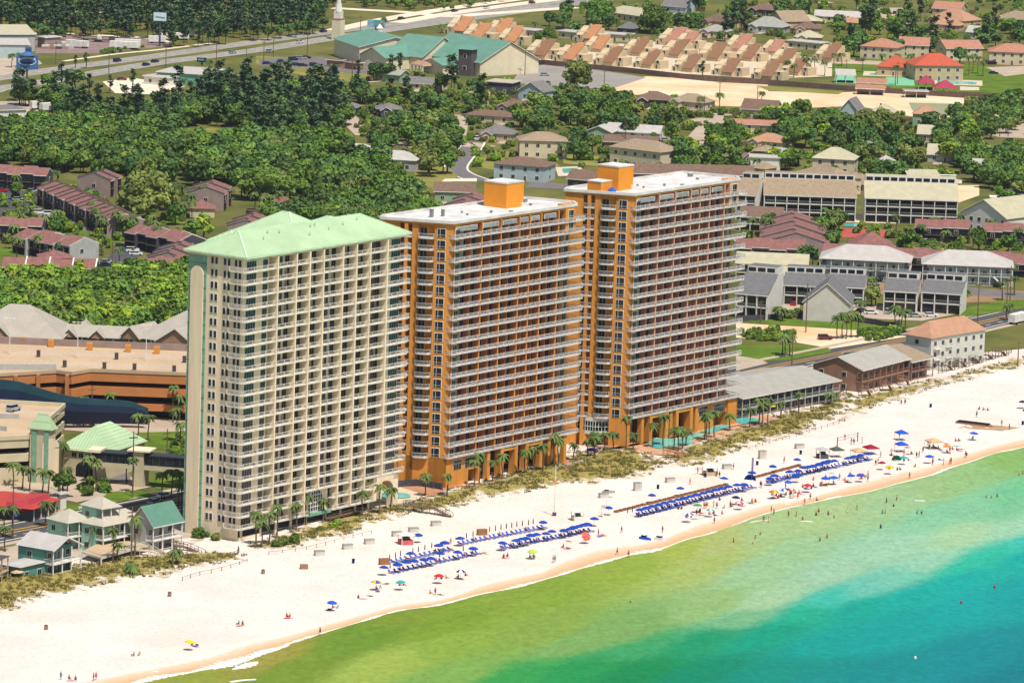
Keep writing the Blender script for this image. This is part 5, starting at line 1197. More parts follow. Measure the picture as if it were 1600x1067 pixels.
def condo(label,a,b,h,depth,floors,n,rf,r=4.5,cl=True,lm=None,wall='white',shed=True,fins=True):
    A,L,rz=frame(a,b,h); T=thing('condo_block',label,'apartment block',A,rz)
    wm=WL[wall]; mb=MB(); mb.box(0,L,1.6,depth,0,h,wm); 
    for x in (0,L): mb.poly([(x,1.6,h),(x,depth,h),(x,depth,h+r-.3),(x,depth*.62,h+r-.3)],wm)
    part('wall',mb,T)
    mb=MB(); mb.poly([(-.3,-.3,h),(L+.3,-.3,h),(L+.3,depth*.62,h+r),(-.3,depth*.62,h+r)],RF[rf]); mb.poly([(-.3,-.3,h-.35),(L+.3,-.3,h-.35),(L+.3,-.3,h),(-.3,-.3,h)],wm); part('roof',mb,T)
    if cl:
        mb=MB(); mb.box(.3,L-.3,depth*.62,depth,h+r-.1,h+r+2.0,wm,top=RF[rf]); part('clerestory',mb,T)
        mb=MB(); k=int(L/3)
        for i in range(k): mb.box(.6+i*(L-1)/k,.6+(i+.8)*(L-1)/k,depth*.62-.06,depth*.62+.03,h+r+.35,h+r+1.6,GLASS)
        part('clerestory_glazing',mb,T)
    fh=h/floors
    for f in range(floors):
        if f: m=MB(); m.box(0,L,-.1,1.6,f*fh-.25,f*fh,wm); rail(m,[(0,0),(L,0)],f*fh,1,WL['grey'],.6,.07); part('balcony',m,T)
        m=MB(); m.box(.3,L-.3,1.45,1.62,f*fh+.15,f*fh+fh-.5,GLASS); part('glazing',m,T)
    for i in range(n+1):
        m=MB(); m.box(-.15,.15,-.1,1.6,0,h-.36,wm); part('dividing_wall',m,T,(min(L-.15,max(.15,i*L/n)),0,0))
    FOOT.append((A.x,A.y,0,rz,L,depth))
    if lm: landmark(lm,(A.x+math.cos(rz)*L/2,A.y+math.sin(rz)*L/2))
    return T
condo('long tan-roofed condo block with clerestory, left of the pair below the woods',(1194,304),(1338,309),9,15,3,8,'tan',5,lm='left tan condo block')
condo('long tan-roofed condo block with clerestory, right of the pair below the woods',(1352,309),(1497,314),9,15,3,8,'cream',5,lm='right tan condo block')
condo('short tan condo end just right of the farthest tower roof',(1150,304),(1181,306),9,15,3,2,'tan',5)
condo('dark roofed flat block behind the end-on terrace',(1156,338),(1222,341),5,12,2,4,'brown',3,cl=False)
T=building('shed_house','big white shed-roofed building with blue doorway beside the condo blocks','house',(1500,330),8,'white shed-roofed building',rz=0)
volume(T,(1497,332),(1574,343),(1500,318),6,'gablef',6,WL['white'],RF['cream'],2,0,0)
condo('cream-roofed low block with white fins by the farthest tower',(1150,411),(1262,416),6,12,2,4,'cream',3,cl=False,lm='cream block with white fins',wall='cream')
condo('small cream block between the grey slab and the palms',(1199,428),(1228,430),7,10,2,1,'cream',2,cl=False)
def verandah(label,a,b,dp,lm):
    A,L,rz=frame(a,b,6.4); T=thing('verandah_block',label,'apartment block',A,rz)
    part('wall',MB().box(2.6,L-2.6,2.6,dp-2,0,6.4,WL['blue']),T); part('roof',roofmesh('hip',.5,L-.5,.5,dp,6.4,4.2,RF['white'],WHITE,.5),T)
    for f in (0,1):
        m=MB(); m.box(.4,L-.4,.4,dp-.4,f*3.1-.2 if f else 0,f*3.1+.02,WL['grey']); part('verandah_floor',m,T)
        m=MB(); rail(m,[(.5,dp-1),(.5,.5),(L-.5,.5),(L-.5,dp-1)],f*3.1,1,WL['white'],.5,.08); part('railing',m,T)
        for i in range(int(L/4.5)): winpart(T,4+(L-8)*(i+.5)/int(L/4.5),2.6,f*3.1+.05,0,'door' if i%2 else 'window')
    for i in range(9): part('post',MB().box(-.12,.12,-.12,.12,0,6.2,WL['white']),T,(.5+(L-1)*i/8,.5,0))
    for s in (.28,.78): m=MB(); m.bar((0,0,3.1),(3.5,-.6,0),1.4,WHITE,h=.25); part('stair',m,T,(L*s,.2,0))
    FOOT.append((A.x,A.y,0,rz,L,dp)); landmark(lm,(A.x+L/2*math.cos(rz),A.y+L/2*math.sin(rz)))
verandah('two-storey verandah block with wide cream hip roof, left one of two',(1279,404),(1424,411),17,'left cream hip-roofed block')
verandah('two-storey verandah block with wide cream hip roof, right one of two',(1440,413),(1585,419),17,'right cream hip-roofed block')
condo('large dark grey slab-roofed block nearest the farthest tower',(1150,458),(1199,462),8,18,2,3,'slate',5.5,cl=True,lm='large grey slab block',wall='white')
condo('grey-roofed condo with clerestory behind the grey barn, left part',(1225,445),(1287,448),6.5,13,2,3,'slate',3,lm='grey condo behind the barn',wall='white')
condo('grey-roofed condo with clerestory behind the grey barn, right part',(1292,447),(1350,450),6.5,13,2,3,'slate',3,wall='white')
condo('grey-roofed condo with clerestory above the car park, left part',(1381,454),(1433,457),6.8,13,2,3,'slate',3,lm='grey condo above the car park',wall='white')
condo('grey-roofed condo with clerestory above the car park, right part',(1440,456),(1502,460),6.8,13,2,3,'slate',3,wall='white')
T=building('barn','tall pale grey gabled barn-like house with small side stair','house',(1253,472),5,'grey barn-like house',rz=0)
volume(T,(1253,472),(1330,476),(1246,458),6,'gablef',6.5,tone('barn_grey',(196,190,180),sc=.4,var=.05),RF['slate'],2,0,0,win=False)
mb=MB(); mb.prism([(0,0),(4.6,0),(4.6,1.6),(0,1.6)],0,2.2,tone('barn_grey',(0,0,0)),top=RF['slate']); mb.bar((-.2,.8,4.6),(5,.8,2.2),1.9,RF['slate'],h=.2); mb.box(.1,1,-.03,.03,1.0,3.6,DARK); part('side_stair',mb,T,(9.5,-1.6,0))
fenceline('garden_wall','dark low wall in front of the grey barn','wall',[(1150,502),(1200,500),(1250,496),(1345,504),(1390,512),(1405,508)],1.8,WL['dark'],8,.4,1,solid=True)
# ---------- church ----------
T=building('church','white church complex with sea-green metal roofs, steeple and dark stone tower','church',(750,99),9,'church',rz=R(-25))
CH=tone('church_green_roof',(100,142,124),sc=.3,var=.07,stripe=(0,1.2,.12,(82,122,104))); CW=tone('church_wall',(216,204,172),sc=.3,var=.05)
def cvol(a,b,EL,h,roof,r,win=True,ov=.8):
    A=G(*a,h);B=G(*b,h);d=B-A;w=d.length;rz=math.atan2(d.y,d.x);dp=EL
    o0=T.location; c,s=math.cos(T.rotation_euler.z),math.sin(T.rotation_euler.z); dx,dy=A.x-o0.x,A.y-o0.y; P0=(dx*c+dy*s,-dx*s+dy*c,0); lr=rz-T.rotation_euler.z
    part('wall',walls(roof,ov,w-ov,ov,dp-ov,0,h,r,CW),T,P0,lr); part('roof',roofmesh(roof,ov,w-ov,ov,dp-ov,h,r,CH,CW,ov),T,P0,lr)
    FOOT.append((A.x+math.cos(rz)*w/2-math.sin(rz)*dp/2,A.y+math.sin(rz)*w/2+math.cos(rz)*dp/2,0,rz,w/2,dp/2))
    return P0,lr,w
cvol((655,84),(750,99),36,6.2,'gable',9)
cvol((519,60),(560,74),36,8,'gable',4.5)
cvol((558,86),(603,92),30,5.6,'gablef',4.5)
cvol((602,84),(660,90),34,6,'gable',8.2)
cvol((690,92),(718,97),12,5.4,'gablef',3)
P0,lr,w=cvol((655,97),(692,103),10,4.6,'gablef',2.6)
m=MB(); m.box(0,9,-5,0,3.6,4.0,WHITE); m.poly([(0,-5,4.05),(9,-5,4.05),(7.5,-2,5.6),(1.5,-2,5.6)],RF['peach']);m.poly([(1.5,-2,5.6),(7.5,-2,5.6),(9,1,4.05),(0,1,4.05)],RF['peach']); m.poly([(0,-5,4.05),(1.5,-2,5.6),(0,1,4.05)],RF['peach']); m.poly([(9,-5,4.05),(9,1,4.05),(7.5,-2,5.6)],RF['peach'])
part('porch_canopy',m,T,P0,lr)
for x in (.5,3.2,5.8,8.5): part('porch_column',MB().box(-.3,.3,-.3,.3,0,3.6,WHITE),T,(P0[0]+x*math.cos(lr)+4.6*math.sin(lr),P0[1]+x*math.sin(lr)-4.6*math.cos(lr),0))
def cloc(p):
    o0=T.location;c,s=math.cos(T.rotation_euler.z),math.sin(T.rotation_euler.z);return ((p.x-o0.x)*c+(p.y-o0.y)*s,-(p.x-o0.x)*s+(p.y-o0.y)*c)
ST=tone('dark_stone',(92,80,82),sc=1.2,var=.15)
x,y=cloc(G(730,118)); m=MB(); m.box(-3.2,3.2,-3,3,0,12,ST); tw=part('stone_tower',m,T,(x,y,0)); m=MB(); hip(m,-4,4,-3.8,3.8,12,2.2,CH,CH,cap=None); part('roof',m,tw)
for z in (2.5,8): 
    o=part('window',MB().box(-.9,.9,-.1,.02,0,2,WHITE),tw,(0,-3,z)); part('pane',MB().box(-.75,.75,-.14,-.04,.15,1.85,GLASS),o)
# steeple
x,y=cloc(G(528,62)); m=MB(); m.box(-2.3,2.3,-2.3,2.3,0,10,CW); st=part('steeple',m,T,(x,y,0)); m=MB(); m.box(-1.7,1.7,-1.7,1.7,10,13.5,WHITE); m.cone(0,0,13.5,2.0,17,1.4,WHITE,8); m.cone(0,0,17,1.2,20,1.0,WHITE,8); m.cone(0,0,20,1.1,35,.05,WHITE,8); part('spire',m,st)
m=MB(); m.box(-2.5,2.5,-2.5,2.5,9.9,10.3,RF['peach']); part('ledge',m,st)
x,y=cloc(G(592,88)); m=MB(); m.cone(0,0,8,1.5,13,1.5,WHITE,8); m.cone(0,0,13,1.8,15,.1,WHITE,8); part('cupola',m,T,(x,y,0))
for q in ((565,96),(575,98),(585,99),(760,108),(775,104),(708,110)):
    x,y=cloc(G(*q)); 
# low brown sheds in front of the church
for i,(a,b) in enumerate((((508,94),(533,96)),((536,97),(556,100)))): house('low brown flat shed beside the church, %s'%('left one' if i==0 else 'right one'),a,b,3,5,'flat',.3,'brown','brown',cat='shed',name='shed',win=0)
# ---------- shopping arcade, garages ----------
SHG=tone('shell_metal_roof',(168,160,146),sc=.3,var=.05,stripe=(0,.7,.09,(146,138,126)))
RF['shell']=SHG; WL['pinkw']=tone('pinkish_siding',(176,134,112),sc=.5,var=.06)
def arcade(label,a,b,dp,h,r,ro,peds,lm=None):
    A,L,rz=frame(a,b,h); T=thing('shopping_arcade',label,'shopping arcade',A,rz)
    part('wall',MB().box(1,L-1,4,dp-1,0,h,WL['grey']),T); part('roof',roofmesh(ro,.5,L-.5,.5,dp-.5,h,r,SHG,WL['pinkw'],.5),T)
    for i in range(int(L/4)): part('column',MB().box(-.2,.2,-.2,.2,0,h,WHITE),T,(1+(L-2)*i/max(1,int(L/4)-1),.9,0))
    m=MB(); rail(m,[(1,.9),(L-1,.9)],3,1,WHITE,.6,.07); m.box(.8,L-.8,.8,4,2.7,2.98,WHITE); part('gallery',m,T)
    for x0,x1,rr in peds:
        q=part('pediment',walls('gablef',x0*L,x1*L,-1.2,.9,h-.3,h,rr,WL['pinkw']),T); part('roof',roofmesh('gablef',x0*L,x1*L,-1.2,dp*.45,h,rr,SHG,WL['pinkw'],.5),q)
    if lm: landmark(lm,(A.x+L/2,A.y))
arcade('grey metal-roofed shopping arcade with pink gables against the cream tower',(205,527),(312,540),26,6,8,'hip',[(.40,.95,4.5),(-.12,.15,3.5)],'grey-roofed arcade')
arcade('low middle link of the grey-roofed arcade',(98,524),(206,529),12,5.5,2.6,'gable',[(.0,.2,2.4),(.4,.6,2.4)])
arcade('grey metal-roofed arcade wing at the left edge',(-60,523),(98,530),24,6,8,'hip',[(.28,.48,3.5)],'left arcade wing')
arcade('small grey pyramid roof behind the arcade',(116,519),(146,520),9,5,3.4,'hip',[])
PG=tone('peach_stucco',(188,122,70),sc=.15,var=.06); DECK=tone('garage_deck',(188,162,130),sc=.08,var=.06,rough=.95)
O=G(150,660); T=thing('parking_garage','peach parking garage with open roof deck and blue wave wall','parking garage',O,0); landmark('peach parking garage',O)
def pg(z0,z1,pts,m,name,top=None,inset=0):
    q=[G(*p,13.0)-O for p in pts]; mb=MB(); a=sum(q[i].x*q[(i+1)%len(q)].y-q[(i+1)%len(q)].x*q[i].y for i in range(len(q))); q=q if a>0 else q[::-1]
    mb.prism([tuple(p) for p in q],z0,z1,m,top=top); return part(name,mb,T)
plan=[(-80,592),(88,582),(112,585),(141,580),(320,587),(320,549),(-80,533)]
inn=[(-80,587),(88,578),(112,581),(141,576),(314,583),(314,553),(-80,538)]
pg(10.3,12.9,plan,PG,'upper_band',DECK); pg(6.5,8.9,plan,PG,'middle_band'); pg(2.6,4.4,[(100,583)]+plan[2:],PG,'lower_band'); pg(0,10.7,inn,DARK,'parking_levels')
for x,y in ((105,585),(60,584),(25,586)): 
    p=G(x,y,13)-O; part('column',MB().box(-.5,.5,-.6,.6,0,12.9,PG),T,(p.x,p.y,0))
q=[G(*p,13.0)-O for p in plan]
mb=MB()
for a,b in zip(q,q[1:]): mb.bar((*a,13.3),(*b,13.3),.4,DECK,h=.9)
part('parapet',mb,T)
mb=MB(); a,b=q[5],q[6]; mb.bar((*a,13.9),(*b,13.9),.5,WL['mauve'],h=1.8); part('rear_parapet',mb,T)
mb=MB(); a=G(10,545,13)-O
for (x0,y0,x1,y1,n,ln) in ((20,552,280,562,26,9),(-40,568,290,578,30,9)):
    A=G(x0,y0,13)-O;B=G(x1,y1,13)-O; d=(B-A)
    for i in range(n): p=A+d*i/n; mb.poly([(p.x-.12,p.y,12.93),(p.x+.12,p.y,12.93),(p.x+4.6,p.y+ln,12.93),(p.x+4.36,p.y+ln,12.93)],LINE)
part('bay_marking',mb,T)
for x,y in ((35,529+0),(80,533),(140,538),(200,541),(245,544)): p=G(x,y+8,13)-O; part('parapet_pier',MB().box(-.8,.8,-.8,.8,13,14.9,ORANGE),T,(p.x,p.y,0))
mb=MB(); A=G(-40,577,13)-O;B=G(88,577,13)-O; mb.bar((*A,13.7),(*B,13.7),.4,WL['grey'],h=1.5); part('ramp_wall',mb,T)
# wave wall
WV=tone('wave_blue',(28,44,72),sc=.2,var=.1); WV2=tone('wave_teal',(36,72,84),sc=.2,var=.1); WV3=tone('wave_navy',(12,16,38),sc=.2,var=.1)
A=G(-60,664)-O;B=G(232,668)-O;mb=MB();n=44
for i in range(n):
    t0,t1=i/n,(i+1)/n
    def top(t): return 12.0-9.5*max(0,t-.3)**1.15+.9*math.sin(t*7.5+.3)-(.0 if t<.9 else (t-.9)*10)
    p0=A.lerp(B,t0);p1=A.lerp(B,t1); y0=-2.2+1.0*math.sin(t0*9);y1=-2.2+1.0*math.sin(t1*9)
    for f0,f1,mm in ((1,.8,WV2),(.8,.55,WV),(.55,.05,WV3)):
        mb.poly([(p0.x,p0.y+y0,max(1.2,top(t0)*f1)),(p1.x,p1.y+y1,max(1.2,top(t1)*f1)),(p1.x,p1.y+y1,max(2.45,top(t1)*f0)),(p0.x,p0.y+y0,max(2.45,top(t0)*f0))],mm)
    mb.poly([(p0.x,p0.y+y0,top(t0)),(p1.x,p1.y+y1,top(t1)),(p1.x,p1.y+y1+.6,top(t1)),(p0.x,p0.y+y0+.6,top(t0))],WV2)
part('wave_wall',mb,T)
def lamp_post(p,h,label,z=0,double=True,m=WHITE):
    T=thing('street_lamp',label,'street lamp',p,0,z)
    part('pole',MB().tube([(0,0,0),(0,0,h)],[.14,.09],m,6),T); mb=MB(); mb.box(-1.2 if double else -.2,1.2,-.06,.06,h,h+.12,m); part('arm',mb,T)
    for s in ((-1,1) if double else (1,)): part('lamp_head',MB().box(s*1.2-.35,s*1.2+.35,-.2,.2,h-.05,h+.18,m),T)
    return T
for i,(x,y) in enumerate(((15,553),(121,559),(228,563))): lamp_post(G(x,y,13),10,'white twin-headed lamp on the peach garage deck, %s from the left'%NTH[i],13)
for i,(x,y) in enumerate(((60,557),(182,561),(288,566),(101,573),(163,576),(210,578),(272,581))):
    mb=MB().box(-.5,.5,-.5,.5,0,1.7,WL['dark']).box(-.55,.55,-.55,.55,1.7,1.85,RF['brown']); tag(mb.ob('deck_vent'),'dark box vent on the peach garage deck, %s'%['left in back row','middle in back row','right in back row','leftmost in front row','second from left in front row','second from right in front row','rightmost in front row'][i],'vent').location=(*G(x,y,13),12.95)
# green roofed garage and its pavilion
RF['gmetal']=ROOFG; GC=tone('shaded_cream',(198,186,152),sc=.2,var=.06)
O=G(40,765); T=thing('parking_garage','cream parking garage with roof deck, at the left edge','parking garage',O,0); landmark('cream garage at the left edge',O)
def gp(z0,z1,pts,zr,m,name,top=None):
    q=[G(*p,zr)-O for p in pts]; mb=MB(); a=sum(q[i].x*q[(i+1)%len(q)].y-q[(i+1)%len(q)].x*q[i].y for i in range(len(q))); q=q if a>0 else q[::-1]
    mb.prism([tuple(p) for p in q],z0,z1,m,top=top); return part(name,mb,T)
gpl=[(-80,694),(44,688),(101,638),(-80,628)]
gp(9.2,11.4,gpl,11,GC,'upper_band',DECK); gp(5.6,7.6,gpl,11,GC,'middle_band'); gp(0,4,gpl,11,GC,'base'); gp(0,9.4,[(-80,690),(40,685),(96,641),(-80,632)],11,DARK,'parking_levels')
q=[G(*p,11)-O for p in gpl]; mb=MB()
for a,b in ((q[1],q[2]),(q[2],q[3]),(q[0],q[1])): mb.bar((*a,11.9),(*b,11.9),.5,GC,h=1.1)
part('parapet',mb,T)
for x,y in ((2,668),(0,655)): 
    A=G(-60,y,11)-O;B=G(30 if y==655 else 10,y+1.5 if y==655 else y+8,11)-O; mb=MB(); mb.bar((*A,12),(*B,12),.4,WL['grey'],h=1.4); part('ramp_wall',mb,T)
mb=MB()
for i in range(11):
    p=G(5+i*8,647+i*.4,11)-O; mb.poly([(p.x,p.y,11.43),(p.x+.25,p.y,11.43),(p.x+2.2,p.y+5,11.43),(p.x+1.95,p.y+5,11.43)],LINE)
part('bay_marking',mb,T)
T=building('garage_tower','square cream tower with pale green pyramid roof and blank arch panel','tower',(88,674),14,'green pyramid-roofed pavilion',rz=R(54))
O_,w,D_,L_=volume(T,(81,673),(91,669),(42,670),14,'hip',4,GC,ROOFG,1,0,0,win=False)
m=MB(); pts=[(2,0),(7,0)]+[(4.5+2.5*math.cos(R(a)),9.5+2.5*math.sin(R(a))) for a in range(0,181,20)]
m.poly([(.35,D_-y_-2,z) for y_,z in pts][::1],CREAM); part('arch_panel',m,T,(L_[0],L_[1],0),L_[2])
mb=MB()
for y0 in (1.0,D_-2.4): mb.box(.25,.45,y0,y0+1.2,0,13.6,TEALP)
part('corner_pilaster',mb,T,(L_[0],L_[1],0),L_[2])
T=building('garage_hall','hall with broad pale green hip roof between pavilion and skywalk','hall',(190,712),7,'green-roofed hall',rz=R(54))
A,L,rz=frame((88,700),(166,709),7); o0=T.location; 
T.location=(A.x,A.y,0); T.rotation_euler=(0,0,rz)
part('wall',MB().box(.6,L-.6,.6,22,0,7,GC),T); part('roof',roofmesh('hip',.6,L-.6,.6,22,7,5.6,ROOFG,GC,.7),T)
for x in (4,): 
    mb=MB(); pts=[(x+1.5,0),(x+6.5,0)]+[(x+4+2.5*math.cos(R(a)),2.2+2*math.sin(R(a))) for a in range(0,181,20)]; mb.poly([(a,.55,b) for a,b in pts],DARK); part('arched_opening',mb,T)
for i in range(3): winpart(T,5+i*2,.6,5)
mb=MB(); mb.box(-.5,L*.55,.2,.6,7.0,7.5,CREAM); part('cornice',mb,T)
# skywalk
a=G(143,722,5.6);b=G(292,733,5.6);d=b-a;T=thing('skywalk','dark glazed footbridge over the drive leading into the cream tower','footbridge',a,math.atan2(d.y,d.x)); L=d.length; landmark('glazed footbridge',a+d*.6)
part('bridge_beam',MB().box(0,L,0,4,4.6,5.8,GC),T); part('glazing',MB().box(0,L,.1,3.9,5.8,8.2,GLASS),T); part('roof',MB().box(-.2,L,-.2,4.2,8.2,8.5,tone('dark_roof',(52,56,66))),T)
mb=MB(); 
for i in range(int(L/1.8)): mb.box(i*1.8,i*1.8+.12,.0,.14,5.8,8.2,WL['dark'])
part('mullions',mb,T); mb=MB(); mb.box(L*.5-1.3,L*.5+1.3,-.5,4.5,0,9.3,GC); part('pier',mb,T); mb=MB(); mb.box(L*.5-3,L*.5+3,-1,5,9.3,9.7,CREAM); part('pier_cap',mb,T); mb=MB(); mb.box(-1,2.5,-.8,4.6,8.3,9,CREAM); part('end_cap',mb,T)
# red restaurant
A,L,rz=frame((-60,784),(52,796),3.4); T=thing('restaurant','low restaurant with bright red roof and awning beside the road','restaurant',A,rz); landmark('red-roofed restaurant',G(40,800))
RED=tone('red_metal',(168,62,56),sc=.4,var=.06); REDA=tone('red_awning',(160,46,58),sc=.4,var=.06)
part('wall',MB().box(1,L-1,2,15,0,3.4,WL['dark']),T); part('roof',roofmesh('hip',.5,L-.5,.5,15.5,3.4,2.2,RED,WHITE,.6),T)
a=G(52,796,3.0);b=G(88,783,3.0);d=b-a;o=a-A; cc,ss=math.cos(-rz),math.sin(-rz); lx,ly=o.x*cc-o.y*ss,o.x*ss+o.y*cc; lr=math.atan2(d.y,d.x)-rz;Ld=d.length
m=MB(); m.poly([(0,0,2.7),(Ld,0,2.7),(Ld-.8,2.2,5.0),(.8,2.2,5.0)],REDA).poly([(0,0,2.7),(.8,2.2,5.0),(-2.6,6,5),(-3.6,6,2.7)],REDA).poly([(.8,2.2,5),(Ld-.8,2.2,5),(Ld-.8,7,4.6),(-2.6,6,5)],RED).poly([(Ld,0,2.7),(Ld+.5,8,2.7),(Ld-.8,7,4.8),(Ld-.8,2.2,5)],REDA)
part('awning',m,T,(lx,ly,0),lr); m=MB().box(.5,Ld-.5,1.2,7,0,2.9,GLASS); part('glazing',m,T,(lx,ly,0),lr)
for i in range(4): m=MB().box(-.12,.12,-.12,.12,0,2.8,WHITE); x=.4+i*(Ld-.8)/3; part('post',m,T,(lx+x*math.cos(lr),ly+x*math.sin(lr),0))
house('small white kiosk box beside the restaurant awning',(86,771),(94,773),4,2.5,'flat',.2,'white','white',cat='kiosk',name='kiosk',win=0)
m=MB(); m.box(-.5,.5,-.1,.1,0,3.6,tone('sign_blue',(34,92,190))); m.box(-.6,.6,-.12,.12,3.6,3.9,WHITE); 
for z in (1.0,1.5,2.0,2.5,3.0): m.box(-.3,.3,-.14,-.1,z,z+.28,WHITE)
tag(m.ob('banner'),'tall blue banner with white marks at the restaurant terrace','banner').location=(*G(25,812),0)
# ---------- industrial buildings top left ----------
house('large pale metal-roofed warehouse in the top left corner',(-40,54),(57,54),8,40,'gable',2.5,'grey','cream',lm='pale metal warehouse',cat='warehouse',name='warehouse',wing=None)
house('white-roofed long shed with blue-grey side at the left edge',(-40,69),(48,70),6.5,26,'gable',1.4,'blue','white',lm='blue-grey shed',cat='warehouse',name='warehouse',win=0)
house('flat grey roofed motel wing with dark bays at the left edge',(-40,175),(44,172),4.5,16,'flat',.5,'white','grey',lm='flat motel at the left edge',cat='motel',name='motel')
house('low white roofed shop with turquoise fascia by the highway',(243,113),(323,118),5,26,'flat',.6,'teal','white',lm='turquoise fascia shop',cat='shop',name='shop')
house('small white annex of the turquoise fascia shop',(222,119),(262,123),3.5,12,'flat',.4,'white','white',cat='shop',name='shop')
house('white box building behind the blue-grey shed',(56,58),(70,60),5,10,'flat',.3,'mauve','white',cat='shed',name='shed',win=0)
def box_van(label,px,py,L,h,rz,m=WHITE,cat='trailer'):
    p=G(px,py);T=thing('trailer',label,cat,p,rz); part('body',MB().box(0,L,-1.2,1.2,.9,h,m),T)
    for x in (1.5,L-2.2,L-1.2):
        for s in (-1,1): part('wheel',MB().tube([(0,-.12,0),(0,.12,0)],.45,BLACK,8),T,(x,s*1.15,.45))
    return T
for i,(x,y,L) in enumerate(((104,74,11),(172,76,14),(180,73,12),(232,68,8),(243,63,16),(262,59,14),(48,172,10),(64,175,9),(120,182,8))):
    box_van(['white trailer with dark lettering side in the gravel yard','long white trailer behind the roadside hedge','second white trailer behind the roadside hedge','pale blue trailer at the yard entrance','long white trailer row right of the yard','white trailer farthest right in the yard','white trailer behind the flat motel','white boat trailer right of the flat motel','small white trailer between dark trees'][i],x,y,L,3.6,R(-20+i*9))
def truck(label,px,py,rz,m):
    p=G(px,py);T=thing('truck',label,'truck',p,rz); part('flatbed',MB().box(2.2,10,-1.2,1.2,.9,1.3,WL['dark']),T); part('cab',MB().box(0,2.2,-1.15,1.15,.6,2.9,m).box(-.05,.3,-1,1,1.8,2.6,GLASS),T)
    for x in (1,7.5,8.8):
        for s in (-1,1): part('wheel',MB().tube([(0,-.15,0),(0,.15,0)],.5,BLACK,8),T,(x,s*1.1,.5))
truck('white-cabbed truck with dark flatbed in the gravel yard',160,66,R(170),WHITE); truck('dark car transporter parked in the gravel yard',178,67,R(175),WL['dark'])
for i in range(8):
    for j in range(2):
        if (i+j)%3==0: continue
        m=MB().box(0,3+(i%3),0,2.4,0,1.2+.5*((i*j)%3),[WL['dark'],WL['mauve'],WL['brown'],WL['grey']][(i+j)%4]).box(.3,2,.3,2,1.2+.5*((i*j)%3),1.9+.5*((i*j)%3),WL['white'])
        auto(tag(m.ob('stored_crate'),None,'crate'),'stack of stored goods in the gravel yard','crate','goods stacked in the yard').location=(*G(58+i*6.2,77-j*5),0)
landmark('gravel yard',G(85,72))
# billboards
def board(label,px,py,w,h,base,face,marks,rz=0,rim=None):
    p=G(px,py);T=thing('billboard',label,'billboard',p,rz)
    part('pole',MB().box(-.4,.4,.2,1,0,base+h*.6,tone('steel',(70,74,80))),T)
    m=MB(); m.box(-w/2,w/2,-.2,.25,base,base+h,face); 
    if rim: m.box(-w/2-.2,w/2+.2,.0,.3,base-.25,base+h+.25,rim)
    part('panel',m,T); m=MB()
    for (x0,x1,z0,z1,mm) in marks: m.box(-w/2+x0*w,-w/2+x1*w,-.28,-.2,base+z0*h,base+z1*h,mm)
    part('lettering',m,T); return T
SB=tone('sign_face_blue',(62,104,158),sc=.6,var=.08); LB=tone('sign_face_pale',(196,212,222),sc=.6,var=.04); TB=tone('sign_face_teal',(84,158,166),sc=.6,var=.08); DG=tone('sign_green',(40,92,66))
T=board('big blue roadside billboard with white oval lettering over the highway',42,134,9.5,6.2,7,SB,[(.1+i*.065,.145+i*.065,.62+.12*math.sin(i*.26),.78+.12*math.sin(i*.26),LB) for i in range(12)]+[(.2,.45,.42,.5,BLACK),(.5,.76,.42,.5,BLACK)],R(8))
m=MB(); pts=[(3.7*math.cos(R(a)),-.3,10.4+1.5*math.sin(R(a))) for a in range(0,360,15)]
for i in range(24): m.bar(pts[i],pts[(i+1)%24],.28,LB)
part('oval_ring',m,T); m=MB(); m.cone(0,0,13.2,3.2,14.6,1.4,SB,10); part('crest',m,T)
board('white billboard with one dark green line of lettering before the pines',249,73,6,3.9,12,LB,[(.1,.2,.4,.62,WL['blue'])]+[(.22+i*.085,.28+i*.085,.4-i*.012,.55-i*.012,DG) for i in range(8)],R(-5),DG)
board('teal picture billboard beyond the church roof',587,56,8.5,3.6,4,TB,[(.0,.38,0,1,tone('sign_sky',(138,178,196))),(.4,.98,.1,.28,WL['brown']),(.8,.93,.6,.82,ORANGE),(.12,.2,.4,.7,WL['white']),(.26,.33,.5,.75,WL['brown'])],R(-10))
board('small black roadside sign by the turquoise shop',315,103,4.4,2,1.6,BLACK,[(.12,.75,.35,.75,TB)],R(-8))
# blue pylon sign
board('square blue pylon sign behind the big blue billboard',44,103,3,3.4,5,SB,[(.15,.85,.2,.8,tone('sign_navy',(36,66,110)))],R(5))
# utility poles
pole_me=MB().tube([(0,0,0),(0,0,10.5)],[.2,.13],WOOD,6).mesh('pole'); arm_me=MB().box(-1.2,1.2,-.07,.07,9.4,9.6,WOOD).mesh('cross_arm')
def upole(x,y,s=1.0):
    T=thing('utility_pole',None,'utility pole',G(x,y),R(30)); T.scale=(1,1,s); auto(T,'tall grey utility pole','utility pole','utility poles'); o=part('pole',pole_me,T); part('cross_arm',arm_me,T)
for x,y,s in ((137,58,1.1),(87,101,1),(170,117,1),(338,100,1.1),(480,85,1.1),(427,90,.9),(412,96,.9),(563,54,.9),(877,34,.8),(820,118,1.1),(259,108,1.1),(385,98,.6),(1124,160,.9),(1183,165,.8),(1100,180,.8),(944,135,.7),(977,233,1),(1259,520,1.5),(1527,510,1.4),(1572,500,1.3),(1578,470,1.1),(1188,505,.7),(1368,478,1.2),(207,776,1.6),(260,745,1.2),(20,835,1.4),(143,668,1.1),(92,768,1.2),(270,892,.75),(1237,577,1.0),(1590,575,.8),(205,880,1.3),(175,433,1.1),(550,125,.9),(560,268,.7),(1402,132,1.0),(1575,214,.5),(1562,214,.5),(1322,118,.7)): upole(x,y,s)
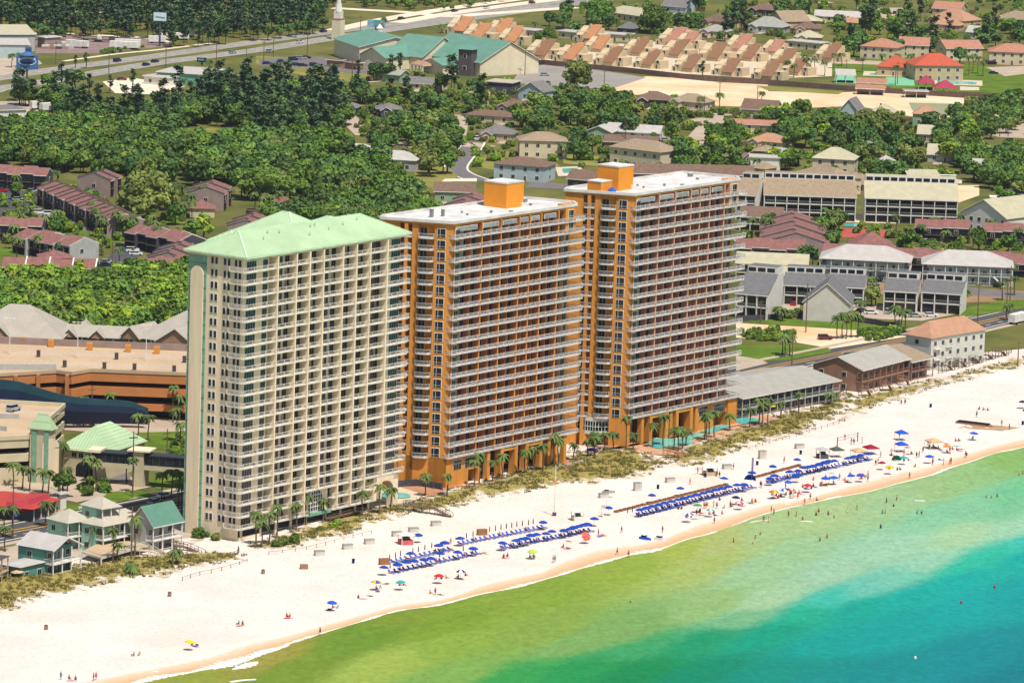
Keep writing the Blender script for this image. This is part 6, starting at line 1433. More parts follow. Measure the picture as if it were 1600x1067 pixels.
# lifeguard-style tall white pole on the sand
T=thing('flag_pole','single tall white pole with box base standing on the open sand','flag pole',G(866,806)); part('pole',MB().tube([(0,0,0),(0,0,13)],[.2,.12],WHITE,6),T); part('base_box',MB().box(-.5,.5,-.5,.5,0,.9,WL['dark']),T); part('beacon',MB().box(-.3,.3,-.3,.3,8.5,9.3,ORANGE),T); landmark('tall white beach pole',G(866,806))
# ---------- cars ----------
def car_proto(k,body,suv=0):
    h=.25*suv; B=MB(); B.box(-2.25,2.25,-.9,.9,.35,.95+h,body)
    g=MB(); sec=[(-1.9,.95+h),(1.1,.95+h),(.55,1.48+h*1.3),(-1.5,1.48+h*1.3)]
    if suv: sec=[(-2.2,.95+h),(1.2,.95+h),(.7,1.5+h*1.3),(-2.05,1.5+h*1.3)]
    for s in (-.82,.82):
        q=[(x,s*(1 if z<1.3 else .9),z) for x,z in sec]; g.poly(q if s<0 else q[::-1],GLASS)
    for i in range(4):
        a=sec[i];b=sec[(i+1)%4]; f=lambda z:(1 if z<1.3 else .9)
        g.poly([(a[0],-.82*f(a[1]),a[1]),(b[0],-.82*f(b[1]),b[1]),(b[0],.82*f(b[1]),b[1]),(a[0],.82*f(a[1]),a[1])],body if i==2 else GLASS)
    return B.mesh('body'),g.mesh('cabin')
wheel_me=MB().tube([(0,-.11,0),(0,.11,0)],.34,BLACK,10).mesh('wheel')
def paint(k,c): return mat('paint_'+k,c,rough=.25,spec=.6,var=.03)
CP={k:[car_proto(k,paint(k,c),s) for s in (0,1)] for k,c in (('white',(220,220,218)),('dark blue',(30,38,66)),('silver',(160,164,168)),('red',(176,30,40)),('black',(24,24,28)),('maroon',(96,36,44)),('pink',(210,60,110)))}
def car(x,y,col,deg,suv=0,z=0,grp='parked and passing cars',desc=None):
    T=thing('car',None,'car',G(x,y,z),R(deg),z); auto(T,desc or (col+(' van' if suv else ' car')),'car',grp); b,c=CP[col][suv]
    part('body',b,T); part('cabin',c,T)
    for wx in (-1.4,1.4):
        for wy in (-.85,.85): part('wheel',wheel_me,T,(wx,wy,.34))
for q in ((183,97,'dark blue',60,1),(228,103,'dark blue',60,0),(242,98,'dark blue',60,0),(363,84,'silver',60,0),(505,51,'dark blue',60,0),(468,68,'white',60,0),(421,82,'silver',60,0),(710,19,'dark blue',60,0),(760,14,'white',60,0),(627,31,'black',55,0),(831,6,'maroon',60,0),(890,6,'black',60,0),(190,126,'maroon',10,0),
 (417,101,'dark blue',20,0),(440,98,'dark blue',20,0),(452,101,'black',20,0),(458,95,'dark blue',30,1),(465,93,'silver',30,0),(472,93,'silver',30,0),(478,92,'black',30,0),(491,104,'dark blue',20,1),(464,103,'dark blue',10,0),(473,104,'black',10,0),
 (851,119,'silver',0,0),(1398,22,'black',80,0),(1050,17,'white',0,0),(746,219,'white',80,1),(572,204,'dark blue',0,0),(580,199,'white',10,0),(1046,208,'white',0,0),(1040,221,'silver',0,0),(1550,101,'black',10,1),(1552,116,'dark blue',0,0),(1316,94,'white',0,0),(1343,96,'red',0,0),
 (37,317,'silver',20,0),(50,301,'silver',20,0),(28,314,'silver',25,0),(62,335,'white',10,1),(78,337,'white',10,1),(3,300,'red',0,0),(207,394,'white',10,1),(212,399,'white',10,0),(190,389,'dark blue',10,1),(198,388,'dark blue',10,0),(164,416,'dark blue',30,0),(166,412,'silver',30,0),(178,432,'white',60,0),
 (1240,477,'red',80,0),(1332,481,'white',60,1),(1345,488,'dark blue',60,0),(1361,491,'white',0,0),(1388,490,'silver',70,1),(1440,485,'dark blue',75,1),(1437,480,'maroon',0,0),(1482,485,'white',80,1),(1454,495,'white',10,0),(1430,496,'silver',5,0),(1437,450,'pink',80,0),(1374,439,'black',80,1),(1365,446,'silver',5,0),(1446,381,'silver',70,1),(1559,448,'black',70,1),(1289,531,'maroon',10,1),(1155,378,'white',20,0),
 (1512,505,'dark blue',58,0),(257,777,'white',58,0),(242,787,'silver',58,0),(12,808,'white',0,1),(1590,366,'dark blue',10,0),(1555,345,'silver',5,0)): car(*q)
car(21,642,'silver',60,1,z=11.42,desc='silver van on the garage roof deck')
T=box_van('long white motor coach driving on the beach road at right',1580,508,9,3.4,R(57),WHITE,'coach')
# boat on trailer at the shed
T=thing('boat','white cabin boat parked beside the long cream boat shed','boat',G(1460,289),0); m=MB(); m.prism([(0,-1.3),(8,-1.3),(10.5,0),(8,1.3),(0,1.3)],.9,2.2,WHITE); part('hull',m,T); part('cabin',MB().box(2,8,-1,1,2.2,3.3,CREAM).box(2.3,7.7,-1.04,-.98,2.4,3.0,GLASS).box(1.6,8.3,-1.2,1.2,3.9,4.0,WHITE),T)
for x in (2,8): part('support',MB().box(x-.2,x+.2,-1.1,1.1,0,.9,WL['dark']),T)
T=thing('house_trailer','long white flat-roofed trailer home by the gravel lot at right','trailer home',G(1548,322),0); part('body',MB().box(0,19,0,5,.4,3,WL['tan']),T); part('roof',MB().box(-.4,19.4,-.4,5.4,3,3.4,WHITE),T)
for x in (3,8,13): winpart(T,x,0,1.1)
# ================= vegetation =================
def fol(k,c1,c2,rnd=.28):
    m=mat(k,c1,rgb2=c2,rough=.75,spec=.12,sc=.45,rnd=rnd); return m
FM=fol('foliage_mid',(112,140,56),(66,94,38)); FB=fol('foliage_bright',(150,172,58),(92,122,40)); FD=fol('foliage_dark',(98,126,62),(56,84,42)); FP=fol('pine_needles',(98,124,80),(58,84,58)); FPALM=fol('palm_frond',(104,120,62),(60,80,40),.2)
FO=fol('foliage_olive',(130,140,68),(84,98,46)); DUN=fol('dune_tuft',(156,144,80),(112,106,56),.3)
def crown_mesh(name,seed,m,lobes=12,n=800,flat=.8,ls=.17,core=True,spread=.62):
    rd=random.Random(seed); mb=MB(); L=[]
    for i in range(lobes):
        a=rd.uniform(0,6.283); h=rd.uniform(-.55,.8); q=math.sqrt(max(.05,1-h*h*.8))*spread*rd.uniform(.55,1.05)
        L.append((q*math.cos(a),q*math.sin(a),h*flat*.8,rd.uniform(.28,.46)))
    L.append((0,0,.1,.6))
    for i in range(n):
        lx,ly,lz,lr=L[rd.randrange(len(L))]
        d=Vector((rd.gauss(0,1),rd.gauss(0,1),rd.gauss(.25,1))).normalized(); p=Vector((lx,ly,lz))+Vector((d.x,d.y,d.z*.85))*lr*rd.uniform(.78,1.12)
        nrm=(d+Vector((rd.gauss(0,.5),rd.gauss(0,.5),rd.gauss(.2,.5)))).normalized(); t=nrm.cross(Vector((rd.gauss(0,1),rd.gauss(0,1),rd.gauss(0,1)))).normalized(); b=nrm.cross(t); s=ls*rd.uniform(.6,1.25)
        mb.poly([p-t*s-b*s*.5,p+t*s*.2-b*s*.8,p+t*s+b*s*.3,p+b*s*.8-t*s*.3],m)
    if core:
        for lx,ly,lz,lr in L:
            k=len(mb.v);r=lr*.82
            for z,q in ((-1,0),(-.5,.85),(.35,.95),(1,0)):
                if q==0: mb.v.append((lx,ly,lz+z*r*.85))
                else: mb.v+=[(lx+q*r*math.cos(j*1.2566+z),ly+q*r*math.sin(j*1.2566+z),lz+z*r*.85) for j in range(5)]
            for j in range(5):
                j2=(j+1)%5
                for f in ((k,k+1+j2,k+1+j),(k+1+j,k+1+j2,k+6+j2,k+6+j),(k+6+j,k+6+j2,k+11)): mb.f.append(f);mb.m.append(mb.mi(m))
    return mb.mesh(name)
CR={}
for i,(k,m) in enumerate((('mid',FM),('bright',FB),('dark',FD),('olive',FO))):
    CR[k]=[crown_mesh('crown',10*i+j,m,lobes=9+3*j,n=620,flat=(.8,.65,1.0)[j]) for j in range(3)]
BIG=[crown_mesh('crown',77+i,m,lobes=30,n=2600,flat=.95,ls=.085,spread=.72) for i,m in enumerate((FO,FM))]
def pine_crown(seed):
    rd=random.Random(seed); mb=MB()
    for i in range(17):
        z=rd.uniform(-.9,1); a=rd.uniform(0,6.28); q=.38*(1.05-abs(z-.1)*.7)*rd.uniform(.3,1.1); c=Vector((q*math.cos(a),q*math.sin(a),z))
        for k in range(26):
            d=Vector((rd.gauss(0,1),rd.gauss(0,1),rd.gauss(0,.6))).normalized()*rd.uniform(.08,.24); p=c+d; t=Vector((rd.gauss(0,1),rd.gauss(0,1),rd.gauss(0,.6))).normalized(); b=t.cross(Vector((0,0,1))).normalized(); s=.1
            mb.poly([p-t*s,p+b*s,p+t*s,p-b*s],FP)
    return mb.mesh('crown')
PINE=[pine_crown(i) for i in range(4)]
trunk_me=MB().tube([(0,0,0),(.04,.02,.5),(0,0,1)],[.045,.035,.02],TRUNK,6).mesh('trunk')
def palm_crown(seed,n=17):
    rd=random.Random(seed); mb=MB()
    for i in range(n):
        a=i*2.399+rd.uniform(-.2,.2); up=rd.uniform(-.35,1.1); L=rd.uniform(.85,1.15); pts=[]
        for k in range(5):
            t=k/4; r=L*t; z=up*t-1.25*t*t*(1.0 if up>.2 else .7); pts.append(Vector((r*math.cos(a),r*math.sin(a),z)))
        sd_=Vector((-math.sin(a),math.cos(a),0))
        for k in range(4):
            w0=(.05,.17,.2,.13,.02)[k];w1=(.05,.17,.2,.13,.02)[k+1]
            for s in (-1,1): 
                mb.poly([pts[k],pts[k+1],pts[k+1]+sd_*s*w1-Vector((0,0,w1*.7)),pts[k]+sd_*s*w0-Vector((0,0,w0*.7))],FPALM)
    return mb.mesh('fronds')
PALM=[palm_crown(i,15+i*2) for i in range(4)]
ptrunk=MB().tube([(0,0,0),(.03,0,.35),(.01,.03,.7),(0,0,1)],[.034,.024,.022,.026],TRUNK,7).mesh('trunk')
RV=random.Random(21)
def tree(px,py,r,kind='mid',hz=None,desc=None,grp='garden trees among the houses',big=None):
    "px,py: centre of the crown in the photograph; r crown radius in metres"
    zc=hz or r*1.15+1.2; p=G(px,py,zc); T=thing('tree',None,'tree',p,RV.uniform(0,6.28)); 
    auto(T,desc or {'mid':'round mid-green tree','bright':'light green bushy tree','dark':'dark green tree','olive':'olive green tree'}[kind],'tree',grp)
    c=part('crown',BIG[big] if big is not None else RV.choice(CR[kind]),T,(0,0,zc)); c.scale=(r,r*RV.uniform(.85,1.1),r*RV.uniform(.8,1.05))
    t=part('trunk',trunk_me,T); t.scale=(zc*1.1+2,zc*1.1+2,zc+.2*r)
    return T
def pine(px,py,h,desc='tall thin pine tree',grp='tall pines'):
    p=G(px,py,h*.7); T=thing('pine_tree',None,'pine tree',p,RV.uniform(0,6.28)); auto(T,desc,'pine tree',grp)
    c=part('crown',RV.choice(PINE),T,(0,0,h*.68)); c.scale=(h*.42,h*.42,h*.33); t=part('trunk',trunk_me,T); t.scale=(h*.8,h*.8,h*.95)
def palm(px,py,h=6,r=2.0,z=0,desc='palm tree',grp='palm trees'):
    "px,py: foot of the trunk"
    p=G(px,py,z); T=thing('palm_tree',None,'palm tree',p,RV.uniform(0,6.28),z); auto(T,desc,'palm tree',grp)
    t=part('trunk',ptrunk,T); t.scale=(7,7,h); c=part('fronds',RV.choice(PALM),T,(0,0,h)); s=r*RV.uniform(.9,1.12); c.scale=(s,s,s)
landmark('big round tree',G(226,345))
tree(226,306,9.5,'olive',hz=9,desc='huge round spreading tree in the townhouse estate, taller than its roofs',big=0)
AUTO.pop()[0]['label']='huge round spreading tree in the townhouse estate, taller than its roofs'
tree(1020,28,7.5,'mid',hz=8,big=1);AUTO.pop()[0]['label']='tall broad oak standing above the orange-roofed stucco townhouses'
tree(901,116,7.2,'olive',hz=6.5,big=0);AUTO.pop()[0]['label']='large round tree at the corner of the empty car park'
tree(852,57,6,'mid',hz=6,big=1);AUTO.pop()[0]['label']='round bright tree behind the flat white-roofed carports'
tree(939,20,8,'dark',hz=7,big=1);AUTO.pop()[0]['label']='broad dark tree clump left of the beige house near the highway'
def blocked(x,y,m=2.0):
    for cx,cy,_,rz,a,b in FOOT:
        dx,dy=x-cx,y-cy;c,s=math.cos(-rz),math.sin(-rz)
        if abs(dx*c-dy*s)<a+m and abs(dx*s+dy*c)<b+m: return True
    return False
NTREE=[0];REST=[]
def grove(poly,n,kinds,r0,r1,z=4.5):
    k=0
    for p in scatter(poly,n*3,RV,z):
        if k>=n: break
        if blocked(*p,1.2): continue
        k+=1; q=PX(p[0],p[1],z); r=RV.uniform(r0,r1); NTREE[0]+=1
        if NTREE[0]>250: REST.append((p[0],p[1],0)); continue
        tree(q[0],q[1],r,RV.choice(kinds),hz=r*1.05+1.0)
GR=[([(545,140),(560,128),(640,150),(720,158),(718,178),(640,172),(630,160),(575,160),(560,172)],17,'mmdd',3.4,5),
([(640,172),(718,168),(716,205),(690,215),(650,228),(630,200),(612,185)],24,'omdm',3.6,5.2),([(662,212),(712,206),(718,232),(706,250),(670,262),(655,245)],17,'mood',3.6,5.2),([(566,196),(625,190),(640,215),(600,228),(570,215)],13,'dmmo',3,4.4),
([(722,138),(752,134),(758,152),(738,168),(720,156)],7,'dm',3.4,4.6),([(690,128),(715,132),(745,138),(740,146)],3,'om',2.6,3.2),
([(805,150),(850,148),(905,142),(935,152),(975,150),(965,170),(975,190),(930,196),(870,192),(820,196),(800,180)],38,'mmodd',3.6,5.4),([(975,158),(1060,175),(1072,205),(1020,205),(960,192)],16,'mdo',3.4,5),
([(1060,215),(1100,232),(1150,240),(1170,262),(1100,268),(1050,255),(1040,240)],20,'bmmd',3.4,5),([(1110,195),(1145,200),(1165,205),(1168,240),(1130,235),(1105,218)],14,'bmm',3.6,5),([(895,205),(925,222),(948,238),(905,242),(892,225)],6,'dm',3.2,4.4),
([(1195,170),(1245,165),(1300,180),(1318,200),(1300,225),(1265,232),(1215,225),(1200,200)],28,'mbmd',3.6,5.4),([(1300,175),(1420,182),(1450,205),(1425,225),(1380,220),(1330,215)],24,'mddo',3.4,5.2),([(1450,180),(1500,182),(1525,205),(1500,235),(1455,235),(1440,200)],20,'mobd',3.6,5.4),([(1340,228),(1440,232),(1440,262),(1400,268),(1330,258)],12,'mdo',3.2,4.6),
([(842,28),(925,8),(960,22),(955,48),(905,48),(870,36)],10,'mdd',3.8,5),([(1060,22),(1095,28),(1080,55),(1060,50)],4,'dm',3.6,5),([(1125,12),(1165,8),(1180,60),(1130,60)],9,'dmd',3.6,5.4),
([(1205,5),(1270,8),(1235,30),(1210,40)],6,'dm',3.6,5),([(1280,35),(1360,25),(1380,45),(1370,62),(1300,60)],12,'ddm',3.6,5.2),([(1395,38),(1450,30),(1500,45),(1480,72),(1400,62)],13,'dmd',3.8,5.6),([(1330,8),(1350,2),(1380,12),(1365,24)],4,'d',4,5.4),([(1540,10),(1560,40),(1605,32),(1610,66),(1560,72),(1520,60),(1530,30)],13,'dmd',4,5.6),([(1400,12),(1440,8),(1440,30),(1415,35)],6,'dm',3.6,5),
([(1190,235),(1260,232),(1240,262),(1195,262)],6,'dmb',3,4.4),([(1345,262),(1420,258),(1412,282),(1360,284)],8,'dmb',3.2,4.6),([(1040,5),(1060,8),(1100,0),(1100,14)],3,'d',3.6,5)]
KD={'m':'mid','b':'bright','d':'dark','o':'olive'}
GR.sort(key=lambda g:-sum(q[1] for q in g[0])/len(g[0]))
for poly,n,ks,a,b in GR: grove(poly,n,[KD[c] for c in ks],a*.92,b*.92)
for x,y,h in ((560,104,9),(613,98,11),(625,92,10),(118,92,6),(135,90,7),(30,92,6),(96,112,11),(105,118,10),(140,126,9),(172,126,8),(207,118,9),(1098,103,8),(1160,25,12)): pine(x,y,h)
# ---- woods: too many to count, instanced over points ----
def protos(nm,meshes,sc=(1,1,1),trunk=None,th=1.0):
    c=D.collections.new(nm); 
    for i,me in enumerate(meshes):
        o=D.objects.new('%s_source_%02d'%(nm,i),me); o.scale=sc; c.objects.link(o)
    return c
def joined(cme,r,zc,thick,sz=1):
    "crown and trunk in one source mesh"
    me=cme.copy(); me.name='wood_tree'; v=[(q.co.x*r,q.co.y*r,q.co.z*r*sz+zc) for q in me.vertices]; mb=MB(); mb.v=v; mb.f=[tuple(p.vertices) for p in me.polygons]; m0=me.materials[0]; mb.mats=[m0]; mb.m=[0]*len(mb.f)
    mb.tube([(0,0,0),(0,0,zc)],[thick,thick*.6],TRUNK,5); D.meshes.remove(me); return mb.mesh('wood_tree')
WOODB=protos('bright_wood',[joined(CR['bright'][j%3],4,4.6,.25) for j in range(3)]+[joined(CR['mid'][j],4,4.8,.25) for j in range(3)]+[joined(CR['olive'][0],3.6,4.2,.25)])
WOODM=protos('green_wood',[joined(CR['mid'][j],4,4.8,.25) for j in range(3)]+[joined(CR['olive'][1],4,4.6,.25)]+[joined(CR['mid'][0],3.6,4.4,.2),joined(CR['dark'][1],4,5,.25),joined(CR['dark'][2],4.2,5.4,.25)])
WOODD=protos('dark_wood',[joined(CR['dark'][j],4.2,5.4,.3) for j in range(3)]+[joined(CR['mid'][1],4.2,5.2,.3)]+[joined(PINE[0],6,10,.25,.8),joined(PINE[2],6,11,.25,.8)])
WOODP=protos('pine_wood',[joined(PINE[j],5.2,8.6,.22,.85) for j in range(4)]+[joined(CR['dark'][0],3.4,4.6,.25)])
TMPREST=1
tufts=[]
for i in range(3):
    rd=random.Random(i); mb=MB()
    for k in range(16):
        a=rd.uniform(0,6.28);r=rd.uniform(.05,.35);h=rd.uniform(.35,.85); x,y=r*math.cos(a),r*math.sin(a); dx,dy=math.cos(a)*.3,math.sin(a)*.3; w=.09
        mb.poly([(x-w,y,0),(x+w,y,0),(x+dx,y+dy,h)],DUN); mb.poly([(x,y-w,0),(x,y+w,0),(x+dx,y+dy,h*.9)],DUN)
    tufts.append(mb.mesh('tuft'))
TUFT=protos('dune_tufts',tufts); BUSH=protos('bushes',[joined(CR['bright'][0],1,.6,.05),joined(CR['olive'][1],1,.6,.05),joined(CR['mid'][2],1,.6,.05)])
def scatter_stuff(name,label,cat,pts,coll,s0,s1,rnd):
    me=D.meshes.new(name); me.from_pydata([(x,y,z) for x,y,z in pts],[],[])
    a=me.attributes.new('scl','FLOAT','POINT'); a.data.foreach_set('value',[rnd.uniform(s0,s1) for _ in pts])
    a=me.attributes.new('turn','FLOAT_VECTOR','POINT'); a.data.foreach_set('vector',[q for _ in pts for q in (0,0,rnd.uniform(0,6.28))])
    a=me.attributes.new('pick','INT','POINT'); a.data.foreach_set('value',[rnd.randrange(len(coll.objects)) for _ in pts])
    o=D.objects.new(name,me); COL.objects.link(o); tag(o,label,cat,None,'stuff')
    g=D.node_groups.new(name,'GeometryNodeTree'); g.interface.new_socket('Geometry',in_out='INPUT',socket_type='NodeSocketGeometry'); g.interface.new_socket('Geometry',in_out='OUTPUT',socket_type='NodeSocketGeometry')
    N=g.nodes; i=N.new('NodeGroupInput');u=N.new('NodeGroupOutput'); ci=N.new('GeometryNodeCollectionInfo'); ci.inputs[0].default_value=coll; ci.inputs[1].default_value=True; ci.inputs[2].default_value=True
    ip=N.new('GeometryNodeInstanceOnPoints'); ip.inputs['Pick Instance'].default_value=True
    def na(n,t):
        q=N.new('GeometryNodeInputNamedAttribute'); q.data_type=t; q.inputs[0].default_value=n; return q.outputs[0]
    l=g.links; l.new(i.outputs[0],ip.inputs['Points']); l.new(ci.outputs[0],ip.inputs['Instance']); l.new(na('pick','INT'),ip.inputs['Instance Index']); l.new(na('turn','FLOAT_VECTOR'),ip.inputs['Rotation']); l.new(na('scl','FLOAT'),ip.inputs['Scale']); l.new(ip.outputs[0],u.inputs[0])
    md=o.modifiers.new('scatter','NODES'); md.node_group=g; return o
RS=random.Random(99)
GAP=[(275,204),(330,198),(395,206),(390,224),(330,224)]
def woods(name,label,poly,n,coll,s0,s1,z=4.0):
    P=[(x,y,0) for x,y in scatter(poly,n,RS,z) if not blocked(x,y,1.0) and not inpoly(PX(x,y),GAP) and not(name=='bright_wood' and nz(x,y,.03,4)<-.38)]
    return scatter_stuff(name,label,'woodland',P,coll,s0,s1,RS)
woods('pine_wood','far pine wood filling the top left beyond the highway',[(-80,-60),(-80,46),(0,34),(58,34),(64,44),(130,44),(240,50),(262,56),(330,54),(400,46),(470,40),(515,30),(512,6),(540,-10),(540,-60)],1250,WOODP,.7,1.1,6)
woods('scrub','low scrub beyond the sand tracks at top centre',[(535,-10),(545,6),(640,10),(700,14),(760,2),(880,-20),(760,-60),(535,-60)],420,WOODM,.35,.7,2)
woods('dark_wood','dark tree belt between highway and the bright woods at left',[(22,132),(60,130),(92,134),(112,150),(160,158),(215,160),(260,150),(330,138),(420,130),(500,132),(540,138),(536,152),(548,166),(525,190),(495,208),(440,214),(400,205),(330,196),(230,194),(170,192),(150,176),(100,165),(90,152),(30,150)],520,WOODD,.5,1.15,6)
woods('bright_wood','bright green woods spreading behind the townhouse estate',[(-60,212),(20,198),(60,190),(120,196),(200,205),(255,212),(370,222),(384,212),(450,216),(500,212),(545,226),(600,258),(640,285),(668,312),(650,330),(560,326),(505,318),(480,300),(440,300),(400,300),(345,284),(290,276),(200,268),(130,258),(60,252),(-60,250)],1050,WOODM,.5,1.3)
woods('middle_wood','tree mass left of the middle tower behind the green roof',[(500,318),(560,322),(650,322),(668,315),(690,325),(640,345),(560,345),(470,340),(430,345),(410,330),(455,326)],170,WOODM,.7,1.05)
woods('front_wood','bright green thicket behind the grey-roofed arcade',[(-60,428),(40,436),(158,438),(180,440),(215,428),(292,412),(330,412),(330,520),(240,520),(150,520),(80,520),(-60,505)],560,WOODB,.6,1.3)
woods('east_wood','dense green woods beyond the pond at the right edge',[(1480,192),(1500,160),(1545,162),(1575,150),(1640,150),(1640,196),(1560,200),(1540,206),(1500,202)],80,WOODM,.7,1.0)
woods('east_wood','dense green woods below the gravel lot at the right edge',[(1500,228),(1560,232),(1640,226),(1640,290),(1580,290),(1530,275),(1500,258)],110,WOODM,.7,1.1)
scatter_stuff('garden_trees','farthest garden trees among the houses along the top of the view','trees',REST,WOODD,.75,1.1,RS)
woods('outer_wood','mixed trees continuing beyond the right edge of the town',[(1650,20),(2150,80),(2150,300),(1900,370),(1650,430)],620,WOODM,.6,1.2)
woods('outer_wood','mixed trees continuing beyond the left edge of the woods',[(-90,100),(-90,400),(-500,420),(-500,60)],500,WOODM,.6,1.2)
P=[(x,y,0) for q,n in (([(545,150),(720,130),(960,140),(1060,160),(1160,180),(1500,180),(1500,290),(1190,290),(1040,270),(900,262),(720,262),(640,240),(560,220)],900),([(900,10),(1600,0),(1600,70),(1300,88),(1100,60),(920,56)],420),([(0,290),(300,300),(300,400),(150,395),(0,380)],160),([(1150,335),(1600,345),(1600,400),(1150,400)],180)) for x,y in scatter(q,n,RS) if not blocked(x,y,.6)]
scatter_stuff('garden_shrubs','low garden shrubs and hedges scattered between the houses','shrubs',P,BUSH,1.0,2.6,RS)
P=[]
for Q,den in zip(DZW,(1200,500,1500,1000,500)):
    xs=[a[0] for a in Q];ys=[a[1] for a in Q];k=0
    for t in range(den*8):
        p=Vector((RS.uniform(min(xs),max(xs)),RS.uniform(min(ys),max(ys))))
        if not inpoly(p,Q): continue
        c=cover(p)
        if nz(p.x,p.y,.22,3)+c*.9+RS.uniform(-.25,.25)<.55: continue
        P.append((p.x,p.y,max(.05,dune_h(p,c))-.03)); k+=1
        if k>den: break
scatter_stuff('dune_tufts','tufts of dry dune grass between buildings and sand','dune grass',P,TUFT,.5,1.25,RS)
P=[(x,y,0) for q,n in (([(1155,522),(1200,518),(1245,524),(1240,532),(1165,534)],46),([(1340,526),(1400,516),(1420,520),(1360,536)],46),([(70,352),(130,354),(135,362),(75,360)],26),([(118,762),(160,758),(185,768),(130,776)],18),([(268,690),(292,680),(292,735),(270,735)],14),([(420,850),(520,826),(560,812),(560,822),(480,848),(430,858)],10),([(288,828),(340,842),(360,856),(300,842)],6),([(1225,488),(1340,496),(1335,506),(1230,498)],22),([(155,82),(230,74),(232,78),(160,86)],22)) for x,y in scatter(q,n,RS)]
scatter_stuff('bushes','low green bushes along drives, lots and dune edges','bushes',P,BUSH,.8,1.9,RS)
# ---- palms ----
PL=[(10,368,6),(18,372,7),(30,352,6),(45,345,5),(72,365,6),(88,352,5),(96,362,5),(22,390,8),(26,405,7),(60,402,7),(88,398,7),(112,398,7),(96,408,6),(72,312,6),(90,322,5),(24,300,6),(34,292,6),(145,352,8),(150,362,8),(158,378,9),(162,384,9),(170,360,8),(182,372,9),(190,374,8),(208,378,9),(236,378,9),(240,388,9),(246,392,8),(160,400,7),(185,425,8),(130,402,7),(272,312,6),(284,320,7),(316,326,8),(298,330,6),(180,298,5),(350,318,6),(360,322,6),(288,344,6),(300,342,6),(398,328,6),(412,330,6),(425,332,6),(436,330,7),(215,330,5),(90,290,5)]
for x,y,h in PL: palm(x,y,h,2.3)
PL2=[(57,752,9),(98,745,9),(105,768,6),(20,760,6),(35,765,6),(46,768,6),(66,770,6),(75,772,6),(138,768,9),(150,768,8),(198,755,7),(207,770,9),(168,720,7),(215,688,7),(232,690,7),(275,690,9),(282,708,8),(252,788,8),(268,790,9),(278,792,9),(284,806,8),(298,826,14),(335,830,6),(130,666,8),(172,665,9),(146,665,6),(12,638,3),(28,634,4),(68,632,3),(44,638,3),(270,660,10),(280,658,7),(400,852,8),(408,858,7),(420,852,8),(432,840,8),(462,832,7),(478,824,8),(504,818,6),(566,812,7),(592,808,8),(610,800,6),(5,838,7),(20,842,8),(72,822,6),(150,862,6),(176,885,9),(184,882,5),(210,872,10),(221,862,7),(274,886,4),(205,902,3),(8,862,6)]
for x,y,h in PL2: palm(x,y,h,2.0)
PL3=[(698,778,6),(664,778,6),(740,768,8),(748,762,9),(770,756,6),(784,752,7),(820,746,7),(834,740,7),(865,736,10),(872,733,8),(896,722,5),(848,742,8),(917,716,5),(929,718,6),(895,690,6),(958,705,5),(977,708,10),(990,706,5),(1020,702,7),(1036,700,9),(1052,705,6),(1060,708,7),(1065,706,6),(1072,700,5),(1100,690,7),(1104,692,8),(1116,688,8),(1108,682,7),(1172,672,6),(1185,668,8),(1190,670,7),(1200,668,8),(1220,656,5),(1248,648,6),(1140,676,5),(1297,636,4),(945,705,5),(930,700,4)]
for x,y,h in PL3: palm(x,y,h,1.9)
PL4=[(1222,555,6),(1234,556,6),(1226,558,6),(1308,530,7),(1316,530,8),(1322,530,8),(1330,528,8),(1340,528,7),(1214,500,4),(1222,502,4),(1398,514,7),(1408,516,6),(1415,514,6),(1212,470,6),(1215,455,7),(1362,472,8),(1356,468,7),(1412,482,6),(1345,495,5),(1508,482,6),(1175,372,7),(1196,372,7),(1202,378,8),(1262,415,6),(1270,418,6),(1432,422,6),(1410,425,6),(1295,360,7),(1300,372,7),(1290,352,6),(1310,366,7),(1285,385,8),(1500,362,6),(1440,378,6),(1460,372,7),(1520,388,7),(1550,375,7),(1566,470,6),(1585,462,6),(1195,325,5),(1240,318,6),(1334,316,6),(1400,362,6),(1478,388,6),(1590,388,7),(1580,440,6),(1575,500,5)]
for x,y,h in PL4: palm(x,y,h,2.3)
PL5=[(874,248,7),(878,250,6),(1303,108,7),(1315,104,6),(1347,114,7),(1378,112,8),(1402,112,8),(1422,112,8),(1399,134,9),(1432,126,7),(1450,124,7),(1470,122,6),(1500,126,7),(1513,118,9),(1520,112,8),(1528,116,8),(1536,120,7),(1255,112,8),(1260,118,8),(1272,118,8),(1288,120,7),(1240,122,6),(1247,98,6),(1230,116,6),(983,70,5),(834,86,5),(1190,162,5),(1124,172,7),(1094,178,7),(835,50,5),(327,112,5),(344,114,5),(600,44,5),(30,105,6),(18,106,6),(690,52,4),(700,52,4),(1090,272,7),(1182,272,6),(855,232,6)]
for x,y,h in PL5: palm(x,y,h,2.2)
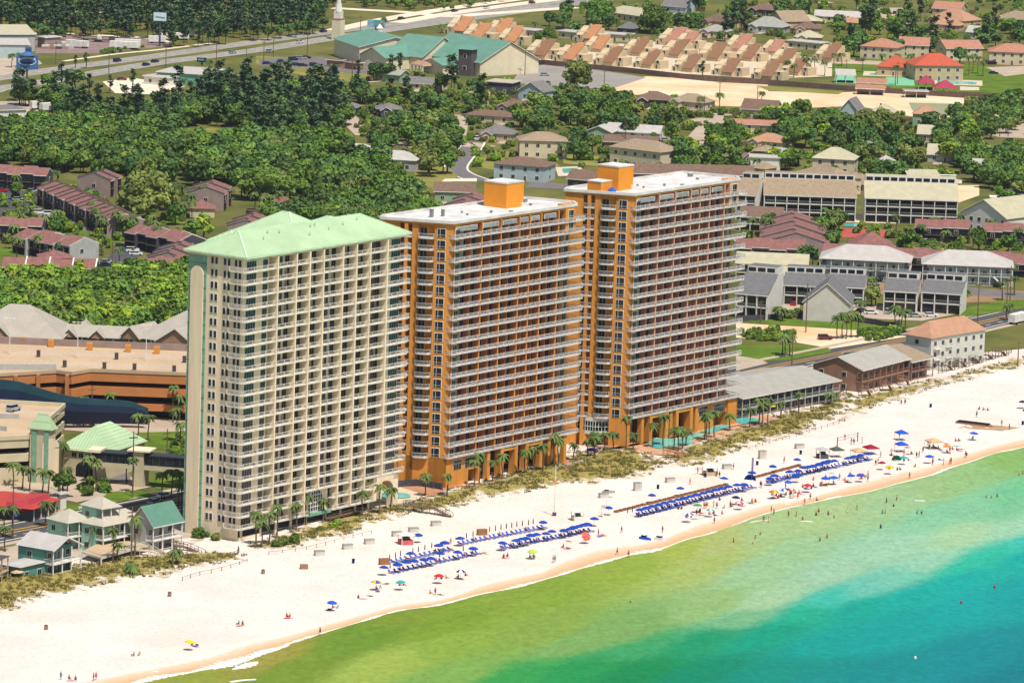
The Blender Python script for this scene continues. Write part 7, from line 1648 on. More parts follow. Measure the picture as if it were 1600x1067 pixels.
for x,y,r,k in ((222,425,3.4,'dark'),(205,412,3,'mid'),(262,305,4.5,'olive'),(275,330,4,'mid'),(300,355,4,'mid'),(318,350,4.2,'bright'),(250,375,3,'olive'),(200,352,3.6,'mid'),(90,348,3,'mid'),(100,750,3.4,'mid'),(25,295,3,'mid'),(1300,372,4,'dark'),(1280,352,4,'mid'),(1205,345,4,'dark'),(1262,395,4,'dark'),(1312,340,4,'olive'),(1200,300,3.6,'dark'),(1305,292,4,'dark'),(1362,458,3.4,'olive'),(1450,390,3.4,'mid'),(1470,392,3.4,'olive'),(1495,388,3.4,'mid'),(1530,372,3.6,'mid'),(1575,378,4,'mid'),(1422,372,3.4,'mid'),(1212,455,2.6,'mid'),(1568,305,4,'mid'),(1550,392,3,'mid'),(1334,70,5,'dark'),(1402,72,4.4,'dark'),(1320,66,4,'mid'),(1455,68,4,'dark'),(1500,84,4,'dark'),(690,125,4.5,'mid'),(655,120,4,'olive'),(585,110,4,'dark'),(605,108,4.4,'dark'),(118,118,5,'dark'),(75,125,4,'mid'),(40,148,4,'mid'),(460,182,4,'dark')):
    tree(x,y,r,k,hz=r+1)
# ================= beach life =================
def paintm(k,c): return mat('cloth_'+k,c,rough=.85,spec=.1,var=.08,sc=2)
CL={k:paintm(k,c) for k,c in (('blue',(28,66,156)),('navy',(26,36,84)),('red',(200,40,44)),('crimson',(150,28,48)),('teal',(40,160,160)),('yellow',(236,196,30)),('lime',(170,196,70)),('tan',(196,166,124)),('moss',(78,90,76)),('white',(226,222,214)),('pink',(220,70,120)),('green',(60,150,80)),('black',(26,26,32)),('orange',(226,120,40)),('purple',(96,60,140)),('royal',(34,84,190)))}
def umb_mesh(cols,r=1.15,h=.5):
    mb=MB(); n=8
    for i in range(n):
        a0=2*math.pi*i/n;a1=2*math.pi*(i+1)/n; m=CL[cols[i%len(cols)]]
        P=lambda a,q,z:(q*math.cos(a),q*math.sin(a),z)
        mb.poly([P(a0,r,0),P(a1,r,0),P(a1,r*.55,h*.62),P(a0,r*.55,h*.62)],m); mb.poly([P(a0,r*.55,h*.62),P(a1,r*.55,h*.62),(0,0,h)],m); mb.poly([P(a0,r,-.12),P(a1,r,-.12),P(a1,r,0),P(a0,r,0)],m)
    return mb.mesh('canopy')
UM={}
pole_u=MB().tube([(0,0,0),(0,0,2.3)],.035,WHITE,6).mesh('pole')
shut=MB().tube([(0,0,0),(0,0,.2),(0,0,1.2),(0,0,1.5)],[.05,.14,.1,.02],CL['navy'],8).mesh('furled_canopy')
def umbrella(x,y,cols=('blue',),label=None,desc=None,grp=None,r=1.15,tilt=0,z=.06):
    T=thing('beach_umbrella',label,'umbrella',G(x,y,2.2),RV.uniform(0,.7),z,grp)
    if desc: auto(T,desc,'umbrella',grp)
    k=tuple(cols)
    if k not in UM: UM[k]=umb_mesh(k)
    c=part('canopy',UM[k],T,(0,0,1.95)); c.scale=(r/1.15*RV.uniform(.95,1.08),)*2+(1,); c.rotation_euler=(tilt+RV.uniform(-.08,.08),RV.uniform(-.08,.08),0); part('pole',pole_u,T); return T
def furled(x,y,label,grp):
    T=thing('furled_umbrella',label,'umbrella',G(x,y,1.2),0,.06,grp); part('furled_canopy',shut,T,(0,0,.9)); part('pole',pole_u,T)
LB_=MB(); LB_.box(-.33,.33,-1.25,.25,.28,.36,CL['royal']); 
for s in (-.3,.3):
    for yy in (-1.15,.15): LB_.box(s-.03,s+.03,yy-.03,yy+.03,0,.28,WOOD)
LB_=LB_.mesh('seat'); LK=MB(); LK.bar((0,.25,.34),(0,.72,.86),.64,CL['royal'],h=.07); LK=LK.mesh('backrest')
SEAW=math.atan2(off.y,off.x)  # direction of the sea
def lounger(p,label,grp,z=.07):
    T=thing('beach_lounger',label,'lounger',p,SEAW+math.pi/2+RV.uniform(-.08,.08),z,grp); part('seat',LB_,T); part('backrest',LK,T)
def rowpts(a,b,n,sag=0):
    A=G(*a,0);B=G(*b,0);return [A.lerp(B,(i+.5)/n)+off*(math.sin(math.pi*(i+.5)/n)*sag+RV.uniform(-.15,.15)) for i in range(n)]
c7=lambda x,y:(560+x/4,790+y/4); c9=lambda x,y:(900+x/4,660+y/4); c2=lambda x,y:(1250+x/4.54,600+y/4.54)
ROWS=[('rear row of the leftmost block',c7(200,362),c7(585,278),13),('front row of the leftmost block',c7(190,428),c7(755,300),20),('rear row of the second block',c7(620,248),c7(1170,140),20),('front row of the second block',c7(885,275),c7(1460,160),22),
('long chair row of the third block',c9(375,590),c9(1110,408),38),('seaward row of the fourth block',c9(1190,385),c2(30,642),16),('right end row of the fourth block',c2(40,640),c2(500,535),18)]
for nm,a,b,n in ROWS:
    for i,p in enumerate(rowpts(a,b,n)): lounger(p,'blue lounger, %s from the left in the %s'%(NTH[i],nm),'blue loungers in rows')
US=[('rear row of the leftmost block',[c7(*q) for q in ((325,293),(502,243),(540,226))]),('front row of the leftmost block',[c7(*q) for q in ((160,380),(245,362),(300,348),(350,340),(410,332),(455,324),(512,293),(620,285),(718,262))]),
('rear row of the second block',[c7(*q) for q in ((635,199),(1155,99))]),('front row of the second block',[c7(*q) for q in ((902,228),(985,213),(1022,204),(1052,199),(1078,180),(1112,175),(1172,170),(1210,156),(1285,150),(1322,141),(1345,131),(1372,126),(1402,118),(1432,111))]),
('unbroken umbrella row of the third block',[c9(400+i*39.5,540-i*10.2) for i in range(15)]),('right end of the third block',[c9(1008,386),c9(1050,384)]),
('fourth block',[c9(*q) for q in ((1212,345),(1242,328),(1335,303),(1378,326),(1388,298),(1422,277))]+[c9(1450,274),c9(1482,268),c9(1520,256),c9(1552,245),c9(1582,238)]+[c2(*q) for q in ((35,588),(88,578),(135,570),(182,555),(245,540),(340,522),(385,510),(430,500),(485,490))])]
for nm,L in US:
    for i,q in enumerate(sorted(L)): umbrella(q[0],q[1],('blue',),'open blue umbrella, %s from the left in the %s'%(NTH[i],nm) if len(L)>1 else 'open blue umbrella in the '+nm,grp='blue beach umbrellas',r=1.2)
for i,q in enumerate(((475,450),(652,407),(925,345),(205,528),(115,597),(1230,270),(1383,228),(1100,309))): umbrella(*c9(*q),('blue',),desc='lone open blue umbrella',grp='blue beach umbrellas')
for i,q in enumerate(((375,178),(1475,76))): umbrella(*c7(*q),('blue',),desc='lone open blue umbrella',grp='blue beach umbrellas')
for nm,L in (('rear row of the leftmost block',((195,332),(232,318),(263,308),(340,292),(375,282),(415,270),(458,258))),('rear row of the second block',((675,196),(716,186),(820,158),(857,152),(891,143),(925,137),(958,131),(990,125),(1025,120),(1063,115),(1092,108))),('front row of the leftmost block',((198,385),(506,315),(655,277)))):
    for i,q in enumerate(L): furled(*c7(*q),'furled dark umbrella, %s from the left in the %s'%(NTH[i],nm),'furled beach umbrellas')
for i,q in enumerate(((323,560),(352,555))): furled(*c9(*q),'furled dark umbrella at the left end of the third block, %s one'%('left','right')[i],'furled beach umbrellas')
# folded chairs stacked in long low brown banks
for lab,a,b,n in (('third block',(240,566),(945,392),26),('fourth block',(1112,350),(1400,272),13)):
    for i,p in enumerate(rowpts(c9(*a),c9(*b),n)):
        m=MB(); m.box(-.75,.75,-.5,.5,0,.45,mat('stack_wood',(150,104,66),sc=2)); m.box(-.7,.7,-.45,.45,.45,.55,mat('stack_wood2',(120,78,52),sc=2)); o=m.ob('chair_stack') if i==0 else D.objects.new('chair_stack',me_)
        if i: COL.objects.link(o)
        me_=o.data; o.location=(p.x,p.y,.05); o.rotation_euler=(0,0,R(56)); tag(o,'low brown stack of folded chairs, %s from the left behind the %s'%(NTH[i],lab),'chair stack','folded chairs stacked behind the umbrellas')
# coloured single umbrellas
for x,y,c,l in ((297,1001,('yellow',),'yellow umbrella alone on the lower left sand'),(519,940,('royal',),'blue umbrella nearest the left waterline'),(626,908,('teal',),'teal umbrella below the leftmost lounger block'),(588,908,('yellow','purple','green','red'),'multicoloured umbrella left of the teal one'),(686,898,('red',),'bright red umbrella below the leftmost block'),(720,891,('navy','white'),'flat navy and white umbrella right of the red one'),(832,860,('lime',),'pale lime umbrella below the second block'),(916,836,('pink','orange'),'pink and orange umbrella lying tilted on the sand'),(1209,767,('red','orange','yellow','purple'),'rainbow umbrella below the fourth block'),(1224,764,('white','royal'),'white and blue umbrella beside the rainbow one'),(1075,803,('white','royal'),'white and blue umbrella below the third block'),(1110,795,('teal','white'),'teal and white umbrella below the third block'),(1290,746,('royal',),'left of two blue umbrellas below the fourth block'),(1303,745,('royal',),'right of two blue umbrellas below the fourth block'),(1522,676,('royal',),'small blue umbrella on the far right sand'),(1156,784,('pink','white'),'pale pink umbrella near the bathers'),(1412,714,('teal',),'teal umbrella beside the green dome tent'),(1390,729,('yellow','orange'),'yellow and orange umbrella near the waterline at right'),(1345,741,('royal','purple'),'blue and purple umbrella among bathers at right'),(1598,627,('navy',),'navy umbrella at the right edge of the sand')):
    umbrella(x,y,c,l,r=1.2,tilt=(.9 if 'tilted' in l else 0))
landmark('yellow umbrella',G(297,1008));landmark('teal umbrella',G(626,915));landmark('bright red umbrella',G(686,910));landmark('lime umbrella',G(832,870));landmark('rainbow umbrella',G(1209,775))
def tent(x,y,w,col,label,h=2.2,lm=None):
    p=G(x,y,h+.5);T=thing('beach_tent',label,'canopy tent',p,R(20),.06); m=MB();k=w/2
    for a,b in (((-k,-k),(k,-k)),((k,-k),(k,k)),((k,k),(-k,k)),((-k,k),(-k,-k))): m.poly([(*a,h),(*b,h),(0,0,h+.8)],CL[col]); m.poly([(*a,h-.25),(*b,h-.25),(*b,h),(*a,h)],CL[col])
    part('canopy',m,T); pm=MB().box(-.04,.04,-.04,.04,0,h,WHITE).mesh('leg')
    for a in (-k+.05,k-.05):
        for b in (-k+.05,k-.05): part('leg',pm,T,(a,b,0))
    if lm: landmark(lm,p)
tent(1409,673,3,'royal','upper of two blue canopy tents on the open sand',lm='two blue canopy tents'); tent(1409,691,3,'royal','lower of two blue canopy tents on the open sand')
tent(1460,686,4,'tan','tan canopy tent at right with people in its shade',lm='tan canopy tent'); tent(1308,699,3.2,'moss','dark moss canopy tent behind the fourth block'); tent(1343,701,3.8,'tan','tan canopy tent between the moss and crimson ones'); tent(1361,696,3.6,'crimson','crimson canopy tent at the right end of the fourth block',1.9)
def dome(x,y,cols,label,r=1.4,rz=0):
    p=G(x,y,.6);T=thing('beach_shelter',label,'pop-up shelter',p,rz,.06);m=MB();n=10
    for i in range(n):
        for j in range(4):
            a0=math.pi*i/n;a1=math.pi*(i+1)/n;b0=math.pi/2*j/4;b1=math.pi/2*(j+1)/4
            P=lambda a,b:(r*math.cos(a)*math.cos(b),r*math.sin(a)*math.cos(b),r*math.sin(b)); m.poly([P(a0,b0),P(a1,b0),P(a1,b1),P(a0,b1)],CL[cols[i%len(cols)]])
    part('shell',m,T); part('groundsheet',MB().box(-r,r,-.8,.1,.0,.04,CL[cols[0]]),T)
dome(1401,716,('green','teal'),'green and teal dome shelter on the right sand'); dome(1172,747,('royal',),'blue half-dome shelter at the tall purple banner',1.6)
m=MB().box(-.25,.25,-.05,.05,.2,5.6,CL['purple']).box(-.06,.0,-.06,.06,0,6,CL['white']); o=m.ob('feather_banner'); tag(o,'tall purple feather banner standing beside the blue half-dome shelter','banner').location=(*G(1175,748),.06); landmark('tall purple banner',G(1175,748))
# kiosks and huts
def kiosk(x,y,label,body,roof,w=3,h=2.4,posts=True,lm=None):
    p=G(x,y);T=thing('beach_kiosk',label,'kiosk',p,R(20),.06); part('counter',MB().box(-w/2,w/2,-w/2,w/2,0,1.1,body),T); m=MB();k=w/2+.4
    for a,b in (((-k,-k),(k,-k)),((k,-k),(k,k)),((k,k),(-k,k)),((-k,k),(-k,-k))): m.poly([(*a,h),(*b,h),(0,0,h+.7)],roof); 
    m.poly([(-k,k,h-.01),(k,k,h-.01),(k,-k,h-.01),(-k,-k,h-.01)],roof); part('roof',m,T)
    for a in (-w/2,w/2):
        for b in (-w/2,w/2): part('post',MB().box(a-.07,a+.07,b-.07,b+.07,0,h,WHITE),T)
    m=MB(); m.box(-w/4,w/4,-w/4,w/4,1.1,1.8,WL['dark']); part('display',m,T)
    if lm: landmark(lm,p)
kiosk(634,850,'pink-walled beach kiosk with white roof behind the leftmost block',mat('kiosk_pink',(206,96,96)),WHITE,lm='pink beach kiosk')
kiosk(902,813,'white-roofed beach stand with dark posters between lounger blocks',WL['white'],WHITE,2.4,lm='white poster stand')
kiosk(1109,743,'small straw-coloured beach bar with white pyramid roof',WL['tan'],WHITE,3,lm='straw beach bar')
kiosk(1285,716,'open white frame kiosk with dark goods behind the fourth block',WL['dark'],WL['grey'],2.6)
def crate(x,y,label,w=2.4,d=1.4,h=1.2,m=mat('box_grey_white',(196,190,178)),rz=20,name='storage_box',cat='storage box',lid=True,grp='white storage boxes along the dune foot'):
    T=thing(name,label,cat,G(x,y),R(rz),.06,grp); part('box',MB().box(-w/2,w/2,-d/2,d/2,0,h,m),T)
    if lid: part('lid',MB().box(-w/2-.06,w/2+.06,-d/2-.06,d/2+.06,h,h+.1,RF['pale']),T)
NB=['first','second','third','fourth','fifth','sixth','seventh','eighth']
for i,(x,y) in enumerate(((499,868),(543,858),(577,850),(620,838),(646,832),(681,822),(943,778),(1047,754),(1136,733),(1249,701))): crate(x,y,'low white storage box at the dune foot, %s from the left'%NTH[i])
for i,(x,y) in enumerate(((996,767),(1191,717))): crate(x,y,'upright white storage cabinet, %s of the two'%('left','right')[i],1.9,1.4,2.2)
for i,(x,y) in enumerate(((600,882),(753,836))): crate(x,y,'tall bundle of folded brown chairs, %s of the two'%('left','right')[i],2.4,1.3,1.5,mat('stack_wood',(0,0,0)),20,'chair_bundle','chair stack',False,'bundles of folded chairs')
crate(475,889,'brown wooden crate with upright posts alone on the wide sand',1.8,1.4,1.1,WL['brown'],10,'wooden_crate','crate',False,None); landmark('brown crate on the sand',G(475,889))
for i,(x,y) in enumerate(((72,984),(265,932),(411,897))):
    T=thing('litter_barrel','brown litter barrel standing alone on the sand, %s from the left'%NTH[i],'litter bin',G(x,y),0,.06,'brown litter barrels'); part('barrel',MB().tube([(0,0,0),(0,0,.5),(0,0,1)],[.42,.48,.42],WL['brown'],10),T); part('lid',MB().cone(0,0,1,.48,1.18,.2,WL['dark'],10),T)
for i,(x,y) in enumerate(((552,880),(1028,764),(1183,727),(1102,746),(1251,710),(1454,637),(1598,664))):
    T=thing('litter_bin','navy litter bin on the sand, %s from the left'%NTH[i],'litter bin',G(x,y),0,.06,'navy litter bins'); part('bin',MB().tube([(0,0,0),(0,0,1)],[.32,.38],CL['navy'],10),T); part('rim',MB().tube([(0,0,1),(0,0,1.08)],[.42,.42],CL['black'],10),T)
# lifeguard chair
T=thing('lifeguard_chair','white lifeguard chair with dark umbrella strut at the left end of the third block','lifeguard chair',G(941,808),R(-30),.06)
for a in (-.8,.8):
    for b in (-.8,.8): part('leg',MB().bar((a,b,0),(a*.6,b*.6,2),.1,WHITE),T)
part('seat',MB().box(-.6,.6,-.5,.5,2,2.1,WHITE),T); part('backrest',MB().box(-.6,.6,.45,.55,2.1,3,WHITE),T); part('flag_pole',MB().bar((.6,.5,2),(.9,.5,4.4),.05,CL['black']),T); landmark('lifeguard chair',G(941,808))
# jet skis
for i,(x,y,c) in enumerate(((1008,843,'royal'),(1032,844,'white'))):
    T=thing('jet_ski',('blue','white and blue')[i]+' jet ski parked on the sand near the waterline','jet ski',G(x,y),R(-40),.06); m=MB(); m.prism([(-1.6,-.5),(.9,-.55),(1.9,0),(.9,.55),(-1.6,.5)],0,.55,CL[c]); part('hull',m,T); part('seat',MB().box(-1.2,.2,-.2,.2,.55,.95,CL['navy']),T); part('handlebar',MB().bar((.4,-.4,1.15),(.4,.4,1.15),.07,CL['black']).bar((.7,0,.55),(.4,0,1.15),.12,CL['royal']),T)
landmark('parked jet skis',G(1020,844))
T=thing('jet_ski','grey jet ski resting on the white box by the dune','jet ski',G(950,770,1.3),R(10),1.36); m=MB(); m.prism([(-1.4,-.5),(.9,-.55),(1.9,0),(.9,.55),(-1.4,.5)],0,.5,RF['pale']); part('hull',m,T); part('seat',MB().box(-1,.2,-.2,.2,.5,.8,CL['black']),T)
# volleyball net
a=G(1308,698);b=G(1340,690);d=b-a;T=thing('volleyball_net','volleyball net with two dark posts on the open sand','volleyball net',a,math.atan2(d.y,d.x),.06); L=d.length
for x in (0,L): part('post',MB().box(x-.1,x+.1,-.1,.1,0,2.6,WL['dark']),T)
m=MB(); 
for z in (1.6,2.4): m.bar((0,0,z),(L,0,z),.06,CL['black'])
for i in range(24): m.bar((L*i/24,0,1.6),(L*i/24,0,2.4),.02,CL['white'])
part('net',m,T); landmark('volleyball net',a)
T=thing('volleyball_net','small goal-like red and white frame beside the straw beach bar','frame',G(1091,742),R(20),.06); part('post',MB().box(-1,-.93,0,.07,0,1.6,WHITE),T);part('post',MB().box(.93,1,0,.07,0,1.6,WHITE),T);part('crossbar',MB().box(-1,1,0,.07,1.6,1.75,CL['red']),T); T.name='sand_frame'
# catamaran-like dark boat hauled out at the right
T=thing('beached_boat','long low brown boat with dark tarp drawn up on the far right sand','boat',G(1520,664),R(-28),.06); m=MB(); m.prism([(-5,-.8),(4,-.9),(6,0),(4,.9),(-5,.8)],0,.6,WL['brown']); part('hull',m,T); part('tarp',MB().prism([(-4.5,-.9),(5,-.9),(5,.9),(-4.5,.9)],.6,.85,CL['black']),T); landmark('brown beached boat',G(1520,664))
m=MB(); m.prism([(-9,-3),(3,-5),(9,1),(2,4),(-6,2)],.0,.03,mat('damp_sand',(176,140,104),sc=.3)); o=m.ob('damp_sand_patch'); tag(o,kind='structure').location=(*G(1545,668),.09)
# ---- people ----
SKIN=mat('skin',(170,112,80),rough=.6,var=.05,sc=3); SKIN2=mat('skin_tanned',(112,72,50),rough=.6,var=.05,sc=3); HAIRM=mat('hair_dark',(44,32,26)); HAIRL=mat('hair_fair',(150,112,64))
def body(pose):
    J={'stand':dict(pel=(0,0,.95),che=(0,.02,1.3),nec=(0,.02,1.48),hea=(0,-.01,1.63),sh=.19,hip=.1,kn=(.11,-.02,.5),an=(.12,.02,.08),to=(.13,-.13,.04),el=(.27,.03,1.12),ha=(.29,-.06,.88)),
       'walk':dict(pel=(0,0,.93),che=(0,-.03,1.28),nec=(0,-.04,1.46),hea=(0,-.08,1.61),sh=.19,hip=.1,kn=(.1,-.22,.52),an=(.1,-.2,.1),to=(.1,-.34,.05),el=(.26,.12,1.1),ha=(.27,.0,.88),kn2=(-.1,.1,.5),an2=(-.1,.4,.14),to2=(-.1,.34,.03),el2=(-.25,-.14,1.1),ha2=(-.24,-.34,1.0)),
       'sit':dict(pel=(0,0,.14),che=(0,.06,.48),nec=(0,.05,.66),hea=(0,.0,.81),sh=.19,hip=.1,kn=(.13,-.36,.42),an=(.12,-.62,.08),to=(.12,-.76,.05),el=(.27,.02,.34),ha=(.2,-.28,.36)),
       'lie':dict(pel=(0,0,.14),che=(0,.36,.16),nec=(0,.54,.17),hea=(0,.7,.18),sh=.19,hip=.1,kn=(.12,-.42,.16),an=(.14,-.84,.1),to=(.15,-.9,.2),el=(.3,.2,.1),ha=(.32,-.06,.1))}[pose]
    V=[];E=[];Rr=[]
    def v(p,r): V.append(p);Rr.append(r);return len(V)-1
    pe=v(J['pel'],.15);ch=v(J['che'],.155);ne=v(J['nec'],.06);he=v(J['hea'],.095);d=(Vector(J['hea'])-Vector(J['nec'])).normalized();ht=v(tuple(Vector(J['hea'])+d*.12),.06)
    E+=[(pe,ch),(ch,ne),(ne,he),(he,ht)]
    C=Vector(J['nec']).lerp(Vector(J['che']),.3)
    for s in (1,-1):
        g=lambda k:(lambda q:(q[0]*(s if (k+'2') not in J else 1),q[1],q[2]))(J[k+'2'] if s<0 and k+'2' in J else J[k]) if not(s<0 and k+'2' in J) else J[k+'2']
        sh=v((J['sh']*s,C.y,C.z),.062);el=v(g('el'),.042);ha=v(g('ha'),.036);hp=v((J['hip']*s,J['pel'][1],J['pel'][2]-.06 if pose!='lie' else J['pel'][2]),.105);kn=v(g('kn'),.062);an=v(g('an'),.045);to=v(g('to'),.04)
        hv=Vector(V[ha])-Vector(V[el]); h2=v(tuple(Vector(V[ha])+hv.normalized()*.13),.024)
        E+=[(ch,sh),(sh,el),(el,ha),(ha,h2),(pe,hp),(hp,kn),(kn,an),(an,to)]
    me=D.meshes.new('body_src'); me.from_pydata(V,E,[]); o=D.objects.new('body_src',me); COL.objects.link(o)
    o.modifiers.new('s','SKIN'); 
    for i,q in enumerate(me.skin_vertices[0].data): q.radius=(Rr[i],Rr[i]*.85 if i not in(3,4) else Rr[i]); q.use_root=(i==0)
    o.modifiers.new('u','SUBSURF').levels=1
    dg=bpy.context.evaluated_depsgraph_get(); ev=o.evaluated_get(dg); out=D.meshes.new_from_object(ev); D.objects.remove(o); out.name='person'
    for p in out.polygons: p.use_smooth=True
    return out,J
PO={}
for k in ('stand','walk','sit','lie'):
    base,J=body(k); A=base.copy();A.materials.clear();A.materials.append(SKIN);B=base.copy();B.materials.clear();B.materials.append(SKIN2)
    hm={}
    for nm,m_ in (('d',HAIRM),('f',HAIRL)):
        q=MB(); hx,hy,hz=J['hea']; q.tube([(hx,hy+.035,hz-.06),(hx,hy+.03,hz+.05),(hx,hy+.015,hz+.13),(hx,hy+.01,hz+.16)],[.09,.115,.09,.02],m_,8); hm[nm]=q.mesh('hair')
    pel=Vector(J['pel']);che=Vector(J['che'])
    def wear(col,top):
        q=MB(); q.tube([tuple(pel+(pel-che)*.28),tuple(pel),tuple(pel.lerp(che,.3))],[.175,.18,.16],CL[col],8)
        for s in (1,-1):
            kn=J['kn2'] if (s<0 and 'kn2' in J) else (J['kn'][0]*s,J['kn'][1],J['kn'][2]); h_=Vector((.1*s,pel.y,pel.z-.05)); q.tube([tuple(h_),tuple(h_.lerp(Vector(kn),.45))],[.12,.1],CL[col],7)
        if top: q.tube([tuple(pel.lerp(che,.45)),tuple(che),tuple(che.lerp(Vector(J['nec']),.5))],[.16,.178,.12],CL[col],8)
        return q.mesh('swimwear')
    PO[k]=dict(b=(A,B),h=hm,w={(c,t):wear(c,t) for c in ('navy','red','pink','black','teal','white','orange','purple') for t in (0,1)})
def person(x,y,pose='stand',col='navy',rz=None,wade=0,where=None,z=.07):
    sk=RV.randrange(2);top=RV.randrange(2)
    p=G(x,y,0); T=D.objects.new('person',PO[pose]['b'][sk]); COL.objects.link(T); T.location=(p.x,p.y,z-wade); T.rotation_euler=(0,0,rz if rz is not None else RV.uniform(0,6.28)); T.scale=(1.05,1.05,1.05)
    w={'stand':'standing','walk':'walking','sit':'sitting','lie':'lying'}[pose]; 
    auto(T,'%s person in %s %s'%('wading' if wade else w,col,'swimwear' if wade else ('beach clothes' if top else 'shorts')),'person','people in the sea' if wade else 'people on the sand')
    part('hair',PO[pose]['h'][RV.choice('df')],T); part('swimwear',PO[pose]['w'][(col,top)],T)
    return T
CC=['navy','navy','black','black','teal','red','purple','black','pink','white','orange']
def towel(x,y,col,desc='beach towel'):
    p=G(x,y); m=MB().box(-.5,.5,-1,1,0,.03,CL[col]).box(-.5,.5,-.8,-.6,.03,.035,CL['white']); o=m.ob('beach_towel'); o.location=(p.x,p.y,.1); o.rotation_euler=(0,0,RV.uniform(0,3.1)); auto(tag(o,None,'towel'),col+' '+desc,'towel','towels on the sand')
# singles and groups, feet pixel positions
for x,y,ps in ((95,1062,'stand'),(108,1061,'sit'),(118,1062,'sit'),(146,1064,'stand'),(150,1063,'stand'),(209,1025,'sit'),(218,1024,'sit'),(300,1008,'sit'),(308,1008,'lie'),(373,976,'sit'),(379,976,'sit'),(448,964,'sit'),(453,964,'sit'),(520,950,'sit'),(528,951,'sit'),(500,992,'walk'),(588,921,'sit'),(594,920,'sit'),(603,913,'lie'),(624,915,'sit'),(630,915,'sit'),(560,935,'sit'),(578,932,'lie'),(672,928,'sit'),(680,930,'walk'),(688,930,'lie'),(682,905,'sit'),(690,905,'sit'),(697,904,'sit'),(716,903,'sit'),(727,900,'sit'),(787,871,'sit'),(793,870,'sit'),(828,871,'sit'),(834,871,'sit'),(864,879,'stand'),(867,879,'stand'),(880,856,'sit'),(888,857,'lie'),(915,845,'sit'),(964,867,'walk'),(982,871,'stand'),(704,852,'stand'),(1035,833,'walk'),(971,833,'walk'),(1078,758,'stand'),(1090,740,'stand'),(1146,734,'stand'),(1120,745,'stand'),(1124,747,'stand'),(1225,724,'stand'),(1100,795,'stand'),(1103,795,'stand'),(1115,793,'walk'),(1120,795,'stand'),(1116,818,'stand'),(1141,793,'stand'),(1188,762,'stand'),(1190,763,'stand'),(1266,781,'stand'),(1257,789,'walk'),(1276,783,'sit'),(1408,634,'stand'),(1414,633,'stand'),(1526,652,'stand'),(1530,640,'sit'),(1536,641,'sit'),(1543,642,'sit'),(1330,695,'stand'),(1334,695,'stand'),(1347,693,'stand'),(1320,688,'walk'),(1356,753,'walk'),(1421,748,'stand'),(1457,727,'stand'),(1458,723,'stand'),(1474,727,'stand'),(1484,726,'walk'),(1486,725,'stand'),(1508,715,'stand'),(1510,716,'stand'),(1442,708,'stand'),(1484,708,'walk'),(1405,685,'stand'),(1450,696,'stand'),(1368,728,'walk'),(1372,726,'walk'),(1376,715,'stand'),(1432,716,'stand'),(1436,715,'stand'),(1577,672,'stand'),(1565,666,'stand'),(1520,686,'sit'),(1493,690,'sit'),(1498,690,'sit'),(1488,703,'sit'),(1495,704,'sit'),(1502,703,'lie'),(1466,702,'sit'),(1418,700,'lie'),(1452,698,'sit'),(1458,699,'sit'),(1390,733,'sit'),(1402,735,'sit'),(1406,735,'sit'),(1398,721,'sit'),(1412,721,'sit'),(1419,720,'sit'),(1342,745,'sit'),(1348,745,'sit'),(1353,747,'sit'),(1320,751,'sit'),(1324,752,'lie'),(1356,746,'walk'),(1290,747,'sit'),(1296,750,'sit'),(1303,749,'sit'),(1284,756,'sit'),(1294,757,'lie'),(1302,756,'sit'),(1282,760,'sit'),(1254,762,'sit'),(1262,763,'sit'),(1268,764,'sit'),(1206,774,'sit'),(1213,775,'sit'),(1220,776,'sit'),(1228,774,'sit'),(1236,772,'sit'),(1216,779,'sit'),(1240,774,'stand'),(1208,778,'lie'),(1180,784,'sit'),(1175,784,'sit'),(1154,790,'sit'),(1160,789,'sit'),(1142,792,'sit'),(1132,795,'sit'),(1108,804,'sit'),(1115,803,'sit'),(1072,809,'sit'),(1080,808,'sit'),(1124,782,'sit'),(1060,796,'sit'),(1065,796,'sit'),(1246,744,'stand'),(1600,643,'sit')):
    person(x,y,ps,RV.choice(CC),wade=0)
for x,y,wd in ((1146,848,.55),(1180,842,.9),(1188,836,1.0),(1176,850,1.3),(1193,815,.3),(1201,817,.35),(1205,801,.1),(1209,805,.2),(1232,807,.3),(1244,808,.4),(1254,814,.75),(1275,806,.7),(1279,802,.4),(1294,806,.5),(1303,809,1.2),(1324,802,.5),(1339,797,.4),(1379,803,.6),(1383,803,.7),(1385,786,.4),(1396,792,.9),(1401,783,.3),(1433,803,.9),(1440,803,.95),(1376,826,.6),(1281,846,.6),(1292,842,.5),(1541,778,1.1),(1549,779,1.2),(1558,777,.8),(1592,743,1.2),(1598,741,1.0),(985,942,1.3)):
    person(x,y,'stand',RV.choice(CC),wade=wd,z=.1)
for nm,a,b,n in ROWS:
    L=rowpts(a,b,n)
    for i in range(0,n,3 if 'rear' in nm else 2):
        p=L[i]; q=PX(p.x,p.y); t=person(q[0],q[1],RV.choice(('sit','lie')),RV.choice(CC),rz=SEAW+math.pi/2,z=.38)
for x,y,c in ((95,1064,'white'),(112,1064,'pink'),(305,1010,'purple'),(375,978,'red'),(450,966,'red'),(515,952,'navy'),(590,924,'purple'),(568,936,'pink'),(885,858,'pink'),(790,872,'red'),(1322,753,'red'),(1298,757,'red'),(1290,759,'orange'),(1214,779,'pink'),(1240,776,'orange'),(1250,745,'teal'),(1300,740,'teal'),(1470,704,'purple'),(1500,705,'red'),(1345,748,'red'),(1180,785,'orange'),(1160,791,'red'),(1085,811,'green'),(720,905,'navy'),(760,866,'lime'),(650,888,'lime'),(756,864,'pink'),(1495,697,'teal'),(1562,673,'teal')): towel(x,y,c)
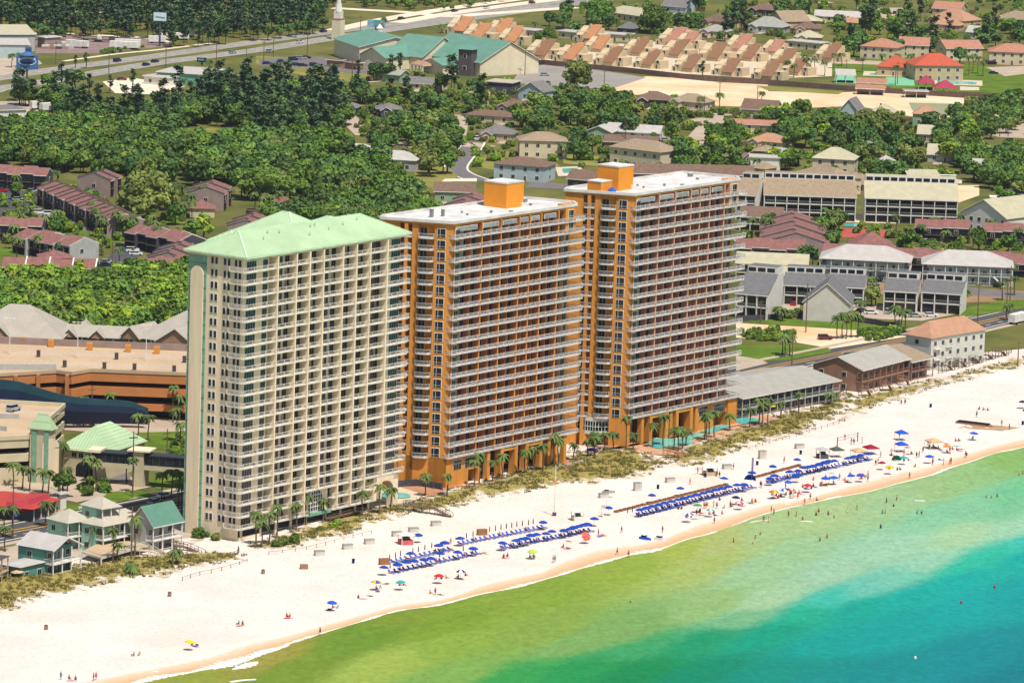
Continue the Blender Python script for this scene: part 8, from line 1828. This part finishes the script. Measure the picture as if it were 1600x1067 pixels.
for q,n in (([(1200,770),(1290,745),(1360,738),(1340,756),(1240,786)],16),([(1050,800),(1180,775),(1180,792),(1080,818)],10),([(1380,705),(1500,690),(1500,712),(1400,740)],10),([(870,850),(950,830),(940,848)],4)):
    for p in scatter(q,n,RV):
        q_=PX(*p); person(q_[0],q_[1],RV.choice(('sit','sit','lie','stand')),RV.choice(CC))
        if RV.random()<.6: towel(q_[0]+3,q_[1]+1,RV.choice(('red','royal','orange','teal','pink','yellow')))
for i,(x,y,c) in enumerate(((1232,752,'royal'),(1262,757,'red'),(1330,742,'royal'),(1378,722,'crimson'),(1452,712,'royal'),(1150,776,'navy'),(1090,788,'green'),(1480,696,'orange'))): umbrella(x,y,(c,),desc='open %s umbrella among bathers'%c)
# floats and boards in the water
for i,(x,y,c,l) in enumerate(((1437,783,'white','white surfboard-like float drifting in the shallows'),(1260,815,'white','white wake board behind a wading bather'),(1502,943,'red','small red buoy on the teal water, left one'),(1554,919,'red','small red buoy on the teal water, right one'),(1430,1030,'white','tiny white buoy on the teal water near the bottom'))):
    m=MB(); 
    if c=='white' and i<2: m.prism([(-1.4,-.35),(1,-.4),(1.6,0),(1,.4),(-1.4,.35)],-.02,.12,CL['white'])
    else: m.tube([(0,0,-.2),(0,0,.15),(0,0,.5),(0,0,.7)],[.15,.32,.3,.1],CL[c],10)
    o=m.ob('float' if i<2 else 'buoy'); tag(o,l,'float' if i<2 else 'buoy').location=(*G(x,y),.1)
# sun chairs by the pools
for i,(x,y) in enumerate(((1160,652),(1165,651),(880,709),(889,708),(638,790),(646,787),(655,784),(664,781))):
    T=thing('sun_chair',None,'sun chair',G(x,y),R(200),.42); auto(T,'white pool lounger','sun chair','white loungers by the pools'); part('seat',MB().box(-.35,.35,-1.3,.3,.25,.35,WHITE),T); part('backrest',MB().bar((0,.3,.3),(0,.8,.8),.66,WHITE,h=.06),T)
umbrella(1109+332,0,('yellow',)) if 0 else None
umbrella(1202,634,('yellow',),'large yellow umbrella at the pool of the farthest tower',r=1.9,z=.42); umbrella(925,703,('royal',),'blue square umbrella at the deck corner of the middle tower',r=1.6,z=.42); umbrella(34,797,('orange',),'orange umbrella on the restaurant terrace',r=1.5,z=.1); umbrella(27,895,('tan',),'tan umbrella on the terrace of the brown house',r=1.5,z=.5)
# air: even haze round the camera and the whole scene
hz=MB(); hz.box(-3200,3200,-200,5200,-1.5,262,WHITE); ho=hz.ob('haze'); ho.data.materials.clear()
HM=D.materials.new('haze_air'); HM.use_nodes=True; n=HM.node_tree; n.nodes.remove(n.nodes['Principled BSDF']); pv=n.nodes.new('ShaderNodeVolumePrincipled'); pv.inputs['Color'].default_value=(.86,.94,1,1); pv.inputs['Density'].default_value=.000018; pv.inputs['Anisotropy'].default_value=.2
n.links.new(pv.outputs[0],[q for q in n.nodes if q.type=='OUTPUT_MATERIAL'][0].inputs['Volume']); ho.data.materials.append(HM); ho['kind']='stuff'; ho['label']='thin pale air haze over the whole coast'; ho['category']='haze'
solve_labels()
